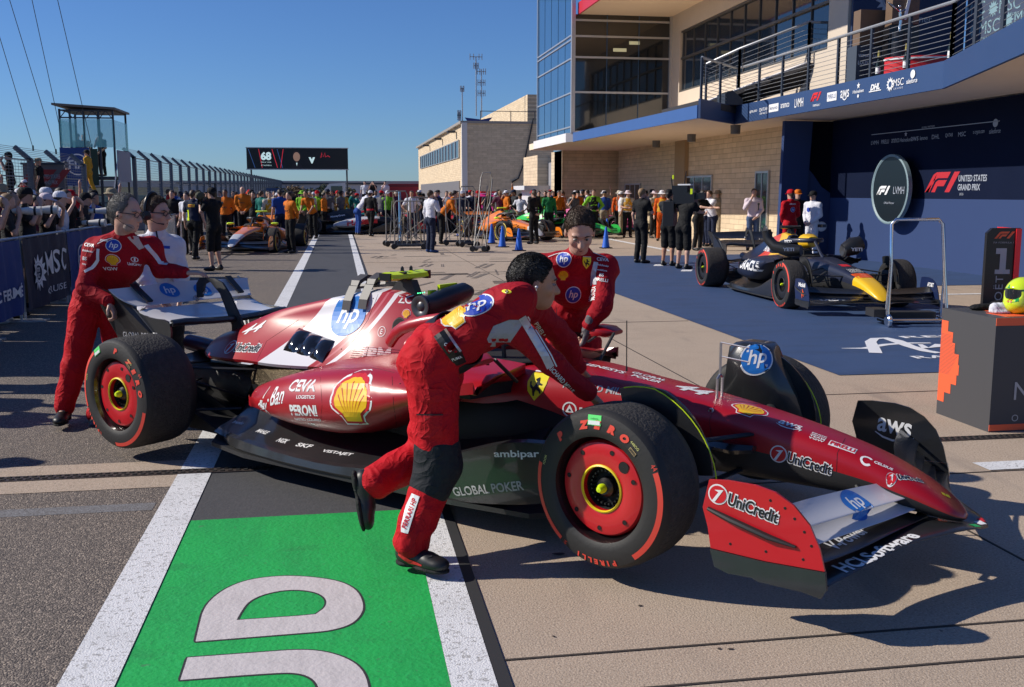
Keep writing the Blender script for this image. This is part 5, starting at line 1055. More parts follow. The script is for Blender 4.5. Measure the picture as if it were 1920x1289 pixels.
# floor writing
for t_, px_, py_, h_, w_, r_ in (('brembo', 448, 793, .03, .12, -12), ('MAHLE', 493, 810, .032, .11, -14), ('NGK', 531, 827, .038, .09, -12), ('SKF', 571, 836, .034, .12, -8), ('VISTAJET', 632, 850, .03, .22, -6)):
    a = Art(); a.txt(t_, MW, h_, 0, 0, bold=.03, w=w_); put(a, px_, py_, ['fpanel', 'fence', 'pod'], (V((1, 0, 0)), V((0, .6, .8))), hf, rot=r_+10, depth=.3)
a = Art(); a.txt('ambipar', MW, .045, 0, 0, bold=.02, w=.26); put(a, 968, 853, ['fence', 'fpanel'], SIDE, hf, rot=8, depth=.4)
a = Art(); a.txt('GLOBAL POKER', MGY, .048, 0, 0, bold=.02, w=.44); put(a, 913, 917, ['fence'], SIDE, hf, rot=14, depth=.2)
# chassis and nose
a = Art(); shield(a, .13); put(a, 1005, 726, ['chassis', 'pod'], SIDE, hn)
a = Art(); a.add(ring2d(.032, .04), MW); a.add(poly2d([(0, .026), (-.024, -.016), (.024, -.016)]), MW); a.add(poly2d([(0, .006), (-.008, -.008), (.008, -.008)]), CARM, 3); a.txt('IVECO', MW, .035, .12, 0, bold=.03); put(a, 1068, 768, ['chassis'], SIDE, hn, depth=.3)
a = Art(); a.txt('RICHARD MILLE', MGY, .032, 0, 0, bold=.02, w=.36); put(a, 1118, 729, ['chassis'], SIDE, hn, rot=-2)
a = Art(); a.txt('GENESYS', MW, .05, 0, 0, bold=.03, w=.26); put(a, 1132, 690, ['chassis'], TOP, hn, rot=0)
a = Art(); a.txt('GLOBAL', MW, .045, 0, .032, bold=.03, w=.2); a.txt('POKER', MW, .045, .02, -.032, bold=.03, w=.17); put(a, 1212, 708, ['chassis'], TOP, hn)
a = Art(); a.txt('44', MW, .13, 0, 0, bold=.03, shear=.2, w=.18); put(a, 1300, 731, ['chassis'], TOP, hn)
a = Art(); shell_logo(a, .075); put(a, 1405, 769, ['chassis'], TOP, hn)
def aws(a, h, m, x=0, y=0):
    a.txt('aws', m, h*.6, x, y+h*.15, bold=.02, w=h*1.4); a.add(stroke([(x-h*.75, y-h*.2), (x-h*.4, y-h*.36), (x, y-h*.42), (x+h*.4, y-h*.36), (x+h*.68, y-h*.22)], [h*.03, h*.08, h*.09, h*.08, h*.03]), m, 1); a.add(poly2d([(x+h*.55, y-h*.16), (x+h*.85, y-h*.12), (x+h*.72, y-h*.42), (x+h*.7, y-h*.22)]), m, 1)
a = Art(); aws(a, .075, MW); put(a, 1480, 798, ['chassis'], (V((1, 0, 0)), V((0, .85, .5))), hn)
a = Art(); [a.txt(s_, MW, .012, 0, .035-.016*k, bold=.02, w=.07) for k, s_ in enumerate(('BINGX', 'AMAZON', 'TEAM', 'VGW'))]; put(a, 1532, 822, ['chassis'], (V((1, 0, 0)), V((0, .9, .4))), hn)
a = Art(); a.add(poly2d([(-.06, -.022), (.06, -.022), (.06, .022), (-.06, .022)]), MW, 0); a.txt('PIRELLI', MSR, .03, 0, 0, bold=.03, w=.11, lift=3); put(a, 1580, 838, ['chassis'], (V((1, 0, 0)), V((0, .9, .4))), hn)
a = Art(); a.add(ring2d(.018, .028, 40, 320), MW); a.txt('CELSIUS', MW, .018, .07, .01, bold=.03, w=.08); put(a, 1625, 864, ['chassis'], (V((1, 0, 0)), V((0, .9, .4))), hn)
a = Art(); unicredit(a, .05); put(a, 1507, 866, ['chassis'], (V((1, 0, 0)), V((0, .1, 1))), hn, rot=-9)
a = Art(); unicredit(a, .028); put(a, 1700, 896, ['chassis'], (V((.8, .6, 0)), V((-.6, .7, .3))), hn)
a = Art(); a.add(poly2d([(-.02, -.01), (.02, -.01), (.02, .01), (-.02, .01)]), MATS['shield_yellow'], 1); a.txt('F', MBK, .014, 0, 0, lift=3); put(a, 1773, 929, ['chassis'], (V((.8, .6, 0)), V((-.6, .7, .3))), hn)
# wings
a = Art(); unicredit(a, .052); put(a, 1400, 948, ['ep-1'], SIDE, HERO['ep-1'], rot=-11, depth=.1, grid=0, eps=.002)
a = Art(); aws(a, .13, MW); put(a, 1676, 808, ['ep1'], SIDE, HERO['ep1'], rot=-6, depth=.1, grid=0, eps=.002)
SP = (V((.42, .9, 0)), V((-.9, .42, 0)))
a = Art(); a.txt('HCLSoftware', MW, .075, 0, 0, bold=.03, w=.52); put(a, 1645, 1036, ['fwp'], (V((.30, .95, 0)), V((-.95, .3, 0))), HERO['fwp'], rot=0, depth=.3, back=.05, grid=.02)
a = Art(); a.txt('HCLSoftware', MW, .07, 0, 0, bold=.03, w=.42); put(a, 1793, 925, ['fwp', 'g0'], (V((.45, -.9, 0)), V((.9, .45, 0))), HERO['fwp'], depth=.3, back=.05, grid=.02)
f0, f1, f2 = HERO['flaps'][0], HERO['flaps'][2], HERO['flaps'][4]; HT['f0'], HT['f1'], HT['f2'] = bvh(f0), bvh(f1), bvh(f2)
a = Art(); a.txt('V-Power', MW, .06, 0, 0, bold=.03, w=.30); put(a, 1588, 1010, ['f0'], (V((.15, .99, 0)), V((-.99, .15, 0))), f0, depth=.3, back=.05, grid=.02)
a = Art(); hp_logo(a, .075); put(a, 1605, 944, ['f2', 'f1'], (V((.1, .99, 0)), V((-.8, .1, .6))), f2, depth=.3, back=.12, grid=.02)
UPF = (V((0, 1, 0)), V((-.9, 0, .43)))
for px_, py_, r_ in ((318, 546, .075), (380, 545, .07)):
    a = Art(); hp_logo(a, r_); put(a, px_, py_, ['rwf'], UPF, HERO['rwf'], depth=.2, back=.2, grid=.02)
a = Art(); a.txt('GLOBAL POKER', MGY, .05, 0, 0, bold=.02, w=.4); put(a, 262, 630, ['rwe'], SIDE, HERO['rwe'], rot=3, grid=0, depth=.2)
a = Art(); a.add(poly2d([(-.2, -.15), (.16, -.15), (.19, .15), (-.16, .15)]), mat('plate_silver', (.5, .5, .52), .4, metal=.3), 0); a.add(ring2d(.065, .082, c=(.06, 0)), MW, 3); a.txt('R', MW, .15, -.1, 0, bold=.02, lift=3); put(a, 468, 600, ['rwe2'], SIDE, HERO['rwe2'], grid=0, depth=.2)
wfm = MB()
for y in (-.40, .40): wfm.bar((-.43, y, .882), (-.60, y*1.04, .995), .05, .014, 0, (0, 0, 1))
wfm.build('flap_bracket', MATS['black_gloss'], HERO['rwf'], None)
# extras on the hero car
t = MB().tube([(3.70, -.03, .62), (3.70, -.03, .72), (3.70, 0, .74), (3.70, 0, .90)], .007, 6).tube([(3.70, .03, .62), (3.70, .03, .72), (3.70, 0, .74)], .007, 6).tube([(3.70, 0, .90), (3.85, 0, .885)], .004, 6).tube([(3.70, 0, .83), (3.85, 0, .815)], .004, 6); t.build('pitot_tube', MET, HC_)
MB().tube([(3.167, 0, .70), (3.163, 0, .97)], .003, 5).lathe([(.006, 0), (.005, .02), (.003, .03)], (3.167, 0, .70), 'z', 8).build('aerial', MBK, HC_)
MB().lathe([(.010, 0), (.004, .03), (.0015, .30)], (2.72, .0, .71), 'z', 8).build('aerial', MBK, HC_)
for px_, py_ in ((1333, 771), (1330, 857)):
    P = hit(px_, py_, [HT['chassis']]); MB().lathe([(.006, -.004), (.012, -.006), (.014, 0), (.014, .01)], P, 'y', 16).build('jack_point', MET, hn)
MB().loft([[(x, -.2-w_, .44+h_), (x, -.2-w_*1.4, .44), (x, -.2-w_, .44-h_), (x, -.16, .44)] for x, w_, h_ in ((3.70, .01, .005), (3.78, .06, .02), (3.9, .08, .025), (3.98, .03, .02))]).build('camera_fin', CARB, hn, 50)
for px_, py_, m in ((1843, 975, MSR), (1838, 981, MW), (1828, 986, mat('flag_green', (.01, .35, .1), .4))):
    a = Art(); a.add(poly2d([(-.02, -.02), (.02, -.02), (.02, .02), (-.02, .02)]), m, 0); put(a, px_, py_, ['fwp'], (V((.5, .8, 0)), V((-.8, .5, 0))), HERO['fwp'], depth=.05, back=.05, grid=.01, name='tricolour_tape')
a = Art(); hp_logo(a, .078, ring=MW); put(a, 1420, 672, ['scoop'], (V((.75, .66, 0)), V((-.3, .35, .89))), HERO['scoop'], depth=.1, back=.1)
t = thing('hand_cooling_fan', 'black double cooling blower with yellow stripe clipped to the red car airbox', 'fan', tuple(CM @ V((1.80, 0, .99))), CARRZ)
MB().tube([(.05, -.13, -.02), (.05, -.06, -.02), (.03, .1, .0), (.03, .3, .03), (.02, .36, .03)], [.066, .06, .07, .062, .04], 18).tube([(.0, 0, -.05), (.02, .02, -.16), (0, .04, -.3)], [.06, .05, .05], 12).build('housing', mat('blower_black', (.012, .012, .013), .4), t, 50)
MB().lathe([(.064, -.135), (.066, -.15), (.052, -.152), (.03, -.14), (.02, -.148), (.001, -.15)], (.05, 0, -.02), 'y', 24).build('grille', mat('blower_grille', (.08, .08, .085), .35, metal=.5), t)
MB().bx(-.02, .0, .1, .27, .055, .09).bx(-.03, -.01, .02, .08, -.0, .06).build('yellow_stripe', YEL, t, None)
MB().tube([(.07, -.06, -.1), (.09, -.08, -.16), (.06, -.09, -.24), (.05, -.06, -.27)], .01, 8).build('lever', MATS['clamp_grey'], t)

# seams, fasteners and the heat shield
SEAM = mat('seam_dark', (.02, .002, .003), .7)
def seam(pts, tg, parent, r=.0013, n=8):
    P = []
    for a_, b_ in zip(pts[:-1], pts[1:]):
        for k in range(n):
            f = k/n; h = hit(a_[0]+(b_[0]-a_[0])*f, a_[1]+(b_[1]-a_[1])*f, [HT[q] for q in tg])
            if h: P.append(h)
    if len(P) > 2: MB().tube(P, r, 5).build('panel_seam', SEAM, parent)
seam([(1497, 775), (1500, 830), (1496, 880)], ['chassis'], hn) if 0 else None
seam([(1585, 822), (1570, 850), (1568, 890)], ['chassis'], hn); seam([(1110, 700), (1190, 735), (1290, 790)], ['chassis'], hn, .0011); seam([(1345, 745), (1330, 790), (1335, 830)], ['chassis'], hn)
seam([(712, 545), (690, 600), (655, 650)], ['cover'], hc); seam([(560, 600), (500, 640), (480, 680)], ['cover'], hc); seam([(620, 692), (700, 690), (745, 700)], ['pod', 'cover'], hpod); seam([(735, 700), (738, 760), (745, 810)], ['pod'], hpod); seam([(600, 700), (604, 760), (600, 800)], ['pod'], hpod, .0009)
sc_ = MB()
for px_, py_ in ((700, 560), (672, 640), (640, 655), (570, 612), (520, 690), (545, 690), (600, 688), (486, 640), (750, 720), (752, 780), (700, 812)):
    h = hit(px_, py_, [HT['cover'], HT['pod']])
    if h: sc_.ball(h, .0042, 8)
sc_.build('fastener', MATS['clamp_grey'], hc)
e_ = MB()
for x, z in ((4.36, .45), (4.42, .43), (4.46, .395), (4.50, .35), (4.53, .30), (4.2, .24), (4.35, .24), (4.5, .24)): e_.lathe([(.001, -.9755), (.005, -.9755), (.006, -.9745)], (x, 0, z), 'y', 10)
e_.build('endplate_screws', MBK, HERO['ep-1'])
MB().loft([[(.42, -.20, .51), (.42, -.24, .40), (.42, -.22, .30)], [(.8, -.30, .525), (.8, -.38, .45), (.8, -.42, .36)], [(1.25, -.335, .54), (1.25, -.37, .53), (1.25, -.38, .52)]], 0, False, False).build('heat_shield', HOT, HC_, None)
# ================= people =================
def surfnet(F, lo, h):
    nx, ny, nz = F.shape; S = F < 0
    c = np.zeros((nx-1, ny-1, nz-1), np.uint8)
    for dx in (0, 1):
        for dy in (0, 1):
            for dz in (0, 1): c += S[dx:nx-1+dx, dy:ny-1+dy, dz:nz-1+dz]
    act = (c > 0) & (c < 8); I, J, K = np.nonzero(act); n = len(I); idx = np.full(act.shape, -1, np.int32); idx[I, J, K] = np.arange(n)
    P = np.zeros((n, 3)); W = np.zeros(n)
    for ax in range(3):
        o1, o2 = [a for a in range(3) if a != ax]
        for a_ in (0, 1):
            for b_ in (0, 1):
                q = [I, J, K]; q = [x.copy() for x in q]; q[o1] += a_; q[o2] += b_; r = [x.copy() for x in q]; r[ax] += 1
                f0 = F[q[0], q[1], q[2]]; f1 = F[r[0], r[1], r[2]]; m = (f0 < 0) != (f1 < 0); t = np.where(m, f0/np.where(m, f0-f1, 1), 0)
                for d_ in range(3):
                    base = [I, J, K][d_]*0.0; base = (q[d_]-0.0)+(t if d_ == ax else 0); P[:, d_] += np.where(m, base, 0)
                W += m
    P = P/W[:, None]*h+np.array(lo); fs = []
    for ax in range(3):
        o1, o2 = [(1, 2), (2, 0), (0, 1)][ax]; sl0 = [slice(1, -1)]*3; sl0[ax] = slice(0, -1); sl1 = list(sl0); sl1[ax] = slice(1, None)
        a0 = S[tuple(sl0)]; a1 = S[tuple(sl1)]; m = a0 != a1; q = np.nonzero(m); g = [q[0], q[1], q[2]]
        for d_ in range(3):
            if d_ != ax: g[d_] = g[d_]+1
        flip = a1[q]
        def cell(u, v): z = [g[0].copy(), g[1].copy(), g[2].copy()]; z[o1] -= u; z[o2] -= v; return idx[z[0], z[1], z[2]]
        A, B_, C_, D_ = cell(0, 0), cell(1, 0), cell(1, 1), cell(0, 1)
        fs.append(np.where(flip[:, None], np.stack([A, D_, C_, B_], 1), np.stack([A, B_, C_, D_], 1)))
    fs = np.concatenate(fs); fs = fs[(fs >= 0).all(1)]; return P, fs
def sdf(prims, h, disp=None, pad=.03):
    """prims: ('c',a,b,ra,rb,k) tapered capsule, ('e',centre,radii,rot3x3,k) ellipsoid, ('-e',...) carve"""
    B0 = []; 
    for p in prims:
        if p[0] == 'c': r = max(p[3], p[4]); B0 += [np.minimum(p[1], p[2])-r, np.maximum(p[1], p[2])+r]
        elif p[0] == 'e': r = max(p[2]); B0 += [np.array(p[1])-r, np.array(p[1])+r]
    B0 = np.array(B0); lo = B0.min(0)-pad-2*h; hi = B0.max(0)+pad+2*h; n = np.ceil((hi-lo)/h).astype(int)+1; F = np.full(n, 9., np.float32)
    for p in prims:
        k = p[-1]; mg = k+3*h+.015
        if p[0] == 'c': b0 = np.minimum(p[1], p[2])-max(p[3], p[4])-mg; b1 = np.maximum(p[1], p[2])+max(p[3], p[4])+mg
        else: r = max(p[2]); b0 = np.array(p[1])-r-mg; b1 = np.array(p[1])+r+mg
        i0 = np.maximum(((b0-lo)/h).astype(int), 0); i1 = np.minimum(((b1-lo)/h).astype(int)+2, n)
        X = [(lo[d]+h*np.arange(i0[d], i1[d])).astype(np.float32) for d in range(3)]; X = np.meshgrid(*X, indexing='ij')
        if p[0] == 'c':
            a, b = np.array(p[1], float), np.array(p[2], float); ab = b-a; L2 = max((ab*ab).sum(), 1e-9)
            t = np.clip(((X[0]-a[0])*ab[0]+(X[1]-a[1])*ab[1]+(X[2]-a[2])*ab[2])/L2, 0, 1)
            d = np.sqrt((X[0]-a[0]-t*ab[0])**2+(X[1]-a[1]-t*ab[1])**2+(X[2]-a[2]-t*ab[2])**2)-(p[3]+t*(p[4]-p[3]))
        else:
            c = p[1]; M = p[3]; q = [X[i]-c[i] for i in range(3)]
            l = [q[0]*M[0][i]+q[1]*M[1][i]+q[2]*M[2][i] for i in range(3)]
            s = np.sqrt(sum((l[i]/p[2][i])**2 for i in range(3))); g = np.sqrt(sum((l[i]/p[2][i]**2)**2 for i in range(3)))+1e-6; d = s*(s-1)/g
        sl = tuple(slice(i0[i], i1[i]) for i in range(3)); f = F[sl]
        if p[0] == '-e':
            F[sl] = np.maximum(f, -d) if k <= 0 else (lambda hh: f*(1-hh)+(-d)*hh+k*hh*(1-hh))(np.clip(.5-.5*(f+d)/k, 0, 1))
        elif k <= 1e-4: F[sl] = np.minimum(f, d)
        else:
            hh = np.clip(.5+.5*(f-d)/k, 0, 1); F[sl] = np.where(f > 5, d, f*(1-hh)+d*hh-k*hh*(1-hh))
    if disp is not None:
        X = np.meshgrid(*[(lo[d]+h*np.arange(n[d])).astype(np.float32) for d in range(3)], indexing='ij'); m = np.abs(F) < .06; F[m] += disp(X[0][m], X[1][m], X[2][m])
    return surfnet(F, lo, h)
def folds(seed, amp, freq):
    rk = np.random.RandomState(seed); W = rk.randn(7, 3); W /= np.linalg.norm(W, axis=1)[:, None]; W[:, 2] *= 1.5; ph = rk.rand(7)*6.3; fr = freq*(.6+rk.rand(7)*1.2)
    def f(x, y, z):
        wx = np.sin(y*9+z*7+1)*.05; wz = np.sin(x*11-y*8)*.05; s = 0
        for i in range(7): s = s+(1-np.abs(np.sin((W[i, 0]*(x+wx)+W[i, 1]*y+W[i, 2]*(z+wz))*fr[i]+ph[i]))*1.6)
        return (-amp*s/5*1.0).astype(np.float32)
    return f
I3 = np.eye(3)
def basis(f, up):
    f = V(f).normalized(); s = V(up).cross(f).normalized(); u = f.cross(s); return f, s, u            # forward, left, up
def bmat(f, s, u): return np.array([[f.x, s.x, u.x], [f.y, s.y, u.y], [f.z, s.z, u.z]])
def L(*p): return np.array(p, float)
def va(p): return np.array((p[0], p[1], p[2]), float)
def head_prims(H, f, up, s=1.0, lod=1):
    f, l, u = basis(f, up); M = bmat(f, l, u); P = lambda a, b, c: va(V(H)+f*a*s+l*b*s+u*c*s); e = []
    e.append(('e', P(-.012, 0, .035), (.098*s, .076*s, .092*s), M, .0)); e.append(('e', P(.025, 0, -.035), (.068*s, .056*s, .075*s), M, .03*s)); e.append(('e', P(.055, 0, -.082), (.026*s, .026*s, .022*s), M, .03*s))
    if lod:
        e += [('c', P(.084, 0, .012), P(.108, 0, -.025), .008*s, .0135*s, .016*s), ('e', P(.098, 0, -.028), (.014*s, .019*s, .010*s), M, .008*s), ('e', P(.078, 0, .032), (.018*s, .052*s, .010*s), M, .015*s)]
        for q in (-1, 1): e += [('e', P(-.0, q*.077, -.002), (.018*s, .007*s, .030*s), M, .006*s), ('-e', P(.092, q*.031, .010), (.016*s, .019*s, .011*s), M, .012*s), ('e', P(.06, q*.042, -.018), (.022*s, .018*s, .02*s), M, .02*s)]
        e += [('e', P(.084, 0, -.052), (.012*s, .024*s, .006*s), M, .008*s), ('e', P(.082, 0, -.064), (.012*s, .020*s, .007*s), M, .008*s)]
    return e
def hand_prims(Wr, d, nrm, side, curl=.5, s=1.0, spread=.06):
    """wrist, direction to fingers, back-of-hand normal"""
    d = V(d).normalized(); n = V(nrm); n = (n-d*n.dot(d)).normalized(); x = d.cross(n)*side; e = []; W = V(Wr)
    for q in (-.026, -.009, .009, .026): e.append(('c', va(W+d*.015*s+x*q*.6*s), va(W+d*.085*s+x*q*1.1*s), .013*s, .012*s, .012*s))
    for i, (q, ln) in enumerate(((-.032, .062), (-.011, .078), (.010, .073), (.030, .058))):
        p = W+d*.088*s+x*q*s; dd = (d+x*(q*2.0*spread/.06*.5)).normalized(); ang = 0
        for k, f_ in enumerate((.46, .32, .24)):
            ang += curl*(.5+.5*(k > 0)); dr = (dd*math.cos(ang)-n*math.sin(ang)).normalized(); p2 = p+dr*ln*f_*s; e.append(('c', va(p), va(p2), (.0098-.001*k)*s, (.0092-.001*k)*s, .003*s)); p = p2
    p = W+d*.025*s-x*.026*s; a = (d*.7-x*.75-n*.25*(.5+curl)).normalized(); p2 = p+a*.045*s; e.append(('c', va(p), va(p2), .014*s, .011*s, .008*s)); a = (d*.95-x*.25-n*.4*curl).normalized(); e.append(('c', va(p2), va(p2+a*.032*s), .0105*s, .009*s, .003*s)); return e
SKIN = [mat('skin_tan', (.47, .24, .145), .5, var=(40, .35, (.36, .17, .11)), bump=(180, .15, .002)), mat('skin_light', (.56, .33, .24), .5, var=(30, .35, (.48, .25, .18)), bump=(180, .15, .002)), mat('skin_brown', (.20, .10, .06), .5, var=(30, .3, (.16, .075, .045)))]
def fab(name, c, r=.75):
    k_ = 'cloth_'+name
    if k_ in MATS: return MATS[k_]
    m = mat(k_, c, r, var=(5, .25, tuple(x*.75 for x in c)), spec=.2); n, l, b = nodes(m); tc = n.new('ShaderNodeTexCoord'); prev = None
    for sc_, st, ds, det, dist in ((4.5, .55, .03, 1, 2.2), (12, .5, .010, 1.5, 2), (300, .25, .0015, 2, 0)):
        t = n.new('ShaderNodeTexNoise'); t.inputs['Scale'].default_value = sc_; t.inputs['Detail'].default_value = det; t.inputs['Distortion'].default_value = dist; l.new(tc.outputs['Object'], t.inputs[0])
        src = t.outputs[0]
        if sc_ < 50:   # sharp crease lines
            a = n.new('ShaderNodeMath'); a.operation = 'SUBTRACT'; a.inputs[1].default_value = .5; l.new(src, a.inputs[0]); q = n.new('ShaderNodeMath'); q.operation = 'ABSOLUTE'; l.new(a.outputs[0], q.inputs[0]); p = n.new('ShaderNodeMath'); p.operation = 'POWER'; p.inputs[1].default_value = .6; l.new(q.outputs[0], p.inputs[0]); src = p.outputs[0]
        bp = n.new('ShaderNodeBump'); bp.inputs['Strength'].default_value = st; bp.inputs['Distance'].default_value = ds; bp.invert = sc_ < 50; l.new(src, bp.inputs['Height'])
        if prev: l.new(prev, bp.inputs['Normal'])
        prev = bp.outputs[0]
    l.new(prev, b.inputs['Normal']); return m
FR = fab('race_red', (.50, .006, .014)); FRJ = fab('jacket_red', (.34, .005, .014)); FB = fab('black', (.012, .012, .013)); FW = fab('white', (.70, .70, .76)); FO = fab('orange', (.62, .16, .012)); FNV = fab('navy', (.015, .022, .05)); FG = fab('green', (.012, .17, .05)); FLM = fab('lime', (.2, .5, .03)); FTL = fab('teal', (.01, .16, .14)); FKH = fab('khaki', (.30, .25, .17)); FGY = fab('grey', (.12, .12, .13)); FPI = fab('pale_pink', (.66, .56, .62)); FPU = fab('plum', (.12, .025, .05)); FDN = fab('denim', (.06, .10, .20)); FRO = fab('marshal_orange', (.65, .10, .01)); FY = fab('amber', (.6, .32, .03)); FCR = fab('cream', (.55, .5, .42)); FBL = fab('blue', (.02, .07, .3)); FDG = fab('charcoal', (.03, .032, .036))
HRS = dict(black=mat('hair_black', (.008, .007, .007), .5, bump=(150, .8, .006)), brown=mat('hair_brown', (.07, .04, .022), .5, bump=(150, .8, .006)), grey=mat('hair_grey', (.22, .21, .2), .6, var=(60, .8, (.06, .055, .05)), bump=(120, .9, .006)), fair=mat('hair_fair', (.28, .17, .08), .5, bump=(150, .8, .006)), dark=mat('hair_dark', (.02, .013, .01), .5, bump=(150, .8, .006)))
SHO = mat('shoe_black', (.012, .012, .013), .45); SHW = mat('shoe_white', (.5, .5, .5), .6); SOLE = mat('shoe_sole', (.03, .03, .03), .7)
def frame_of(J, s_):   # torso frame: up and side
    up = (V(J['neck'])-V(J['pel'])).normalized(); sd = (V(J['shl'])-V(J['shr'])).normalized(); f = sd.cross(up).normalized()*1; return f, sd, up
def body(J, h, s=1.0, lod=1, gl=False):
    g = {k: V(v) for k, v in J.items() if k not in ('curl', 'hs')}; e = head_prims(g['head'], g['face'], g['hup'], s*J.get('hs', 1), lod); f, l, u = frame_of(J, s)
    e.append(('c', va(g['head']-g['hup']*.06*s-V(g['face'])*.02*s), va(g['neck']), .056*s, .062*s, .02*s)); e.append(('c', va(g['neck']-u*.05), va(g['pel']), .05*s, .09*s, .03*s))
    for q in 'lr':
        e.append(('c', va(g['neck']), va(g['sh'+q]), .05*s, .05*s, .03*s)); e.append(('c', va(g['sh'+q]), va(g['el'+q]), .046*s, .038*s, .02*s)); e.append(('c', va(g['el'+q]), va(g['wr'+q]), .040*s, .027*s, .015*s))
        d = g['ha'+q]-g['wr'+q]; cu = J.get('curl', {}).get(q, .35)
        if lod: e += hand_prims(g['wr'+q], d, g.get('hn'+q, V((0, 0, 1))), 1 if q == 'l' else -1, cu, s)
        else: e += [('c', va(g['wr'+q]), va(g['wr'+q]+d.normalized()*.09*s), .03*s, .038*s, .01*s), ('c', va(g['wr'+q]+d.normalized()*.09*s), va(g['wr'+q]+d.normalized()*.15*s), .034*s, .02*s, .01*s)]
        e.append(('c', va(g['pel']), va(g['hi'+q]), .08*s, .075*s, .03*s)); e.append(('c', va(g['hi'+q]), va(g['kn'+q]), .07*s, .05*s, .03*s)); e.append(('c', va(g['kn'+q]), va(g['kn'+q].lerp(g['an'+q], .35)), .050*s, .056*s, .02*s)); e.append(('c', va(g['kn'+q].lerp(g['an'+q], .35)), va(g['an'+q]), .054*s, .034*s, .015*s)); e.append(('c', va(g['an'+q]), va(g['an'+q].lerp(g['to'+q], .5)), .034*s, .024*s, .02*s))
    return sdf(e, h)
def top_(J, h, s=1.0, sleeve='long', loose=1.0, disp=None, hem=.02):
    g = {k: V(v) for k, v in J.items() if k not in ('curl', 'hs')}; f, l, u = frame_of(J, s); M = bmat(f, l, u); e = []; up = g['neck']-g['pel']; ch = g['pel']+up*.68; be = g['pel']+up*.25; a = loose
    e.append(('e', va(ch+f*.01*s), (.118*s*a, .172*s*a, .19*s), M, 0)); e.append(('e', va(be), (.118*s*a, .155*s*a, .17*s), M, .07*s)); e.append(('c', va(ch+up*.15), va(g['neck']+u*.0), .10*s, .078*s, .04*s))
    e.append(('e', va(g['pel']+up*.08-u*hem), (.12*s*a, .165*s*a, .08*s), M, .05*s))
    nb = g['neck']+(g['head']-g['neck'])*.22; e.append(('c', va(g['neck']), va(nb), .072*s, .069*s, .02*s))
    for q in 'lr':
        e.append(('c', va(g['neck']-u*.01), va(g['sh'+q]), .066*s, .066*s*a, .03*s)); e.append(('c', va(ch.lerp(g['sh'+q], .45)+up*.02), va(g['sh'+q]), .085*s, .068*s*a, .05*s)); en = g['el'+q] if sleeve == 'long' else g['sh'+q].lerp(g['el'+q], .62)
        e.append(('c', va(g['sh'+q]), va(en), .068*s*a, .056*s*a, .03*s))
        if sleeve == 'long': e.append(('c', va(g['el'+q]), va(g['el'+q].lerp(g['wr'+q], .93)), .056*s*a, .042*s*a, .02*s))
        if sleeve == 'rolled': e.append(('c', va(g['sh'+q]), va(g['el'+q]), .066*s*a, .058*s*a, .02*s)); e.append(('c', va(g['el'+q]), va(g['el'+q].lerp(g['wr'+q], .3)), .056*s*a, .055*s*a, .02*s))
    return sdf(e, h, disp)
def legs_(J, h, s=1.0, cut=1.0, loose=1.0, disp=None, waist=0):
    g = {k: V(v) for k, v in J.items() if k not in ('curl', 'hs')}; f, l, u = frame_of(J, s); up = g['neck']-g['pel']; a = loose; hd = (g['hil']-g['hir']).normalized(); ff = hd.cross(u).normalized(); M = bmat(ff, hd, u); e = []
    e.append(('e', va(g['pel']-ff*.01), (.118*s*min(a, 1.12), .165*s*min(a, 1.12), .115*s), M, 0)); e.append(('c', va(g['pel']), va(g['pel']+up*(.14+waist)), .112*s, .105*s, .05*s))
    for q in 'lr':
        b_ = min(a, 1.15); e.append(('e', va(g['hi'+q]-ff*.045*s-u*.03*s), (.09*s*b_, .085*s*b_, .10*s), M, .05*s)); kn = g['kn'+q]; an = g['an'+q]
        if cut >= 1: e.append(('c', va(g['hi'+q]), va(kn), .092*s*a, .072*s*a, .03*s)); e.append(('c', va(kn), va(kn.lerp(an, .95)), .072*s*a, .062*s*a, .025*s))
        else: t = g['hi'+q].lerp(kn, min(1, cut*1.6)); e.append(('c', va(g['hi'+q]), va(t), .092*s*a, .088*s*a, .03*s)); e.append(('c', va(t), va(g['hi'+q].lerp(kn, 1.08)), .086*s*a, .085*s*a, .02*s))
    return sdf(e, h, disp)
def shoe_(J, q, h, s=1.0, high=False):
    an = V(J['an'+q]); to = V(J['to'+q]); d = (to-an); d.normalize(); dn = V(J.get('sole'+q, (0, 0, -1))); fw = (d-dn*d.dot(dn)).normalized(); sd = fw.cross(dn); M = bmat(fw, sd, -dn)
    hl = an-fw*.03*s+dn*.045*s
    e = [('c', va(an), va(an+dn*.03*s), .046*s, .05*s, 0), ('c', va(hl), va(an+fw*.10*s+dn*.055*s), .042*s, .044*s, .03*s), ('e', va(an+fw*.15*s+dn*.06*s), (.065*s, .048*s, .034*s), M, .03*s)]
    if high: e.append(('c', va(an-dn*.06*s), va(an), .047*s, .048*s, .02*s))
    return sdf(e, h)
def sole_(J, q, h, s=1.0):
    an = V(J['an'+q]); to = V(J['to'+q]); d = (to-an); d.normalize(); dn = V(J.get('sole'+q, (0, 0, -1))); fw = (d-dn*d.dot(dn)).normalized(); sd = fw.cross(dn); M = bmat(fw, sd, -dn)
    return sdf([('e', va(an-fw*.02*s+dn*.085*s), (.055*s, .044*s, .018*s), M, 0), ('e', va(an+fw*.12*s+dn*.085*s), (.10*s, .052*s, .017*s), M, .02*s)], h)
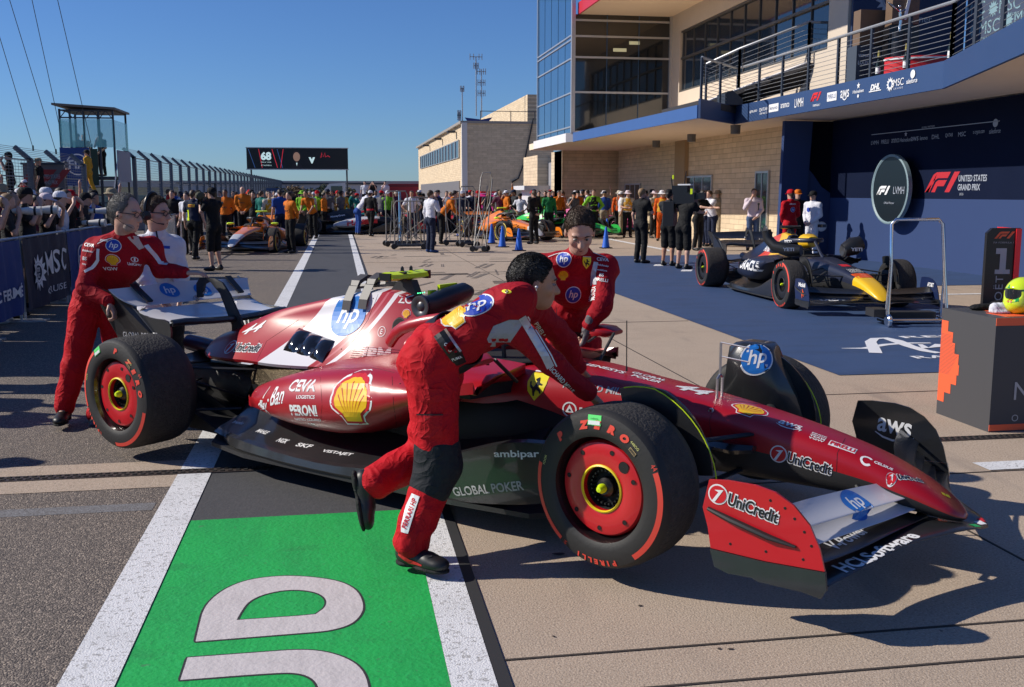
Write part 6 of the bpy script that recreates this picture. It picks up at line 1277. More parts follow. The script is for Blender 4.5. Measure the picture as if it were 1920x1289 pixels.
def hair_(J, h, s=1.0, style='short'):
    s = s*J.get('hs', 1)
    H = V(J['head']); f, l, u = basis(J['face'], J['hup']); M = bmat(f, l, u); P = lambda a, b, c: va(H+f*a*s+l*b*s+u*c*s)
    if style == 'bald': e = [('e', P(-.022, 0, .036), (.100*s, .083*s, .094*s), M, 0), ('-e', P(.02, 0, -.048), (.085*s, .12*s, .084*s), M, .006), ('-e', P(.09, 0, .06), (.11*s, .12*s, .095*s), M, .01), ('-e', P(.05, 0, .14), (.085*s, .05*s, .06*s), M, .02)]
    else: 
        e = [('e', P(-.018, 0, .046), (.103*s, .083*s, .094*s), M, 0), ('c', P(-.075, -.0, .02), P(-.07, 0, -.045), .048*s, .034*s, .03*s), ('-e', P(.108, 0, -.015), (.105*s, .12*s, .115*s), M, .008), ('-e', P(.03, 0, -.055), (.072*s, .12*s, .082*s), M, .008)]
        if style == 'recede': e.append(('-e', P(.115, 0, .075), (.10*s, .07*s, .10*s), M, .015))
        if style == 'long': e = e[:2]+[('c', P(-.07, .03, .0), P(-.05, .04, -.2), .055*s, .04*s, .03*s), ('c', P(-.07, -.03, .0), P(-.05, -.04, -.2), .055*s, .04*s, .03*s)]+e[2:3]
    rk = folds(7, .0022, 60); return sdf(e, h, rk, .02)
def cap_mesh(J, kind, m, parent, m2=None):
    H = V(J['head']); f, l, u = basis(J['face'], J['hup']); P = lambda a, b, c: H+f*a+l*b+u*c; mb = MB(); mx = MX((f, l, u)).transposed()
    if kind == 'cap':
        mb.loft([[P(-.012+r*math.cos(t)*1.1, r*.95*math.sin(t), z) for t in [k*math.pi/8 for k in range(16)]] for r, z in ((.101, .045), (.101, .075), (.092, .11), (.07, .138), (.035, .15), (.004, .153))])
        mb.add([P(.085+q*(.085*math.cos(t)), .078*math.sin(t), .052-q*.014*math.cos(t)) for q in (.0, 1) for t in [(-8+k)*math.pi/16 for k in range(17)]]+[P(.085+q*(.085*math.cos(t)), .078*math.sin(t), .042-q*.014*math.cos(t)) for q in (.0, 1) for t in [(-8+k)*math.pi/16 for k in range(17)]], [(k, k+1, 18+k, 17+k) for k in range(16)]+[(34+k, 51+k, 52+k, 35+k) for k in range(16)]+[(17+k, 18+k, 52+k, 51+k) for k in range(16)], 0)
    else:
        br = .17 if kind == 'hat' else .145
        mb.loft([[P(-.01+r*math.cos(t)*1.08, r*math.sin(t), z+(.012*math.cos(2*t+math.pi) if r > .12 and kind == 'hat' else 0)) for t in [k*math.pi/10 for k in range(20)]] for r, z in ((.095, .05), (br, .03), (br, .036), (.104, .062), (.1, .10), (.085, .135), (.05, .15), (.004, .153))], 0, True, False)
    o = mb.build('cap' if kind == 'cap' else 'hat', m, parent, 50); return o
def stand(h=1.78, pose='down', turn=0, lean=0, stride=0):
    """joints of a standing figure facing +Y, feet at z=0"""
    k = h/1.8; J = {}; v = lambda x, y, z: (x*k, y*k, z*k)
    J['pel'] = v(0, 0, .98); J['hil'] = v(-.095, 0, .93); J['hir'] = v(.095, 0, .93)
    w_ = .10 if not stride else .07
    J['knl'] = v(-w_-.0, .02+stride*.5, .52); J['knr'] = v(w_, .02-stride*.4, .52); J['anl'] = v(-w_-.02, -.02+stride, .10); J['anr'] = v(w_+.02, -.04-stride*.9, .10+abs(stride)*.08); J['tol'] = v(-w_-.04, .13+stride, .05); J['tor'] = v(w_+.04, .11-stride*.9, .05)
    y = lean; J['neck'] = v(0, y, 1.50); J['head'] = v(0, y*1.2+.02, 1.66); J['shl'] = v(-.185, y*.9, 1.44); J['shr'] = v(.185, y*.9, 1.44); J['face'] = (0, 1, -.05); J['hup'] = (0, .05, 1)
    def arm(q, sg, el, wr, ha, hn=(0, 0, 1)): J['el'+q] = v(sg*el[0], el[1]+y*.7, el[2]); J['wr'+q] = v(sg*wr[0], wr[1]+y*.6, wr[2]); J['ha'+q] = v(sg*ha[0], ha[1]+y*.6, ha[2]); J['hn'+q] = hn
    D = dict(down=((.25, -.03, 1.17), (.27, .05, .92), (.27, .09, .83)), fold=((.25, .0, 1.18), (.02, .20, 1.12), (-.06, .2, 1.14)), front=((.24, .0, 1.17), (.08, .2, .98), (.02, .22, .94)), cam=((.24, .12, 1.28), (.12, .24, 1.56), (.06, .2, 1.63)), face=((.26, .10, 1.22), (.10, .17, 1.48), (.05, .15, 1.57)), hip=((.36, -.05, 1.2), (.2, .04, 1.03), (.14, .08, 1.02)), reach=((.22, .2, 1.30), (.17, .45, 1.28), (.15, .55, 1.28)), raise_=((.3, .05, 1.62), (.28, .08, 1.88), (.27, .09, 1.97)), back=((.25, -.08, 1.18), (.10, -.18, 1.02), (.03, -.2, 1.0)), low=((.24, .12, 1.20), (.20, .32, 1.02), (.18, .4, .97)))
    a, b = pose if isinstance(pose, tuple) else (pose, pose); arm('l', -1, *D[a]); arm('r', 1, *D[b]); return J
TPL = {}
def template(key, h=1.78, pose='down', lean=0, stride=0, sleeve='short', cut=1.0, head='hair', loose=1.0, res=.022, look=None):
    if key in TPL: return TPL[key]
    J = stand(h, pose, lean=lean, stride=stride)
    if look: J['face'] = look
    d = {}
    P, F_ = body(J, res*.8, lod=0); d['body'] = npmesh('body', P, F_, SKIN[0])
    P, F_ = top_(J, res*.85, sleeve=sleeve, loose=loose, disp=folds(hash(key) % 99 if 0 else len(key)*7, .006, 26)); d['shirt'] = npmesh('shirt', P, F_, FB)
    P, F_ = legs_(J, res*.85, cut=cut, loose=loose, disp=folds(len(key)*3, .006, 24)); d['trousers'] = npmesh('trousers', P, F_, FB)
    for q in 'lr': P, F_ = shoe_(J, q, res*.6); d['shoe'+q] = npmesh('shoe', P, F_, SHO)
    P, F_ = hair_(J, res*.7); d['hair'] = npmesh('hair', P, F_, HRS['dark'])
    TPL[key] = (J, d, {}); return TPL[key]
def person(key, label, x, y, rz, skin=0, shirt=FB, trous=FB, hair='dark', hat=None, shoe=None, group=None, s=1.0, z=0, extra=None):
    """rz: heading in degrees of the facing direction, 0 = away from the camera (+Y), 180 = towards it"""
    J, d, hats = TPL[key]; t = thing('person', label, 'person', (x, y, z), R(rz), group, s)
    def add(n_, me, m):
        o = link(n_, me, t); o.material_slots[0].link = 'OBJECT'; o.material_slots[0].material = m; return o
    add('body', d['body'], SKIN[skin]); add('shirt', d['shirt'], shirt); add('trousers', d['trousers'], trous); add('shoe', d['shoel'], shoe or SHO); add('shoe', d['shoer'], shoe or SHO)
    if hat:
        kind, m = hat
        if kind not in hats: o = cap_mesh(J, kind, m, t); hats[kind] = o.data
        else: o = link('cap' if kind == 'cap' else 'hat', hats[kind], t)
        o.material_slots[0].link = 'OBJECT'; o.material_slots[0].material = m
    if hair and not (hat and hat[0] != 'cap'): add('hair', d['hair'], HRS[hair])
    if extra: extra(t, J)
    return t

def tufts(ho, key, mname, n, ln, wd, seed=1, lift=.45):
    """short strands of hair over a hair mesh"""
    me = ho[key].data; rk = random.Random(seed); mb = MB(); ps = me.polygons; H = ho['P'](0, 0, 0); f = (ho['P'](1, 0, 0)-H).normalized()
    for i in range(n):
        p = ps[rk.randrange(len(ps))]; c = p.center; nn = p.normal
        if nn.dot(c-H) < 0: nn = -nn
        g = (f*.9+V((rk.gauss(0, .25), rk.gauss(0, .25), rk.gauss(0, .25)-.3))); g = (g-nn*g.dot(nn)).normalized(); d = (g+nn*lift*rk.uniform(.3, 1.2)).normalized()*ln*rk.uniform(.5, 1.3); s_ = d.cross(nn).normalized()*wd
        mb.add([c-s_, c+s_, c+d*.6+s_*.6+nn*.002, c+d, c+d*.6-s_*.6+nn*.002], [(0, 1, 2, 3, 4)])
    me2 = bpy.data.meshes.new('hair_strands'); me2.from_pydata(mb.v, [], mb.f); me2.materials.append(HRS[mname]); q = link('hair_strands', me2, ho[key]); return q
RV = V((math.cos(YAW), -math.sin(YAW), 0)); FV = V((math.sin(YAW), math.cos(YAW), 0)); CU = FV*math.sin(PIT)+V((0, 0, 1))*math.cos(PIT)
def J_(**k):
    o = {}
    for a, b in k.items():
        if a in ('hs', 'curl'): o[a] = b
        elif isinstance(b, V): o[a] = b
        else: o[a] = at(*b)
    return o
def hero(label, J, h=.009, suit=FRJ, trous=FR, skin=0, hairs='short', hairm='black', shoes=True, sleeve='long', seed=1, sole=False, loose=1.14, name='person', shirtname='race_jacket', lg=1.06):
    fx, fy = (V(J['anl']).x+V(J['anr']).x)/2, (V(J['anl']).y+V(J['anr']).y)/2; t = thing('person', label, 'person', (fx, fy, 0)); off = -V((fx, fy, 0)); o = {}
    def add(k, n_, pf, m): q = link(n_, npmesh(n_, pf[0], pf[1], m), t); q.location = off; o[k] = q
    add('body', 'body', body(J, min(h, .0075)), SKIN[skin]); add('top', shirtname, top_(J, h, sleeve=sleeve, loose=loose, disp=folds(seed, .012, 15)), suit); add('legs', 'trousers', legs_(J, h, loose=loose*lg, disp=folds(seed+3, .012, 14)), trous)
    if shoes:
        for q in 'lr': add('shoe'+q, 'shoe', shoe_(J, q, .008, high=True), SHO); add('sole'+q, 'shoe_sole', sole_(J, q, .008), fab('sole_dark', (.02, .02, .02)))
    if hairs: add('hair', 'hair', hair_(J, .0075, style=hairs), HRS[hairm])
    o['t'] = t; o['off'] = off; f, l, u = basis(J['face'], J['hup']); H = V(J['head']); s = J.get('hs', 1); P = lambda a, b, c: H+f*a*s+l*b*s+u*c*s; mx = MX((f, l, u)).transposed(); o['P'] = P; o['mx'] = mx
    def part(n_, mb, m, sm_=50): q = mb.build(n_, m, t, sm_); q.location = off; return q
    o['part'] = part
    for q in (-1, 1):
        part('eye', MB().ball(P(.078, q*.031, .0075), (.0115*s, .0125*s, .0062*s), 12, 0, mx).ball(P(.086, q*.031, .0075), (.0050*s, .0062*s, .0055*s), 10, 1, mx), [mat('eye_white', (.28, .25, .23), .3), mat('iris', (.03, .02, .012), .2)])
        part('eyebrow', MB().tube([P(.090, q*.014, .027), P(.092, q*.030, .033), P(.080, q*.050, .029)], [.004, .005, .003], 6), HRS[hairm if hairm != 'grey' else 'grey'])
    part('mouth', MB().tube([P(.086, -.022, -.060), P(.0965, 0, -.0605), P(.086, .022, -.060)], [.0015, .0028, .0015], 6), mat('lip_dark', (.16, .05, .045), .5))
    return o
def putw(art, px, py, ho, key='top', w=1.0, rot=0, eps=.003, uv=None, name='badge', grid=.02, tg=None):
    ob = ho[key]; t = tg or bvh(ob, MX.Translation(ob.location+ho['t'].location)); d, _ = ray(px, py); hh = t.ray_cast(CAMP, d.normalized())
    if hh[0] is None: print('MISSW', px, py, name); return
    c, s = math.cos(R(rot)), math.sin(R(rot)); u, v = uv or (RV, CU); O = ho['t'].location
    q = art.lay(name, ho['t'], hh[0], (u*c+v*s)*w, (v*c-u*s)*w, [t], eps=eps, grid=grid, back=.15, depth=.25); 
    for vv in q.data.vertices: vv.co -= O
    return q
def pxs(pts, p0, dep): k = dep/FPX; return [((x-p0[0])*k, -(y-p0[1])*k) for x, y in pts]
def ribbon(ho, pts, wd, dep, m, key='top', eps=.004, name='stripe'):
    p0 = pts[len(pts)//2]; a = Art(); q = pxs(pts, p0, dep); a.add(stroke(q, [wd]*len(q)), m, 0); return putw(a, p0[0], p0[1], ho, key, eps=eps, name=name)
MHB = mat('badge_blue', (.01, .05, .4), .5); MSW = mat('silver_tape', (.55, .55, .6), .35, metal=.3)
# --- mechanic in the foreground ---
JC = J_(pel=(818, 662, 4.58), hir=(808, 688, 4.50), hil=(826, 676, 4.70), knr=(822, 872, 4.50), anr=(768, 1022, 4.42), tor=(818, 1065, 4.34), knl=(800, 850, 4.78), anl=(702, 905, 4.60), tol=(672, 985, 4.56),
        neck=(974, 562, 4.72), shr=(944, 600, 4.57), shl=(998, 575, 4.88), elr=(1035, 680, 4.66), wrr=(1108, 742, 4.78), har=(1140, 775, 4.85), ell=(1060, 640, 5.1), wrl=(1085, 690, 5.2), hal=(1100, 710, 5.25), head=(1002, 533, 4.76),
        face=RV+FV*.12-V((0, 0, .10)), hup=V((0, 0, 1))+RV*.12, hnr=V((0, 0, 1)), soler=V((0, 0, -1)), solel=(-RV*.97-FV*.1-V((0, 0, .15))).normalized(), hs=1.06, curl=dict(l=.5, r=.4))
HC1 = hero('dark-haired mechanic in red overalls bending over the near front wheel, one foot raised', JC, .0085, seed=5, hairm='black', loose=1.05, lg=1.28)
t1 = bvh(HC1['top'], MX.Translation(HC1['top'].location+HC1['t'].location)); bt = dict(tg=t1)
BLT = mat('belt_black', (.012, .012, .013), .45)
a = Art(); hp_logo(a, .075, sy=.6, blue=MHB, ring=MW); putw(a, 893, 572, HC1, rot=18, **bt)
a = Art(); shell_logo(a, .055, outline=MW, bg=MSY); putw(a, 851, 592, HC1, rot=35, **bt)
a = Art(); a.add(disc2d(.022, 16, sy=.4), MATS['shield_yellow'], 0); horse(a, .02, 0, 0, MBK); putw(a, 950, 547, HC1, rot=-8, **bt)
a = Art(); q = pxs([(913, 636), (925, 612), (955, 600), (985, 600), (975, 615), (958, 640), (953, 665), (935, 660), (918, 650)], (945, 625), 4.5); a.add(poly2d(q), fab('underarm_grey', (.33, .34, .42)), 0); putw(a, 945, 625, HC1, name='underarm_panel', **bt)
ribbon(HC1, [(978, 596), (1000, 632), (1022, 668), (1033, 690)], .036, 4.6, MSW, name='sleeve_stripe'); ribbon(HC1, [(988, 594), (1012, 632), (1034, 668), (1044, 688)], .006, 4.6, MW, name='sleeve_stripe')
a = Art(); a.txt('RICHARD MILLE', MW, .022, 0, 0, bold=.02, w=.17); putw(a, 1053, 712, HC1, rot=-47, **bt)
a = Art(); a.txt('PIRELLI', MW, .02, 0, 0, bold=.02, w=.09); putw(a, 1014, 620, HC1, rot=-55, **bt)
tl = bvh(HC1['legs'], MX.Translation(HC1['legs'].location+HC1['t'].location)); bl = dict(tg=tl, key='legs')
a = Art(); q = pxs([(752, 985), (760, 950), (772, 925), (788, 930), (778, 960), (766, 1000), (752, 998)], (768, 962), 4.45); a.add(poly2d(q), MW, 0); a.txt('FERRARI HP', MSR, .022, .0, 0, rot=70, bold=.03, w=.14, lift=2); putw(a, 768, 962, HC1, name='shin_strip', **bl)
a = Art(); a.add(poly2d([(-.055, -.05), (.055, -.05), (.055, .05), (-.055, .05)]), fab('pocket_red', (.50, .008, .016)), 0); a.add(poly2d([(-.058, .05), (.058, .05), (.058, .056), (-.058, .056)]), FDG, 0); putw(a, 806, 800, HC1, name='pocket', eps=.008, **bl)
a = Art(); a.add(poly2d([(-.055, -.03), (.055, -.03), (.055, .03), (-.055, .03)]), MATS['cloth_pocket_red'], 0); putw(a, 806, 742, HC1, name='pocket', eps=.009, **bl)
P_ = HC1['part']; kn = V(JC['knr']); an = V(JC['anr']); hi = V(JC['hir'])
P, F_ = sdf([('c', va(kn.lerp(hi, .16)), va(kn), .108, .110, 0), ('c', va(kn), va(kn.lerp(an, .26)), .108, .098, .02)], .008); q = link('knee_pad', npmesh('knee_pad', P, F_, fab('pad_charcoal', (.02, .022, .027))), HC1['t']); q.location = HC1['off']
def belt(ho, J, r=(.135, .178), z=.10, tilt=None, hgt=.035):
    f, l, u = frame_of(J, 1); c = V(J['pel'])+(V(J['neck'])-V(J['pel']))*z; return ho['part']('belt', MB().loft([[c+u*dz+f*r[0]*k_*math.cos(t_)+l*r[1]*k_*math.sin(t_) for t_ in [k*math.pi/14 for k in range(28)]] for dz, k_ in ((-hgt, .96), (-hgt, 1), (hgt, 1), (hgt, .96))], 0, True, False), BLT, 60)
belt(HC1, JC, (.146, .178), z=.2)
a = Art(); a.add(poly2d([(-.06, -.03), (.06, -.03), (.06, .03), (-.06, .03)]), BLT, 0); a.add(poly2d([(-.06, .022), (.06, .022), (.06, .032), (-.06, .032)]), MSW, 2); a.add(ring2d(.004, .007, c=(0, -.005)), MSW, 2); a.add(ring2d(.004, .007, c=(.03, -.005)), MSW, 2); putw(a, 838, 645, HC1, rot=-55, name='waist_strap', **bt)
a = Art(); a.add(poly2d([(-.03, -.035), (.03, -.035), (.03, .035), (-.03, .035)]), BLT, 0); a.txt('PUMA', MW, .012, 0, .01, bold=.02); putw(a, 858, 676, HC1, rot=20, name='pouch', tg=bvh(HC1['top'], MX.Translation(HC1['top'].location+HC1['t'].location)))
f, l, u = basis(JC['face'], JC['hup']); P = HC1['P']
P_('earpiece', MB().ball(P(-.002, -.086, -.005), .008).tube([P(-.002, -.088, -.01), P(.0, -.085, -.06), P(-.03, -.07, -.10)], .0018, 5), MSW)
# --- mechanic on the far side with gloves ---
JB = J_(pel=(1068, 622, 6.85), hir=(1040, 645, 6.85), hil=(1098, 645, 6.85), knr=(1030, 745, 6.75), knl=(1112, 745, 6.75), anr=(1030, 822, 6.9), anl=(1115, 822, 6.9), tor=(1030, 850, 6.75), tol=(1120, 850, 6.75), neck=(1084, 484, 6.28), shr=(1006, 502, 6.36), shl=(1134, 505, 6.30),
        elr=(984, 570, 6.45), wrr=(1010, 640, 6.3), har=(1020, 665, 6.25), ell=(1130, 572, 6.12), wrl=(1104, 612, 6.12), hal=(1098, 632, 6.14), head=(1087, 436, 6.12), face=(-FV-V((0, 0, .62))+RV*.04), hup=V((0, 0, 1))-FV*.5, hnl=V((0, 0, 1))*.6+RV*.6-FV*.3, hs=1.1, curl=dict(l=.95, r=.5))
HB1 = hero('short-haired mechanic in red overalls with grey gloves leaning over the cockpit side', JB, .010, seed=9, hairm='brown', skin=1)
tb = bvh(HB1['top'], MX.Translation(HB1['top'].location+HB1['t'].location)); bt = dict(tg=tb)
P, F_ = sdf([p for p in hand_prims(JB['wrl'], V(JB['hal'])-V(JB['wrl']), JB['hnl'], 1, .95, 1.16)]+[('c', va(V(JB['wrl'])-(V(JB['hal'])-V(JB['wrl'])).normalized()*.05), va(V(JB['wrl'])+(V(JB['hal'])-V(JB['wrl'])).normalized()*.03), .034, .036, .01)], .005); q = link('glove', npmesh('glove', P, F_, fab('glove_grey', (.13, .13, .14))), HB1['t']); q.location = HB1['off']
f, l, u = frame_of(JB, 1); nk = V(JB['neck']); HB1['part']('collar', MB().loft([[nk+CU*.035+RV*.068*math.cos(t_)-FV*(.07*math.sin(t_)+.01)+V((0, 0, dz)) for t_ in [k*math.pi/10 for k in range(20)]] for dz in (-.02, .0)]), fab('collar_cream', (.6, .5, .45)), 60)
a = Art(); hp_logo(a, .042, blue=MHB, ring=MW); putw(a, 1057, 487, HB1, rot=3, **bt)
a = Art(); shield(a, .065); putw(a, 1100, 493, HB1, **bt)
a = Art(); shell_logo(a, .032, outline=MATS['mark_red']); putw(a, 1056, 517, HB1, **bt)
a = Art(); hp_logo(a, .045, blue=MHB, ring=MW); putw(a, 1075, 553, HB1, **bt)
a = Art(); a.txt('CEVA', MW, .022, 0, 0, bold=.03, w=.075); putw(a, 1130, 487, HB1, rot=-5, **bt)
a = Art(); a.txt('CEVA', MW, .022, 0, 0, bold=.03, w=.07); putw(a, 1012, 478, HB1, rot=-35, **bt)
for k, s_ in enumerate(('Bitdefender', 'vodafone', 'BS', 'PIRELLI')): a = Art(); a.txt(s_, MW, .012 if k < 2 else .02, 0, 0, bold=.02); putw(a, 1130-k, 498+k*9, HB1, rot=-10, **bt)
ribbon(HB1, [(1117, 492), (1113, 512), (1113, 535)], .028, 6.2, MSW, name='sleeve_stripe'); ribbon(HB1, [(1028, 482), (1042, 477), (1056, 474)], .004, 6.3, MW, name='piping'); ribbon(HB1, [(1136, 484), (1122, 478), (1112, 474)], .004, 6.3, MW, name='piping')
a = Art(); a.txt('MONZA', MW, .018, 0, 0, bold=.03, rot=0); putw(a, 1113, 550, HB1, rot=82, **bt)
belt(HB1, JB, (.135, .165), .18)
a = Art(); a.txt('IBM', MSR, .02, 0, 0, bold=.02); putw(a, 1083, 482, HB1, **bt)
# --- older mechanic at the rear wing ---
JA = J_(pel=(186, 565, 7.42), hir=(160, 585, 7.35), hil=(212, 590, 7.45), knr=(140, 690, 7.32), knl=(225, 692, 7.55), anr=(120, 765, 7.35), anl=(180, 778, 7.5), tor=(112, 790, 7.2), tol=(178, 802, 7.35), neck=(232, 448, 7.25), shr=(178, 470, 7.22), shl=(282, 468, 7.42), elr=(160, 540, 7.12), wrr=(205, 566, 7.05), har=(216, 588, 7.05),
        ell=(302, 505, 7.42), wrl=(348, 512, 7.4), hal=(366, 512, 7.4), head=(236, 403, 7.18), face=RV*.95-FV*.25-V((0, 0, .12)), hup=V((0, 0, 1))+RV*.12, hnr=V((0, 0, 1))-RV*.2, hnl=V((0, 0, 1)), hs=1.1, curl=dict(l=.35, r=.9))
HA1 = hero('grey-haired mechanic with glasses in red overalls pushing at the rear wing', JA, .010, seed=14, hairs='recede', hairm='grey', skin=1)
ta = bvh(HA1['top'], MX.Translation(HA1['top'].location+HA1['t'].location)); bt = dict(tg=ta)
a = Art(); hp_logo(a, .042, blue=MHB, ring=MW); putw(a, 213, 461, HA1, **bt)
a = Art(); shell_logo(a, .036); putw(a, 211, 488, HA1, **bt)
a = Art(); a.txt('VGW', MW, .022, 0, 0, bold=.02, w=.09); putw(a, 207, 504, HA1, **bt)
a = Art(); a.add(ring2d(.014, .018), MW); a.add(poly2d([(-.004, -.012), (.004, -.012), (.006, .012), (-.002, .012)]), MW); a.txt('UniCredit', MW, .02, 0, -.032, bold=.04, w=.075); putw(a, 252, 487, HA1, **bt)
for k, (s_, x_, y_) in enumerate((('CEVA', 168, 460), ('Bitdefender', 165, 471), ('BS', 159, 485), ('Philip', 158, 496))): a = Art(); a.txt(s_, MW, .025 if k in (0, 2) else .014, 0, 0, bold=.02); putw(a, x_, y_, HA1, rot=-10, **bt)
ribbon(HA1, [(186, 468), (183, 488), (172, 503), (160, 510)], .02, 7.2, MW, name='sleeve_stripe'); ribbon(HA1, [(281, 462), (293, 480), (300, 493), (312, 494)], .026, 7.4, MSW, name='sleeve_stripe'); ribbon(HA1, [(182, 446), (194, 440), (208, 436)], .006, 7.2, MW, name='piping')
ribbon(HA1, [(184, 458), (194, 452), (208, 446)], .006, 7.2, MW, name='piping')
a = Art(); a.add(poly2d([(-.015, -.045), (.02, -.04), (.01, .05), (-.03, .045)]), fab('collar_cream', (.6, .5, .45)), 0); putw(a, 259, 456, HA1, rot=20, name='collar_flap', **bt)
a = Art(); a.txt('puma', MW, .018, 0, 0, bold=.02); putw(a, 195, 452, HA1, rot=-10, **bt)
ribbon(HA1, [(139, 760), (133, 730), (134, 700)], .018, 7.3, MSW, key='legs', name='shin_strip') if 0 else None
P = HA1['P']; HA1['part']('glasses', MB().tube([P(.098, -.052, .014), P(.104, -.03, .030), P(.106, -.008, .014), P(.104, -.03, -.008), P(.098, -.05, .0), P(.098, -.052, .014), P(.0, -.082, .014)], .0028, 6).tube([P(.098, .052, .014), P(.104, .03, .030), P(.106, .008, .014), P(.104, .03, -.008), P(.098, .05, .0), P(.098, .052, .014)], .0028, 6), MBK)
HA1['part']('headset_boom', MB().tube([P(-.01, -.088, -.02), P(.04, -.08, -.05), P(.09, -.05, -.075)], .002, 5).ball(P(.0, -.088, -.01), .009), MBK)
P, F_ = sdf([('e', va(HA1['P'](.04, 0, -.066)), (.054, .060, .048), bmat(*basis(JA['face'], JA['hup'])), 0), ('-e', va(HA1['P'](.098, 0, -.052)), (.02, .03, .02), bmat(*basis(JA['face'], JA['hup'])), .01)], .006); q = link('beard', npmesh('beard', P, F_, mat('beard_grey', (.33, .22, .17), .7, var=(90, .8, (.42, .36, .32)), bump=(150, .8, .004))), HA1['t']); q.location = HA1['off']
# --- official in white shirt ---
JD = J_(pel=(300, 580, 8.5), hir=(280, 600, 8.4), hil=(320, 600, 8.6), knr=(285, 680, 8.4), knl=(325, 680, 8.6), anr=(285, 735, 8.4), anl=(325, 735, 8.6), tor=(300, 755, 8.3), tol=(345, 750, 8.5), neck=(295, 445, 8.35), shr=(262, 462, 8.25), shl=(328, 462, 8.45), elr=(270, 520, 8.2), wrr=(300, 560, 8.15), har=(318, 575, 8.15),
        ell=(340, 520, 8.4), wrl=(338, 560, 8.3), hal=(335, 580, 8.3), head=(293, 402, 8.3), face=RV*.95-FV*.3-V((0, 0, .05)), hup=V((0, 0, 1)), hs=1.12)
HD1 = hero('official in white shirt with headset and glasses behind the grey-haired mechanic', JD, .012, suit=FW, trous=FB, seed=22, hairm='brown', skin=1, shirtname='shirt')
P = HD1['P']; HD1['part']('glasses', MB().tube([P(.10, -.052, .014), P(.104, -.03, .030), P(.106, -.008, .014), P(.104, -.03, -.008), P(.098, -.05, .0), P(.10, -.052, .014), P(.0, -.082, .014)], .004, 6).tube([P(.098, .052, .014), P(.104, .03, .030), P(.106, .008, .014), P(.104, .03, -.008), P(.098, .05, .0)], .004, 6), MBK)
HD1['part']('headset', MB().tube([P(-.03, .09*math.sin(R(a_)), .03+.125*math.cos(R(a_))) for a_ in range(-110, 111, 20)], .013, 8).lathe([(.001, 0), (.038, .005), (.04, .03), (.001, .03)], P(-.02, -.085, -.01)-V((0, .02, 0)), 'y', 16).tube([P(-.0, -.092, -.03), P(.06, -.075, -.06), P(.095, -.04, -.066)], [.003, .003, .007], 6), MATS['black_gloss'])
a = Art(); a.add(stroke([(-.02, .13), (0, .0), (.01, -.08)], [.012]*3), MBK); putw(a, 297, 452, HD1, name='lanyard'); a = Art(); a.add(poly2d([(-.025, -.012), (.025, -.012), (.025, .012), (-.025, .012)]), MHB, 0); putw(a, 311, 464, HD1, name='badge')

for (px_, py_, x1, y1) in ((745, 1062, 790, 1078), (790, 1030, 800, 1050)): pass
tsh = bvh(HC1['shoer'], MX.Translation(HC1['shoer'].location+HC1['t'].location))
ribbon(HC1, [(748, 1050), (765, 1062), (790, 1070)], .012, 4.4, MSR, key='shoer', name='shoe_trim') if 0 else None
a = Art(); a.add(stroke([(-.07, .02), (-.02, -.01), (.04, -.02)], [.012, .02, .008]), MSR, 0); putw(a, 775, 1050, HC1, key='shoer', name='shoe_trim', tg=tsh)
a = Art(); [a.add(stroke([(-.03+.018*k, .02-.01*k), (-.01+.018*k, .032-.012*k)], [.005, .005]), FDG, 0) for k in range(4)]; putw(a, 792, 1040, HC1, key='shoer', name='laces', tg=tsh)

tufts(HC1, 'hair', 'black', 7000, .013, .0007, 1, .15); tufts(HB1, 'hair', 'brown', 6000, .014, .0008, 2, .18); tufts(HA1, 'hair', 'grey', 6000, .014, .0008, 3, .25); tufts(HD1, 'hair', 'brown', 4000, .02, .001, 4, .2)
# ================= other cars =================
def place_car(label, L, front, head, group=None, steer=0, fx=3.6, fy=0, **k):
    """front: ground point of car-frame (fx, fy); head: heading in degrees"""
    a = R(head); c, s = math.cos(a), math.sin(a); p = (front.x-(c*fx-s*fy), front.y-(s*fx+c*fy), 0)
    return racing_car(label, L, p, a, group, steer=steer), MX.Translation(V(p)) @ MX.Rotation(a, 4, 'Z')
G_ = 'racing cars parked in the paddock lane'
NVY = mat('matt_navy_paint', (.010, .014, .036), .45, coat=.2); BY = mat('car_yellow', (.85, .50, .01), .35, coat=.4); BO = mat('car_orange_red', (.75, .10, .01), .35, coat=.4)
def carart(o, t_, m, x, z, h, w, y=-1.2, top=None, rot=0, add=None):
    tb_ = bvh(o); a = Art()
    if t_: a.txt(t_, m, h, 0, 0, bold=.04, w=w)
    if add: add(a)
    uv = (V((math.cos(R(rot)), 0, math.sin(R(rot)))), V((-math.sin(R(rot)), 0, math.cos(R(rot))))); a.lay('lettering', o, (x, y, z), *uv, [tb_], eps=.004, grid=.08, back=.5, depth=2)
def kid(C, n_, i=0): return [o for o in KIDS[C.name] if o.name.split('.')[0] == n_][i]
LB = dict(body=NVY, accent=BY, nose2=4.25, cover=mat('cover_black', (.012, .012, .014), .4), ring=MATS['cover_black'], nut=YEL, endplate_f=mat('endplate_navy', (.01, .02, .07), .35), mirror=NVY, halo=MATS['matt_navy_paint'], tcam=MATS['black_gloss'], edge=CARM,
          cover_paint=paint('navy_red_yellow_cover', (.010, .014, .036), .4, [(.62, .4, 1.0, .4, (.72, .06, .01)), (1.0, .4, 1.32, .4, (.85, .48, .01))]), rot=20)
p0, p1 = gz(1300, 534), gz(1460, 579); hd = math.degrees(math.atan2(p1.y-p0.y, p1.x-p0.x))
CB, MB_ = place_car('navy racing car with yellow nose tip parked on the blue floor covering', LB, p1, hd, None, fy=-1.0)
for o in [kid(CB, 'sidepod', 0)]: carart(o, 'ORACLE', MW, 1.75, .52, .17, .95)
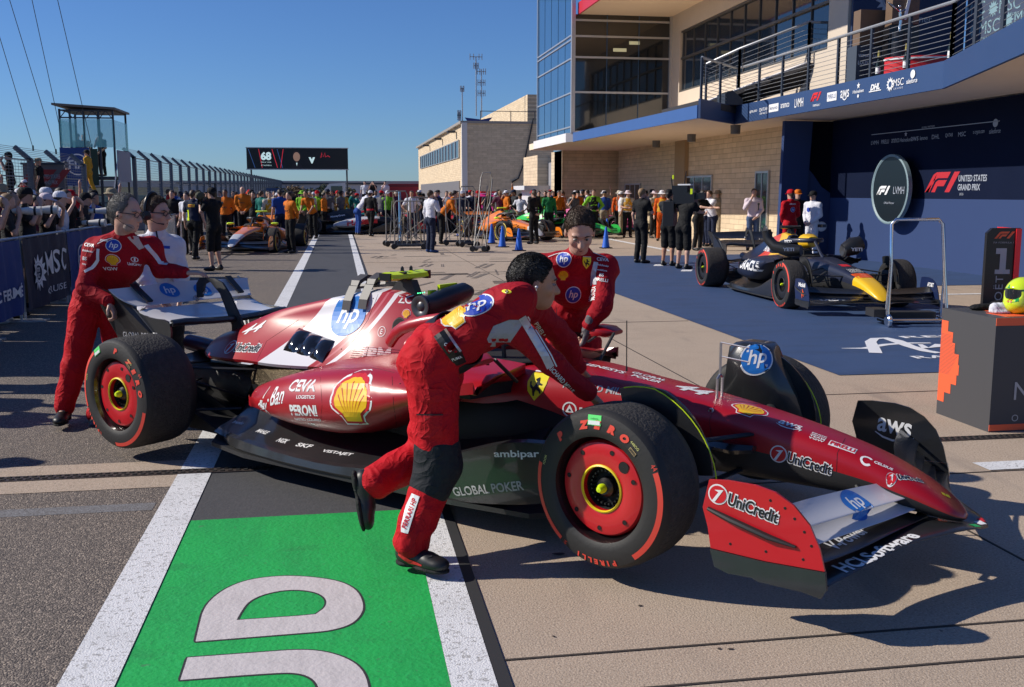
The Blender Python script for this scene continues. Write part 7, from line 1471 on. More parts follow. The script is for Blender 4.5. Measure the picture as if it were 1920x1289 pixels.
carart(kid(CB, 'engine_cover'), 'HONDA', MW, 1.0, .74, .09, .4); carart(kid(CB, 'front_endplate', 0), 'Mobil', MW, 4.33, .42, .06, .22, y=-1.2); carart(kid(CB, 'front_endplate', 0), '', None, 4.36, .3, 0, 0, add=lambda a: horse(a, .13, 0, 0, BO)); carart(kid(CB, 'floor_edge', 0), 'V', MW, 2.9, .24, .05, .06)
carart(kid(CB, 'front_endplate', 1), 'AT&T', MW, 4.36, .40, .06, .17, y=.5)
carart(kid(CB, 'halo'), 'YETI', MW, 2.2, .93, .04, .2)
a = Art(); a.txt('VISA', MW, .1, 0, 0, shear=.3, bold=.05, w=.34); w_ = kid(CB, 'front_wing_flap', 0); a.lay('lettering', w_, (4.55, -.62, 1), (0, 1, 0), (-1, 0, 0), [bvh(w_)], eps=.004, grid=.05, back=.2, depth=2)
nb = kid(CB, 'nose'); a = Art(); [a.txt(s_, MW, .035, 0, .12-.05*k, w=.2, bold=.02) for k, s_ in enumerate(('VISA', 'CASHAPP', 'RAUCH', 'HARD ROCK'))]; a.lay('lettering', nb, (4.0, 0, 1.2), (0, 1, 0), (-1, 0, 0), [bvh(nb)], eps=.003, grid=.06, back=.3, depth=2)
a = Art(); a.add(poly2d([(-.07, -.08), (.07, -.08), (.07, .08), (-.07, .08)]), MSR, 0); a.lay('nose_patch', nb, (3.62, 0, 1.2), (0, 1, 0), (-1, 0, 0), [bvh(nb)], eps=.003, grid=.06, back=.3, depth=2)
a = Art(); a.add(poly2d([(-.12, -.1), (.12, -.1), (.14, .1), (-.14, .1)]), BO, 0); a.lay('nose_patch', nb, (4.2, 0, 1.2), (0, 1, 0), (-1, 0, 0), [bvh(nb)], eps=.0025, grid=.06, back=.3, depth=2)
MB().loft([sect(x, w_, .93+h_, .93-h_, 2.6, 16, .05) for x, w_, h_ in ((2.0, .10, .06), (2.2, .17, .12), (2.4, .1, .08))]).build('headrest_pad', BY, CB, 50)
def blower(label, pts, rr, tx, txp):
    o0 = pts[0]; t = thing('cooling_blower', label, 'fan', tuple(o0)); MB().tube([p-o0 for p in pts], rr, 14).build('housing', MATS['blower_black'], t, 50); MB().lathe([(rr[0]*1.05, -.01), (rr[0]*.8, -.03), (.001, -.02)], (0, 0, 0), 'x', 16).build('grille', MATS['blower_grille'], t)
    a = Art(); a.txt(tx, MW, .05, 0, 0, bold=.04, w=.17); a.lay('lettering', t, txp-o0, (math.cos(YAW), -math.sin(YAW), 0), (0, 0, 1), eps=.004)
db = 15.6; blower('black cooling blower tube beside the navy car airbox', [at(1437, 432, db), at(1440, 448, db), at(1452, 462, db-.1), at(1480, 470, db-.2), at(1502, 470, db-.3)], [.07, .075, .085, .10, .08], 'YETI', at(1478, 468, db-.45)); blower('black boxy cooling blower held over the navy car front suspension', [at(1582, 470, 15.2), at(1600, 462, 15.2), at(1616, 455, 15.2)], [.10, .14, .10], 'YETI', at(1606, 468, 15.0))
OR_ = mat('papaya_paint', (.82, .22, .01), .3, coat=.5); ORB = mat('car_anthracite', (.03, .03, .033), .4); CYN = mat('car_cyan', (.05, .35, .5), .4)
LM = dict(body=OR_, pod=OR_, cover_paint=OR_, accent=mat('car_silver_nose', (.5, .52, .56), .35), nose2=4.1, cover=ORB, ring=OR_, endplate_f=OR_, mirror=YEL, halo=ORB, tcam=YEL, rw_flap=OR_, rw_plane=ORB, edge=OR_, letters=False, mark=mat('mark_yellow', (.8, .6, .05), .5), nut=ORB)
C2, _ = place_car('orange racing car with silver nose parked at the left, facing the camera', LM, gz(458, 474), -101, G_)
C4, _ = place_car('orange racing car behind the blue cones right of the trolleys', LM, gz(985, 452), -74, G_, steer=R(14))
LHS = dict(body=mat('car_black_paint', (.014, .014, .016), .35, coat=.4), pod=mat('car_white_paint', (.6, .6, .62), .35, coat=.4), cover=ORB, ring=MET, endplate_f=MATS['mark_red'], mirror=MATS['car_black_paint'], halo=MATS['mark_red'], tcam=ORB, edge=MSR, accent=MSR, nose2=4, letters=False, mark=mat('mark_grey', (.12, .1, .1), .6), nut=MET)
C3, _ = place_car('black white and red racing car seen side-on across the far lane', LHS, gz(588, 441), 1, G_, fx=0, fy=-1)
carart(kid(C3, 'sidepod', 0), 'HAAS', MSR, 1.85, .50, .22, 1.0, rot=5); carart(kid(C3, 'engine_cover'), 'MoneyGram', MW, 1.0, .74, .09, .6, rot=8)
MB().loft([[(1.9, -.795, .40), (2.6, -.77, .46), (2.6, -.77, .62), (2.1, -.79, .62)], [(1.9, -.80, .40), (2.6, -.78, .46), (2.6, -.78, .62), (2.1, -.80, .62)]]).build('red_panel', MSR, C3, None)
MB().loft([[(.8, -.64, .36), (1.6, -.805, .27), (2.6, -.77, .42), (1.5, -.80, .30)], [(.8, -.65, .36), (1.6, -.815, .27), (2.6, -.78, .42), (1.5, -.81, .30)]]).build('black_flash', ORB, C3, None)
def liv(nm, c, c2, **k): b_ = mat('car_%s_paint' % nm, c, .35, coat=.5); d_ = mat('car_%s_second' % nm, c2, .35, coat=.4); q = dict(body=b_, pod=d_, cover=k.pop('cv', ORB), ring=b_, endplate_f=b_, mirror=b_, halo=ORB, tcam=YEL, rw_flap=b_, rw_plane=d_, edge=b_, letters=False, mark=MATS['mark_grey'], nut=MET, cover_paint=b_, accent=b_); q.update(k); return q
LG = liv('lime_green', (.03, .55, .08), (.012, .014, .014), cv=mat('cover_green', (.05, .5, .08), .4)); LP = liv('rose', (.75, .12, .35), (.03, .12, .45)); LT = liv('teal', (.01, .18, .15), (.01, .12, .1)); LBW = liv('royal_blue', (.03, .12, .6), (.55, .56, .6)); LRD = liv('crimson', (.5, .01, .02), (.45, .01, .02))
place_car('green and black racing car with green wheel, behind the short-haired mechanic', LG, gz(1098, 446), -52, G_, steer=R(20)); place_car('pink and blue racing car partly hidden behind the second orange car', LP, gz(940, 432), -60, G_); place_car('pink and blue racing car behind the marshals at the shaded wall', LP, gz(1165, 434), -35, G_)
place_car('blue and white racing car between the green car and the limestone wall', LBW, gz(1085, 427), -62, G_); place_car('teal racing car behind the metal trolleys', LT, gz(770, 431), -15, G_); place_car('crimson racing car behind the trolleys, nose to the right', LRD, gz(880, 436), -40, G_); place_car('dark racing car behind the black white and red one', LHS | dict(pod=MATS['car_black_paint']), gz(560, 438), -110, G_)
# pink estate car
t = thing('estate_car', 'magenta estate car with dark windscreen parked beyond the racing cars', 'car', tuple(gz(918, 421)), R(-90)); 
bd = MB(); bd.loft([[(x, y*w_, z) for y, z in ((-1, .35), (-1, zt*.8), (-.93, zt), (.93, zt), (1, zt*.8), (1, .35))] for x, w_, zt in ((-2.3, .82, .95), (-2.2, .92, 1.05), (-.8, .95, 1.08), (.9, .95, 1.05), (1.9, .92, .95), (2.3, .8, .75))]); bd.build('body', mat('magenta_paint', (.65, .03, .2), .3, coat=.6), t, 50)
cbn = MB(); cbn.loft([[(x, y*w_, z) for y, z in ((-1, 1.0), (-.9, zt-.05), (-.75, zt), (.75, zt), (.9, zt-.05), (1, 1.0))] for x, w_, zt in ((-2.2, .85, 1.15), (-1.9, .8, 1.62), (-.2, .8, 1.66), (.45, .8, 1.55), (1.15, .85, 1.05))]); cb = cbn.build('roof', MATS['magenta_paint'], t, 50)
MB().add([(.52, -.66, 1.50), (.52, .66, 1.50), (1.13, .74, 1.09), (1.13, -.74, 1.09), (.50, -.66, 1.48), (.50, .66, 1.48), (1.10, .74, 1.06), (1.10, -.74, 1.06)], [(0, 1, 2, 3), (4, 7, 6, 5), (0, 4, 5, 1), (2, 6, 7, 3)]).build('windscreen', GLD, t, None); MB().box((.1, 0, 1.72), (.3, 1.0, .1)).build('light_bar', MSR, t, None)
for sx_ in (-1.4, 1.45):
    for sy_ in (-.85, .85): MB().lathe([(.001, -.11), (.28, -.11), (.34, -.08), (.34, .08), (.28, .11), (.001, .11)], (sx_, sy_, .34), 'y', 20).build('wheel', TYR, t)
# recovery truck people stand on
p = gz(700, 412); t = thing('flatbed_truck', 'pale flatbed truck carrying standing onlookers behind the far cars', 'truck', (p.x, p.y, 0), 0); MB().bx(-1.6, 4.0, -1, 1, .7, .95).bx(-1.7, 4.0, -.9, .9, .45, .7).build('flatbed', FKH, t, None); MB().loft([[(x, y, z) for y in (-1, 1) for z in (zz if y < 0 else zz[::-1])] for x, zz in ((-3.2, (.5, 1.4)), (-3.0, (.5, 1.9)), (-2.7, (.5, 2.25)), (-1.7, (.5, 2.3)))]).build('cab', mat('truck_white', (.6, .62, .6), .4), t, None)
MB().bx(-2.6, -1.9, -1.02, -1.0, 1.45, 2.1).build('cab_window', GLD, t, None)
for x in (-2.5, 2.6): MB().lathe([(.001, -.12), (.4, -.12), (.42, .12), (.001, .12)], (x, -.85, .42), 'y', 20).build('wheel', TYR, t)
# cones
CONE = mat('cone_blue', (.01, .12, .62), .45)
def cone_(px_, py_, lb):
    p = gz(px_, py_); t = thing('traffic_cone', lb, 'cone', (p.x, p.y, 0), random.Random(px_).uniform(0, 1), 'blue traffic cones', .92); MB().lathe([(.001, .03), (.14, .03), (.12, .1), (.035, .7), (.03, .72), (.001, .72)], (0, 0, 0), 'z', 20).build('cone_body', CONE, t); MB().box((0, 0, .018), (.36, .36, .035)).build('base', MATS['black_gloss'], t, None)
    MB().lathe([(.085, .33), (.070, .45)], (0, 0, 0), 'z', 20).build('pale_band', mat('cone_band', (.15, .3, .7), .4), t)
for px_, py_, lb in ((922, 457, 'blue cone nearest the crossed trolley, leftmost of the three'), (942, 464, 'middle blue cone of the three before the orange car'), (973, 471, 'blue cone nearest the camera left of the bending mechanic'), (1136, 466, 'blue cone just right of the far mechanic shoulder'), (1138, 441, 'blue cone behind the other right of the far mechanic'), (1157, 440, 'blue cone beside the marshals feet'), (862, 443, 'blue cone seen through the trolley frames'), (1142, 512, 'blue cone half hidden by the far mechanic sleeve')): 
    if py_ < 500: cone_(px_, py_, lb)
# wheel trolleys
ALT = mat('trolley_alloy', (.26, .25, .24), .6, metal=.5); WHL = mat('castor_black', (.015, .015, .016), .5)
def trolley(px_, py_, rz, lb, h=1.5, w=.8, d=.6, lean=0, extra=3, seed=1, crossed=False):
    p = gz(px_, py_); t = thing('jack_trolley', lb, 'trolley', (p.x, p.y, 0), R(rz), 'metal jack trolleys'); rk = random.Random(seed)
    MB().tube([(-w/2, -d/2, .14), (w/2, -d/2, .14), (w/2, d/2, .14), (-w/2, d/2, .14)], .022, 6, closed=True).bx(-w/2, w/2, -d/2, d/2, .10, .13).build('base_frame', ALT if crossed else RAD, t)
    for sx_ in (-1, 1):
        for sy_ in (-1, 1): MB().lathe([(.001, -.03), (.08, -.03), (.09, 0), (.08, .03), (.001, .03)], (sx_*w/2, sy_*d/2, .09), 'y', 14).build('castor', WHL, t)
    MB().tube([(-w/2, lean*0, .14), (-w/2, lean, h*.93), (-w/2+.06, lean, h), (w/2-.06, lean, h), (w/2, lean, h*.93), (w/2, 0, .14)], .02, 8).build('handle_frame', ALT, t)
    for k in range(extra):
        x = -w/2+w*(k+.5)/extra; MB().tube([(x, rk.uniform(-.1, .1)-.1, .14), (x+rk.uniform(-.18, .18), rk.uniform(-.1, .1)+lean, h*rk.uniform(.75, 1.05))], .014, 6).build('lance', mat('lance_brass', (.35, .28, .18), .4, metal=.6) if k % 2 else ALT, t)
    MB().tube([(-w/2, .02, .2), (w/2, .02+lean*.6, h*.62)], .014, 6).tube([(w/2, .02, .2), (-w/2, .02+lean*.6, h*.62)], .014, 6).build('cross_brace', ALT, t)
for a_ in ((745, 462, 5, 'leftmost metal trolley with black uprights beside the far racing car', 1.75, .7, .6, 0, 4, 1), (768, 467, -8, 'trolley packed with slanting brass lances left of the white-shirted man', 1.45, .9, .6, 0, 6, 2), (790, 461, 12, 'trolley directly behind the white-shirted man', 1.55, .7, .5, .1, 3, 3), (858, 460, -4, 'tall square metal trolley frame right of the white-shirted man', 1.5, .75, .5, 0, 3, 4), (877, 463, 8, 'trolley with a black upright between two others', 1.9, .5, .5, 0, 2, 5)): trolley(*a_)
trolley(900, 472, -20, 'silver two-wheeled jack leaning back with very long crossed handles', 2.3, .35, .45, 1.0, 2, 6, True)
# blue dolly upright
p = gz(745, 460); t = thing('blue_pole', 'upright light blue pole standing among the trolleys', 'pole', (p.x+.1, p.y, 0)); MB().tube([(0, 0, 0), (0, 0, 1.75)], .045, 8).build('shaft', mat('pole_blue', (.15, .35, .6), .5), t); MB().box((0, 0, .03), (.3, .3, .06)).build('foot', WHL, t, None)
# silver stand by the blue covering
p = gz(1716, 612); t = thing('car_lift_stand', 'tall chrome tube frame stand on small wheels in front of the navy car', 'stand', (p.x, p.y, 0), R(-8)); hgt = at(1710, 412, (p.x*math.sin(YAW)+p.y*math.cos(YAW))).z; W2 = .36
MB().tube([(-W2*1.08, -.05, .1), (-W2*1.0, 0, hgt*.6), (-W2*1.06, 0, hgt-.06), (-W2*.92, 0, hgt), (W2*.62, 0, hgt), (W2*.78, 0, hgt-.06), (W2*.95, 0, hgt*.5), (W2*1.08, -.05, .1)], .022, 10).tube([(-W2*1.0, .08, .1), (-W2*1.0, 0, hgt*.6)], .018, 8).tube([(W2, .08, .1), (W2*.95, 0, hgt*.5)], .018, 8).build('tube_frame', CHR, t)
MB().tube([(-W2*1.1, -.1, .09), (W2*1.1, -.1, .09)], .02, 8).tube([(-W2*1.08, -.1, .09), (-W2*1.08, .4, .09)], .02, 8).tube([(W2*1.08, -.1, .09), (W2*1.08, .4, .09)], .02, 8).build('base_bar', CHR, t); MB().box((-.02, .25, .10), (.7, .2, .13)).box((-.42, .22, .16), (.2, .3, .1)).build('jack_block', mat('jack_grey', (.02, .02, .021), .6), t, None)
for sx_ in (-1, 1): MB().lathe([(.001, -.03), (.07, -.03), (.085, -.015), (.085, .015), (.07, .03), (.001, .03)], (sx_*W2*1.12, -.12, .085), 'x', 18).build('castor', CHR, t)
# podium box with helmet
pa, pb = gz(1752, 775), gz(1857, 811); X0 = (pa.x+pb.x)/2; Y0, Y1 = pb.y, pa.y; zt = gx(1868, 597, X0).z; t = thing('podium_cube', 'dark display cube with stepped orange block pattern at the right edge', 'cube', (X0, Y0, 0)); WX = 1.0
GR = mat('cube_charcoal', (.055, .055, .06), .6); OG = mat('cube_orange', (.85, .12, .04), .5)
MB().bx(0, WX, 0, Y1-Y0, 0, zt).build('body', GR, t, None); dY = Y1-Y0
pt = Art()
stp = [(.10, .09), (.24, .14), (.36, .26), (.44, .38), (.46, .53), (.44, .64), (.38, .76), (.27, .88), (.17, .97)]
zz = .16
for k in range(8):
    wd = [.16, .30, .42, .46, .44, .34, .28, .16][k]*dY*.85; z0 = zt*(.13+k*.095); pt.add(poly2d([(0.004, z0), (wd, z0), (wd, z0+zt*.095), (.004, z0+zt*.095)]), OG, 0)
pt.lay('orange_blocks', t, (0, dY, 0), (0, -1, 0), (0, 0, 1), eps=.002)
ln_ = Art()
for k in range(30): z0 = zt*(.40+k*.0125); ln_.add(poly2d([(0.004, z0), (.36*dY*(1-abs(k-15)/34), z0), (.36*dY*(1-abs(k-15)/34), z0+.0022), (.004, z0+.0022)]), GR, 0)
ln_.lay('dark_lines', t, (0, dY, 0), (0, -1, 0), (0, 0, 1), eps=.003)
MB().bx(-.001, WX+.001, -.004, 0, zt-.055, zt+.001).build('top_band', OG, t, None); MB().bx(-.001, WX+.001, -.004, 0, 0.01, .055).build('bottom_band', OG, t, None)
MB().bx(.12, .5, .06, .3, zt, zt+.002).bx(.2, .9, .3, .5, zt, zt+.002).build('top_graphic', OG, t, None)
a = Art(); a.txt('N', MGY, .13, .24, zt*.36); a.txt('O', MGY, .05, .2, zt*.12); a.lay('lettering', t, (0, 0, 0), (1, 0, 0), (0, 0, 1), eps=.003)
def on(px_, py_, z_): p = gz(px_, py_, z_); return p
p = on(1916, 588, zt); t = thing('racing_helmet', 'fluorescent yellow racing helmet with green flashes on the dark cube', 'helmet', (p.x-.01, p.y+.0, zt), R(200)); HM = mat('helmet_yellow', (.62, .80, .02), .15, coat=1)
P, F_ = sdf([('e', L(0, 0, .145), (.135, .115, .125), I3, 0), ('e', L(.05, 0, .075), (.10, .095, .075), I3, .03), ('-e', L(.16, 0, .15), (.07, .10, .045), I3, .01)], .006); link('shell', npmesh('shell', P, F_, HM), t)
MB().loft([[(.12*math.cos(a_)+.012, .108*math.sin(a_), z) for a_ in [R(-75+k*10) for k in range(16)]] for z in (.115, .15, .185)], 0, False, False).build('visor', mat('visor_dark', (.02, .025, .03), .05, coat=1), t); GN = mat('helmet_green', (.02, .35, .06), .2, coat=1)
a = Art(); a.add(star(.05, 5, (-.03, .02)), GN); a.add(poly2d([(.02, -.06), (.06, -.05), (.05, .02), (.03, .03)]), GN); a.txt('44', MSR, .03, .0, -.05); sh_ = KIDS[t.name][0]; a.lay('painted_flash', t, (0, 0, .15), (0, 1, 0), (0, 0, 1), [bvh(sh_)], eps=.002, grid=.02, back=.4, depth=.6); a.lay('painted_flash', t, (0, 0, .15), (-.9, .4, 0), (0, 0, 1), [bvh(sh_)], eps=.002, grid=.02, back=.4, depth=.6)
p = on(1876, 588, zt); t = thing('rolled_towel', 'small rolled white towel beside the helmet', 'towel', (p.x, p.y, zt)); P, F_ = sdf([('c', L(-.05, 0, .042), L(.05, -.01, .042), .038, .04, 0), ('e', L(0, -.0, .015), (.085, .06, .018), I3, .02)], .005, folds(3, .003, 60)); link('cloth', npmesh('cloth', P, F_, FW), t)
p = on(1848, 583, zt); t = thing('black_cap', 'black folded cap lying behind the white towel', 'cap', (p.x+.05, p.y+.06, zt)); P, F_ = sdf([('e', L(0, 0, .02), (.13, .06, .028), I3, 0), ('e', L(.1, 0, .03), (.07, .07, .04), I3, .02), ('e', L(-.1, -.02, .018), (.05, .04, .016), I3, .02)], .007, folds(6, .005, 50)); link('fabric', npmesh('fabric', P, F_, FB), t)
dpt = 8.1; pa, pb = at(1843, 560, dpt), at(1905, 560, dpt); tp = at(1850, 428, dpt).z; t = thing('position_board', 'black number one board with race emblem standing behind the dark cube', 'board', (pa.x, pa.y, 0), math.atan2(pb.y-pa.y, pb.x-pa.x)); Wd = (pb-pa).length
MB().prism([(0, 0), (Wd, 0), (Wd, tp), (.04, tp), (.0, tp-.04)], lambda u, v, tt: (u, tt, v), 0, .04).build('panel', MATS['black_gloss'], t, None); MB().bx(.1, Wd-.1, .04, .35, 0, .04).build('foot', RAD, t, None)
a = Art(); f1logo(a, OG, .055, Wd/2-.01, tp-.055); a.txt('FIA FORMULA 1', MGY, .014, Wd/2, tp-.115, w=.16); q_ = MATS['car_grey_print']; a.add(poly2d([(Wd/2-.02, tp-.33), (Wd/2+.03, tp-.33), (Wd/2+.03, tp-.16), (Wd/2-.02, tp-.16)]), q_); a.add(poly2d([(Wd/2-.055, tp-.205), (Wd/2-.055, tp-.16), (Wd/2-.02, tp-.16), (Wd/2-.02, tp-.205)]), q_); a.add(poly2d([(Wd/2-.055, tp-.365), (Wd/2+.065, tp-.365), (Wd/2+.065, tp-.33), (Wd/2-.055, tp-.33)]), q_); a.txt('MOËT', MATS['car_grey_print'], .075, Wd/2-.02, tp-.52, rot=90, w=.28, space=1.2); a.lay('lettering', t, (0, 0, 0), (1, 0, 0), (0, 0, 1), eps=.003)
pa = at(1907, 560, dpt-.02); t = thing('red_board', 'bright red board at the right edge beside the number one board', 'board', (pa.x, pa.y, 0), math.atan2(pb.y-pa.y, pb.x-pa.x)-.05); MB().bx(0, .45, 0, .04, 0, tp-.005).build('panel', mat('board_red', (.7, .02, .03), .45), t, None); MB().bx(.1, .3, .04, .3, 0, .04).build('foot', RAD, t, None); a = Art(); a.txt('MOËT', MW, .07, .14, tp-.09, bold=.03); a.lay('lettering', t, (0, 0, 0), (1, 0, 0), (0, 0, 1), eps=.003)
# barrier with banner in front of the backdrop
def bar_banner(p, q, h, m, lb, tx):
    L_ = (q-p).length; t = thing('display_barrier', lb, 'barrier', (p.x, p.y, 0), math.atan2(q.y-p.y, q.x-p.x)); MB().bx(0, L_, -.03, .03, .1, h).build('panel', m, t, None); MB().tube([(0, 0, 0), (0, 0, h+.03), (L_, 0, h+.03), (L_, 0, 0)], .025, 8).build('frame', RAI, t)
    a = Art(); a.txt(tx, MW, .16, L_/2, h*.4, bold=.03, w=min(L_*.8, .12*len(tx)+.1)); a.lay('lettering', t, (0, -.03, 0), (1, 0, 0), (0, 0, 1), eps=.004)
bar_banner(gz(1338, 452), gz(1370, 452), 1.15, mat('barrier_blue', (.02, .08, .22), .6), 'blue parc ferme barrier panel left of the man with the microphone', 'PARC FERMÉ'); bar_banner(gz(1425, 452), gz(1475, 455), 1.1, NB, 'dark navy barrier panel behind the navy racing car', 'MSC')
# metal barriers along the left behind the crew
for k in range(3):
    y = 25.5+k*2.4; t = thing('steel_barrier', ('nearest', 'middle', 'farthest')[k]+' of three bare steel crowd barriers left of the orange car', 'barrier', (-4.6, y, 0), R(90), 'bare steel barriers'); mb = MB().tube([(0, 0, .15), (0, 0, 1.1), (2.3, 0, 1.1), (2.3, 0, .15)], .02, 6, closed=True)
    MB().tube([(0, 0, .15), (0, 0, 1.1), (2.3, 0, 1.1), (2.3, 0, .15)], .02, 6, closed=True).build('frame', RAI, t); mb = MB()
    for i in range(1, 14): mb.tube([(i*2.3/14, 0, .15), (i*2.3/14, 0, 1.1)], .008, 4)
    mb.build('bars', RAI, t)
# ================= everyone else =================
K = dict(down=dict(pose='down'), walk=dict(pose='down', stride=.22), fold=dict(pose='fold'), front=dict(pose='front'), hip=dict(pose='hip'), face=dict(pose=('down', 'face')), cam=dict(pose='cam'), phone=dict(pose=('front', 'face')), raised=dict(pose=('raise_', 'down')), reach=dict(pose='reach', lean=.12), bend=dict(pose='low', lean=.38), back=dict(pose='back'))
def tp(pose, sl='long', cut=1.0, loose=1.05):
    key = pose+sl+str(cut); template(key, sleeve=sl, cut=cut, loose=loose, **K[pose]); return key
CP = lambda m: ('cap', m); HT_ = lambda m: ('hat', m); BH = lambda m: ('bucket', m)
def handheld(kind):
    def f(t, J):
        h = (V(J['hal'])+V(J['har']))/2; 
        if kind == 'lens': q = thing('telephoto_camera', 'x', 'camera')
    return f
def cam_at(label, loc, rz, white=True, big=False):
    t = thing('telephoto_camera', label, 'camera', loc, rz); MB().box((0, 0, 0), (.15, .08, .11)).box((0, 0, .07), (.07, .07, .04)).build('camera_body', MATS['black_gloss'], t, None); w_ = mat('lens_white', (.62, .6, .56), .4) if white else MATS['black_gloss']
    MB().lathe([(.035, .04), (.04, .12), (.045, .2), (.06, .3), (.062, .42), (.055, .42), (.001, .40)], (0, 0, 0), 'y', 18).build('lens', w_, t); MB().lathe([(.042, .12), (.042, .15)], (0, 0, 0), 'y', 18).lathe([(.0625, .33), (.0635, .345), (.0625, .36)], (0, 0, 0), 'y', 18).build('lens_ring', MATS['black_gloss'], t); return t
mk = {'w': FW, 'b': FB, 'r': FR, 'o': FO, 'n': FNV, 'g': FG, 'l': FLM, 't': FTL, 'k': FKH, 'y': FGY, 'p': FPI, 'u': FPU, 'd': FDN, 'm': FRO, 'a': FY, 'c': FCR, 'e': FBL, 'h': FDG}
def who(px_, py_, pose, hd, label, sh='b', tr='b', hair='dark', hat=None, skin=1, sl='short', cut=1.0, s=1.0, group=None, z=0, shoe=None, vest=None, txt=None, extra=None):
    p = gz(px_, py_) if z == 0 else at(px_, py_, z); key = tp(pose, sl, cut); t = person(key, label, p.x, p.y, hd, skin, mk[sh], mk[tr], hair, hat, shoe, group, s, p.z if z else 0)
    if txt:
        so_ = [o for o in KIDS[t.name] if o.name.startswith('shirt')][0]; b_ = bvh(so_)
        for tt, m, x_, z_, h_, back_ in txt: 
            a = Art()
            if callable(tt): tt(a)
            else: a.txt(tt, m, h_, 0, 0, bold=.03)
            sg = -1 if back_ else 1; a.lay('lettering', t, (x_, 0, z_), (-sg, 0, 0), (0, 0, 1), [b_], eps=.004, grid=.04, back=.6, depth=.6)
    if vest:
        so_ = [o for o in KIDS[t.name] if o.name.startswith('shirt')][0]; J = TPL[key][0]; P, F_ = VEST.get(key) or VEST.setdefault(key, sdf([('e', L(0, J['neck'][1]*.6, 1.32), (.19, .135, .22), I3, 0), ('e', L(0, J['neck'][1]*.3, 1.08), (.175, .135, .18), I3, .05)], .02)); q = link('vest', npmesh('vest', P, F_, mk[vest]), t)
    return t
VEST = {}
badge = lambda m, r=.05: (lambda a: a.add(disc2d(r, 14), m, 0))
G1 = 'race crew in the far lane'; G2 = 'marshals by the limestone wall'; G3 = 'photographers and fans at the barrier'
# left middle
who(328, 474, 'front', 170, 'person in black polo with hands clasped, leftmost by the steel barriers', 'b', 'b', 'brown', txt=None)
who(355, 478, 'down', 150, 'person in white shirt half hidden behind the navy polo man', 'w', 'b', 'dark', skin=1, s=.97)
who(367, 488, 'walk', -20, 'person in navy polo with yellow side panel seen from behind', 'n', 'b', 'brown', txt=[(lambda a: a.add(poly2d([(-.09, -.035), (.09, -.035), (.09, .035), (-.09, .035)]), MSY, 0), None, 0, 1.38, 0, True), ('PIRELLI', MSR, 0, 1.38, .035, True), (lambda a: a.add(poly2d([(-.05, -.16), (.05, -.16), (.03, .18), (-.04, .16)]), YEL, 0), None, -.11, 1.10, 0, True)])
who(376, 455, 'cam', 120, 'person in black filming behind the navy polo man', 'w', 'b', 'dark', CP(FB), s=1)
cmn = who(404, 508, 'cam', 55, 'cameraman in black shorts with big shoulder camera', 'b', 'b', 'dark', CP(FB), cut=.5, skin=1, s=1.02)
p = at(392, 378, 22.6); t = thing('shoulder_camera', 'large black broadcast camera with fluffy microphone on the cameraman shoulder', 'camera', tuple(p), R(65)); MB().box((.15, 0, 0), (.45, .16, .2)).box((0.1, 0, .14), (.3, .1, .08)).tube([(.1, .05, .15), (.1, .05, .65)], .01, 6).tube([(.18, -.05, .1), (.18, -.05, .4)], .02, 6).build('camera_body', MATS['black_gloss'], t, None); MB().lathe([(.05, -.05), (.06, -.35), (.075, -.36), (.06, -.37)], (0, 0, 0), 'x', 16).build('lens', MATS['black_gloss'], t); MB().ball((-.35, 0, .12), (.14, .09, .1), 12).build('microphone_windshield', fab('fluffy_olive', (.09, .09, .06)), t)
who(426, 460, 'back', 175, 'person in orange overalls just right of the cameraman', 'o', 'b', 'dark', skin=2, sl='long', s=1.02, txt=[(badge(ORB, .04), None, .08, 1.35, 0, False), ('OKX', ORB, 0, 1.2, .05, False)])
who(458, 452, 'front', 180, 'broad bald person in orange overalls behind the left orange car', 'o', 'b', None, None, skin=1, sl='long', s=1.08, txt=[('OKX', ORB, 0, 1.25, .05, False), (badge(ORB, .03), None, .1, 1.38, 0, False)])
who(478, 450, 'down', 160, 'person in dark teal overalls right of the broad orange one', 'h', 'h', 'dark', sl='long', s=.98, group=G1); who(493, 451, 'front', -40, 'person in green overalls seen from behind near the small banner', 't', 't', 'brown', sl='long', s=1, group=G1)
who(508, 452, 'down', -160, 'person in cream shirt and amber vest with hands low beside the orange rear wing', 'c', 'k', 'brown', sl='long', vest='a', s=.98)
who(528, 462, 'down', 20, 'person in blue shirt beyond the orange overalls man', 'e', 'n', 'dark', s=1.02)
who(546, 475, 'back', 125, 'person in orange jacket and black trousers standing right of the left orange car', 'o', 'b', 'dark', sl='long', skin=1, s=.98, txt=[(badge(ORB, .04), None, .08, 1.35, 0, False), ('OKX', ORB, 0, 1.22, .05, False)])
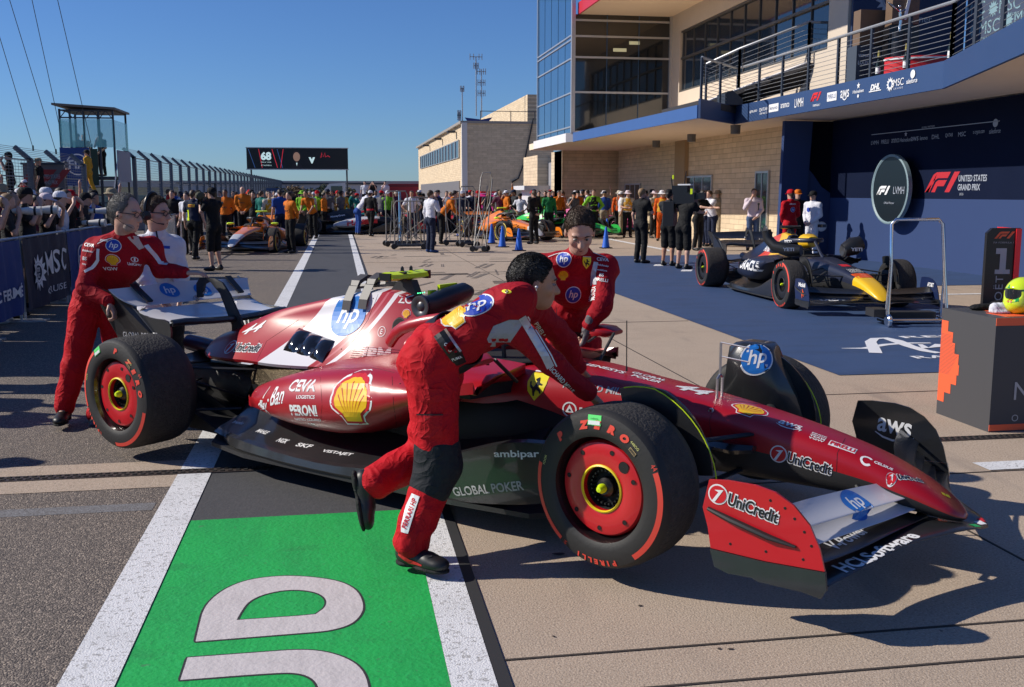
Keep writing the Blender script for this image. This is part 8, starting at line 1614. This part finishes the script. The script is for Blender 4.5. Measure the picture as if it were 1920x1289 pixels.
# beyond the far car
rk = random.Random(11)
far = [(517, 441, 'fold', 180, 'c', 'k', 'dark', None, 'a', 'person in cream with amber vest behind the far car, arms folded'), (569, 440, 'front', 170, 'l', 'k', 'dark', HT_(FLM), 'l', 'person in lime jacket and lime hat in the far crowd'), (583, 440, 'down', 190, 'c', 'k', 'grey', None, 'a', 'person in cream with amber vest left of the lime shirt'), (597, 439, 'down', 160, 'l', 'b', 'brown', CP(FR), None, 'person in lime shirt and red cap in the far crowd'), (588, 448, 'low', 150, 'o', 'b', 'brown', None, None, 'person in orange leaning over the far car tail'), (612, 437, 'down', 150, 'k', 'k', 'grey', HT_(FKH), None, 'person in khaki with pale wide hat'), (623, 437, 'down', 200, 'w', 'd', 'brown', None, None, 'person in white bending beside the khaki hat'), (635, 437, 'hip', 170, 'a', 'k', 'dark', CP(FR), None, 'person in amber vest and red cap, left of a pair'), (643, 437, 'down', 190, 'a', 'k', 'dark', None, None, 'person in amber vest, right of a pair beside the screen pole'), (656, 436, 'reach', -100, 't', 't', 'dark', None, None, 'person in teal reaching over the far car'), (532, 438, 'down', 180, 'n', 'n', 'dark', CP(FNV), None, 'person in navy cap under the small banner'), (548, 437, 'down', 170, 'b', 'b', 'brown', None, None, 'person in dark clothes between cream and lime shirts'), (470, 440, 'down', 175, 'o', 'o', 'dark', CP(FO), None, 'far person in orange cap near the fence end'), (440, 436, 'hip', 180, 'b', 'b', 'dark', None, None, 'far person in black near the fence end'), (415, 436, 'down', 150, 'w', 'd', 'brown', None, None, 'far person in white shirt behind the cameraman'), (504, 437, 'front', 180, 'b', 'b', 'brown', None, None, 'far person in black right of the green overalls')]
for px_, py_, po, hd, sh, tr, ha, hat, ve, lb in far: who(px_, py_, 'bend' if po == 'low' else po, hd, lb, sh, tr, ha, hat, rk.choice([0, 1, 1]), sl=rk.choice(['long', 'short']), vest=ve, group=G1)
who(672, 441, 'bend', -70, 'person in white and blue overalls leaning into the far car cockpit', 'w', 'e', 'dark', sl='long', s=1.02); who(696, 444, 'walk', -30, 'person in black and red overalls pushing the far car', 'b', 'b', 'dark', CP(FW), sl='long', txt=[(lambda a: a.add(poly2d([(-.15, -.03), (.15, -.03), (.15, .03), (-.15, .03)]), MSR, 0), None, 0, 1.05, 0, True)])
who(728, 437, 'down', 170, 'person in white and lime shirt with white cap by the far car nose', 'l', 'b', 'brown', CP(FW)); who(745, 437, 'down', 150, 'person in plum shirt and pale cap behind the trolleys', 'u', 'b', 'dark', CP(FCR))
for px_, sh, lb, po in ((685, 'w', 'person in white shirt standing left on the flatbed truck', 'down'), (700, 'b', 'person with raised arms filming from the flatbed truck', 'cam'), (723, 'p', 'person in pale shirt standing right on the flatbed truck', 'phone')): p = gz(700, 412); who(px_, 396-3, po, 170, lb, sh, 'b', 'dark', z=(p.x*math.sin(YAW)+p.y*math.cos(YAW)), s=1.0)
who(773, 448, 'hip', 175, 'person in white shirt seen from behind among the trolleys', 'w', 'n', 'brown', skin=0); wm_ = who(808, 474, 'face', -60, 'person in white shirt and navy trousers touching face beside the trolleys', 'w', 'n', 'brown', sl='long', shoe=fab('blue_shoe', (.03, .07, .2)))
who(828, 458, 'bend', -90, 'person in orange bending behind the white-shirted man', 'o', 'b', 'dark', sl='long'); who(818, 440, 'down', 180, 'person in navy overalls behind the bending orange one', 'n', 'n', 'dark', sl='long'); who(838, 437, 'phone', 180, 'person in white shirt with arms bent among the trolleys', 'w', 'b', 'brown'); who(858, 436, 'down', 180, 'person in orange and navy left of the tall trolley', 'n', 'n', 'dark', sl='long', vest='o'); who(867, 438, 'down', 160, 'person in blue overalls and white cap behind the trolleys', 'n', 'n', 'dark', CP(FW), sl='long')
who(887, 436, 'front', 180, 'person in striped navy top left of the magenta car', 'n', 'n', 'brown'); who(896, 434, 'down', 170, 'person in red left of the magenta car', 'r', 'r', 'dark', CP(FR))
who(948, 436, 'raised', 180, 'person in orange with one arm raised behind the second orange car', 'o', 'o', 'dark', sl='long', skin=0, s=1.04)
who(1001, 458, 'back', 30, 'person in black and orange overalls seen from behind at the orange car nose', 'b', 'b', 'brown', sl='long', s=1.0, txt=[('OKX', MW, 0, 1.2, .03, True), ('DELL', MW, 0, 1.12, .03, True)], vest=None)
who(1029, 447, 'down', 180, 'person in black and green overalls between orange and green cars', 'g', 'b', 'dark', sl='long'); who(1010, 433, 'down', 180, 'person in lime top behind the orange car', 'l', 'b', 'dark', sl='long'); who(1022, 431, 'down', 160, 'person in black with dark hair behind the green overalls', 'b', 'b', 'dark'); who(1036, 431, 'down', 200, 'tall person in black behind the green overalls', 'h', 'b', 'black')
who(1050, 430, 'down', 180, 'person in bright orange with cap before the pale wall', 'm', 'm', 'brown', CP(FCR)); who(1078, 434, 'hip', 170, 'person in cream with amber vest and sun hat', 'c', 'k', 'brown', HT_(FW), vest='a', group=G2); who(1090, 433, 'down', 170, 'person in cream with white cap between two marshals', 'c', 'k', 'grey', CP(FW), group=G2); who(1104, 432, 'down', 190, 'person in red with white hat behind the lime-sleeved mechanic', 'r', 'k', 'brown', HT_(FW), group=G2)
who(1112, 446, 'hip', 175, 'person in black with lime sleeves leaning on the green car', 'l', 'b', 'brown', sl='long', vest='b', s=1.03); who(1132, 436, 'raised', 160, 'person in cream with arm raised to hat beside the green car', 'c', 'k', 'brown', HT_(FW), vest='a', group=G2)
who(1160, 440, 'down', 175, 'dark-skinned marshal in orange and red by the wall light switch', 'm', 'b', 'black', HT_(FCR), 2, sl='long', group=G2); who(1176, 446, 'fold', 170, 'marshal with sun hat and amber vest holding a black folder', 'c', 'b', 'brown', HT_(FPI), vest='a', group=G2)
who(1201, 494, 'face', -60, 'tall fair-haired person in black polo and trousers, hand at mouth', 'b', 'b', 'fair', s=1.02)
who(1226, 447, 'fold', 200, 'marshal in cream and amber with sun hat behind the black polo man', 'c', 'b', 'brown', HT_(FPI), vest='a'); who(1240, 452, 'down', 160, 'marshal in orange-red overalls left of the camera crew', 'm', 'm', 'dark', HT_(FW), sl='long', vest='a')
who(1252, 499, 'cam', -45, 'camera operator in grey shirt and black shorts, left of the pair', 'h', 'b', 'dark', CP(FB), cut=.5, skin=0); who(1280, 505, 'low' if 0 else 'reach', -50, 'camera operator in black with pale bare legs, right of the pair', 'b', 'b', 'dark', cut=.5, skin=1, s=1.0)
p = at(1285, 372, 23); t = thing('broadcast_camera', 'bulky black broadcast camera with aerials carried by the camera crew', 'camera', tuple(p), R(-40)); MB().box((0, 0, 0), (.5, .22, .25)).box((-.1, 0, .2), (.35, .18, .16)).box((.35, 0, .05), (.25, .14, .14)).box((-.35, 0, -.35), (.25, .25, .55)).build('camera_body', MATS['black_gloss'], t, None); MB().tube([(-.3, 0, .1), (-.35, .02, .45)], .012, 6).tube([(-.05, 0, .2), (0, .02, .6)], .012, 6).build('aerial', MATS['black_gloss'], t); MB().box((-.3, .0, .47), (.035, .035, .09)).box((.18, -.1, .15), (.05, .03, .12)).build('yellow_mark', YEL, t, None); MB().box((0, 0, .3), (.3, .2, .03)).build('top_plate', MATS['lens_white'] if 'lens_white' in MATS else MW, t, None)
who(1308, 470, 'reach', -150, 'person in black behind the camera crew', 'b', 'b', 'dark'); who(1322, 462, 'front', 100, 'person in white shirt beyond the camera crew', 'w', 'n', 'dark'); who(1334, 463, 'reach', 110, 'curly-haired person in white shirt and dark jeans reaching out', 'w', 'n', 'brown', skin=1); who(1343, 455, 'down', 150, 'person in khaki behind the curly-haired one', 'k', 'k', 'brown', HT_(FKH))
who(1380, 455, 'hip', 175, 'person in dark patterned shirt and sunglasses left of the microphone man', 'h', 'b', 'dark', sl='short'); who(1388, 450, 'down', 175, 'person in grey behind the dark patterned shirt', 'y', 'b', 'dark')
iv = who(1410, 470, 'phone', 165, 'person in pale pink shirt speaking into a microphone', 'p', 'd', 'brown', sl='long', s=1.03); p = at(1417, 388, 29.5); t = thing('hand_microphone', 'black hand microphone held by the pale pink shirt man', 'microphone', tuple(p-V((0, .2, 0)))); MB().lathe([(.001, -.1), (.015, -.1), (.018, .05), (.001, .05)], (0, 0, 0), 'z', 10).build('handle', MATS['black_gloss'], t); MB().ball((0, 0, .08), .035).build('foam_head', MATS['black_gloss'], t)
who(1478, 488, 'front', 10, 'person in red race suit and red cap seen from behind', 'r', 'r', 'brown', CP(FR), sl='long', s=1.0, txt=[('LECLERC', MW, 0, 1.42, .035, True), (lambda a: hp_logo(a, .06, blue=MHB, ring=MW), None, 0, 1.28, 0, True)]); who(1491, 484, 'down', 170, 'person in dark clothes with orange cap between the two drivers', 'b', 'b', 'brown', CP(FO)); who(1520, 487, 'front', 120, 'person in white race suit and dark cap holding a helmet', 'w', 'w', 'dark', CP(FB), sl='long', s=.98, txt=[(badge(MHB, .06), None, .05, 1.3, 0, False)])
p = gz(1534, 487); t = thing('white_helmet', 'white and black helmet hanging from the white-suited driver hand', 'helmet', (p.x, p.y-.1, .75)); MB().ball((0, 0, .1), (.13, .12, .13), 14).build('shell', mat('helmet_white', (.6, .6, .62), .2, coat=.8), t); MB().loft([[(.132*math.cos(a_), .122*math.sin(a_), z) for a_ in [R(-160+k*14) for k in range(10)]] for z in (.08, .16)], 0, False, False).build('visor', MATS['visor_dark'], t)
# booth and steps
who(150, 330, 'down', 180, 'person in grey shirt and cap, left inside the glass booth', 'y', 'k', 'grey', CP(FGY), z=44.5); who(161, 330, 'down', 170, 'person in amber inside the glass booth', 'a', 'k', 'brown', z=44.8); who(193, 331, 'phone', 150, 'tall person in black standing right inside the glass booth', 'h', 'b', 'dark', CP(FB), z=43.6, s=1.02); who(168, 368, 'walk', 80, 'person in amber and yellow race suit climbing the booth steps', 'a', 'a', 'dark', CP(FB), z=40.2, sl='long'); who(124, 373, 'down', 120, 'person in pale clothes on the platform left of the yellow suit', 'y', 'y', 'grey', HT_(FGY), z=41.5); who(24, 398, 'cam', 100, 'person in black with headphones beside the lattice mast', 'b', 'b', 'black', CP(FB), z=31, s=1.0); who(79, 402, 'down', 90, 'person in dark bucket hat above the race hoarding', 'b', 'b', 'dark', BH(FKH), z=33)
who(52, 424, 'phone', 100, 'child in red with white and black cap raised above the crowd', 'r', 'r', 'dark', CP(FW), z=22, s=.55)
# crowd along the barrier
CR = [(-4.4, 13.4, 'cam', 'w', BH(FNV), 'photographer in navy patterned bucket hat at the left edge with long white lens', 1), (-4.5, 14.25, 'cam', 'b', HT_(FW), 'photographer in broad white cowboy hat with white lens', 1), (-4.45, 14.85, 'phone', 'h', None, 'fair-haired person leaning elbow on the dark banner, hands at face', 1),
      (-4.75, 15.5, 'cam', 'u', BH(FKH), 'photographer in olive bucket hat and plum shirt', 0), (-4.6, 16.2, 'cam', 'h', CP(FB), 'photographer in black cap with white lens', 1), (-4.5, 16.9, 'cam', 'b', CP(FPI), 'photographer in pale cap raising both arms', 1), (-5.2, 14.0, 'raised', 'y', None, 'person holding up a phone in the second row', 1),
      (-5.2, 13.2, 'phone', 'g', CP(FB), 'person in green top at the far left of the crowd', 1), (-5.3, 15.2, 'down', 'n', CP(FNV), 'person in navy cap in the second row', 1), (-5.4, 15.9, 'cam', 'y', BH(FGY), 'person in grey bucket hat in the second row', 0), (-5.3, 16.8, 'phone', 'b', CP(FBL), 'person in blue cap in the second row', 1), (-5.2, 17.6, 'down', 'b', None, 'dark-haired person behind the blue cap', 1),
      (-4.5, 17.7, 'down', 'w', CP(FW), 'person in white cap just left of the grey-haired mechanic', 1), (-4.6, 18.5, 'cam', 'b', None, 'dark-haired photographer beside the white cap', 1), (-4.5, 19.4, 'phone', 'h', CP(FB), 'person in black cap farther along the barrier', 1), (-4.6, 20.5, 'down', 'e', None, 'person in blue top farther along the barrier', 0), (-4.5, 21.6, 'cam', 'b', BH(FKH), 'photographer in khaki hat near the end of the banners', 1), (-4.6, 22.8, 'down', 'b', HT_(FB), 'person in wide black hat near the bare barriers', 1),
      (-6.0, 14.2, 'raised', 'b', CP(FB), 'person in black cap with raised arm in the third row', 1), (-6.1, 15.3, 'down', 'k', None, 'person in khaki in the third row', 2), (-6.0, 16.4, 'phone', 'n', BH(FNV), 'person in navy hat in the third row', 1), (-6.1, 17.6, 'raised', 'r', CP(FR), 'person in red cap in the third row', 1), (-6.0, 18.8, 'down', 'w', HT_(FW), 'person in white hat in the third row', 1), (-6.1, 20.1, 'cam', 'b', CP(FGY), 'person in grey cap in the third row', 1), (-5.4, 19.0, 'down', 'p', None, 'person in pale pink in the second row', 1), (-5.4, 20.3, 'phone', 'b', CP(FW), 'person in white cap in the second row', 0), (-5.5, 21.7, 'down', 'y', None, 'person in grey in the second row', 1),
      (-6.9, 15.8, 'down', 'b', CP(FB), 'person in black cap in the back row', 1), (-7.0, 17.2, 'raised', 'g', None, 'person in green top in the back row', 1), (-6.9, 18.6, 'down', 'e', CP(FBL), 'person in blue cap in the back row', 1), (-7.0, 20.2, 'down', 'w', None, 'person in white in the back row', 1), (-6.9, 22.0, 'phone', 'h', BH(FKH), 'person in olive hat in the back row', 0), (-6.2, 22.6, 'down', 'u', None, 'person in plum top in the third row', 1), (-5.3, 23.6, 'down', 'b', CP(FB), 'person in black cap at the crowd end', 1), (-6.2, 24.6, 'hip', 'w', None, 'person in white at the crowd end', 1), (-7.2, 24.0, 'down', 'n', CP(FR), 'person in red cap at the crowd end', 1)]
for i, (x, y, po, sh, hat, lb, sk) in enumerate(CR):
    key = tp(po, 'short', .5 if i % 3 == 0 else 1.0); person(key, lb, x, y, -95+rk.uniform(-18, 18) if y > 15 else -75+rk.uniform(-20, 15), sk, mk[sh], mk['khbd'[i % 4]], ['fair' if 'fair' in lb else 'dark', 'brown', 'dark'][i % 3] if 'fair' not in lb else 'fair', hat, SHW if i % 2 else SHO, G3, rk.uniform(.93, 1.03))
for px_, py_, d_, r_, lb in ((15, 396, 13.9, -86, 'long white lens camera at the left edge of the picture'), (48, 394, 14.4, -84, 'long white lens camera below the white cowboy hat'), (162, 396, 17.4, -88, 'white lens camera of the olive bucket hat photographer'), (150, 418, 16.9, -100, 'white lens camera hanging lower beside the others')): cam_at(lb, tuple(at(px_, py_, d_)), R(r_))

# spectators along the same barrier nearer the camera (their shadows fall into the picture)
for i, (y, po) in enumerate(((12.6, 'cam'), (11.9, 'phone'), (11.2, 'down'), (10.5, 'cam'), (9.8, 'raised'), (9.1, 'down'), (8.5, 'cam'), (7.3, 'down'), (6.3, 'phone'), (5.2, 'down'), (4.4, 'cam'))):
    person(tp(po, 'short', 1.0), ('%s spectator at the barrier nearer than the banners, %s' % (['First', 'Second', 'Third', 'Fourth', 'Fifth', 'Sixth', 'Seventh', 'Eighth', 'Ninth', 'Tenth', 'Eleventh'][i], 'beyond the left picture edge')), -4.45-.1*(i % 3), y, -90, 1, mk['bnwhgruykbn'[i]], mk['b'], 'dark', (CP(FB), BH(FKH), None)[i % 3], SHO, G3)

# deeper rows of the far crowd
lm = {300: 'steel barriers', 380: 'cameraman', 430: 'orange overalls pair', 470: 'fence end', 520: 'small banner', 570: 'far car tail', 620: 'screen pole', 670: 'flatbed truck', 730: 'trolleys', 790: 'white-shirted man', 850: 'tall trolley frame', 900: 'magenta car', 960: 'second orange car', 1020: 'green car', 1060: 'pale stone pier', 1130: 'far mechanic head', 1180: 'wall column', 1240: 'camera crew', 1300: 'first window'}
cn = {'b': 'black', 'n': 'navy', 'h': 'charcoal', 'w': 'white', 'y': 'grey', 'k': 'khaki', 'u': 'plum', 't': 'teal', 'r': 'red', 'o': 'orange', 'e': 'blue'}; hs_ = [(None, 'bareheaded'), (FB, 'in black cap'), (FW, 'in white cap'), (FR, 'in red cap'), (FNV, 'in navy cap')]
rk = random.Random(21); seen = set()
for i in range(86):
    px_ = rk.uniform(305, 1310); py_ = rk.uniform(425, 440) if px_ > 560 or px_ < 450 else rk.uniform(430, 446)
    if 1150 < px_: py_ = rk.uniform(436, 444)
    sh = rk.choice('bbbnnhhwyykutroew'); hm, hn_ = rk.choice(hs_); key_ = max(k for k in lm if k <= px_); po = rk.choice(['down', 'hip', 'fold', 'front', 'walk', 'face', 'back', 'phone']); pw = {'down': 'arms down', 'hip': 'hands on hips', 'fold': 'arms folded', 'front': 'hands clasped', 'walk': 'walking', 'face': 'hand at face', 'back': 'hands behind back', 'phone': 'holding a phone'}[po]
    lb = 'far person in %s top, %s, %s, near the %s' % (cn[sh], hn_, pw, lm[key_])
    if lb in seen: continue
    seen.add(lb); who(px_, py_, po, rk.uniform(0, 360), lb, sh, rk.choice('bbnkd'), rk.choice(['dark', 'brown', 'black', 'fair']), CP(hm) if hm else None, rk.choice([0, 1, 1, 1, 2]), sl=rk.choice(['long', 'short']), s=rk.uniform(.93, 1.04), group='people standing in the far crowd')

for i in range(26):
    x, y = rk.uniform(-7.3, -4.9), rk.uniform(13.5, 25); sh = rk.choice('bbnhykwurgde'); hm, hn_ = rk.choice(hs_); po = rk.choice(['cam', 'phone', 'down', 'raised', 'face']); cn['g'] = 'green'; cn['d'] = 'denim'
    lb = 'barrier spectator, %s top, %s, %s, %s' % (cn[sh], hn_, {'cam': 'camera at eye', 'phone': 'holding a phone', 'down': 'arms down', 'raised': 'arm raised', 'face': 'hand at face'}[po], 'nearer half of crowd' if y < 19 else 'farther half of crowd')
    if lb in seen: continue
    seen.add(lb); person(tp(po, 'short', 1.0), lb, x, y, -90+rk.uniform(-30, 30), rk.choice([0, 1, 1, 2]), mk[sh], mk['b'], rk.choice(['dark', 'brown', 'fair']), (rk.choice([CP, BH, HT_])(hm)) if hm else None, SHO, G3, rk.uniform(.95, 1.05))
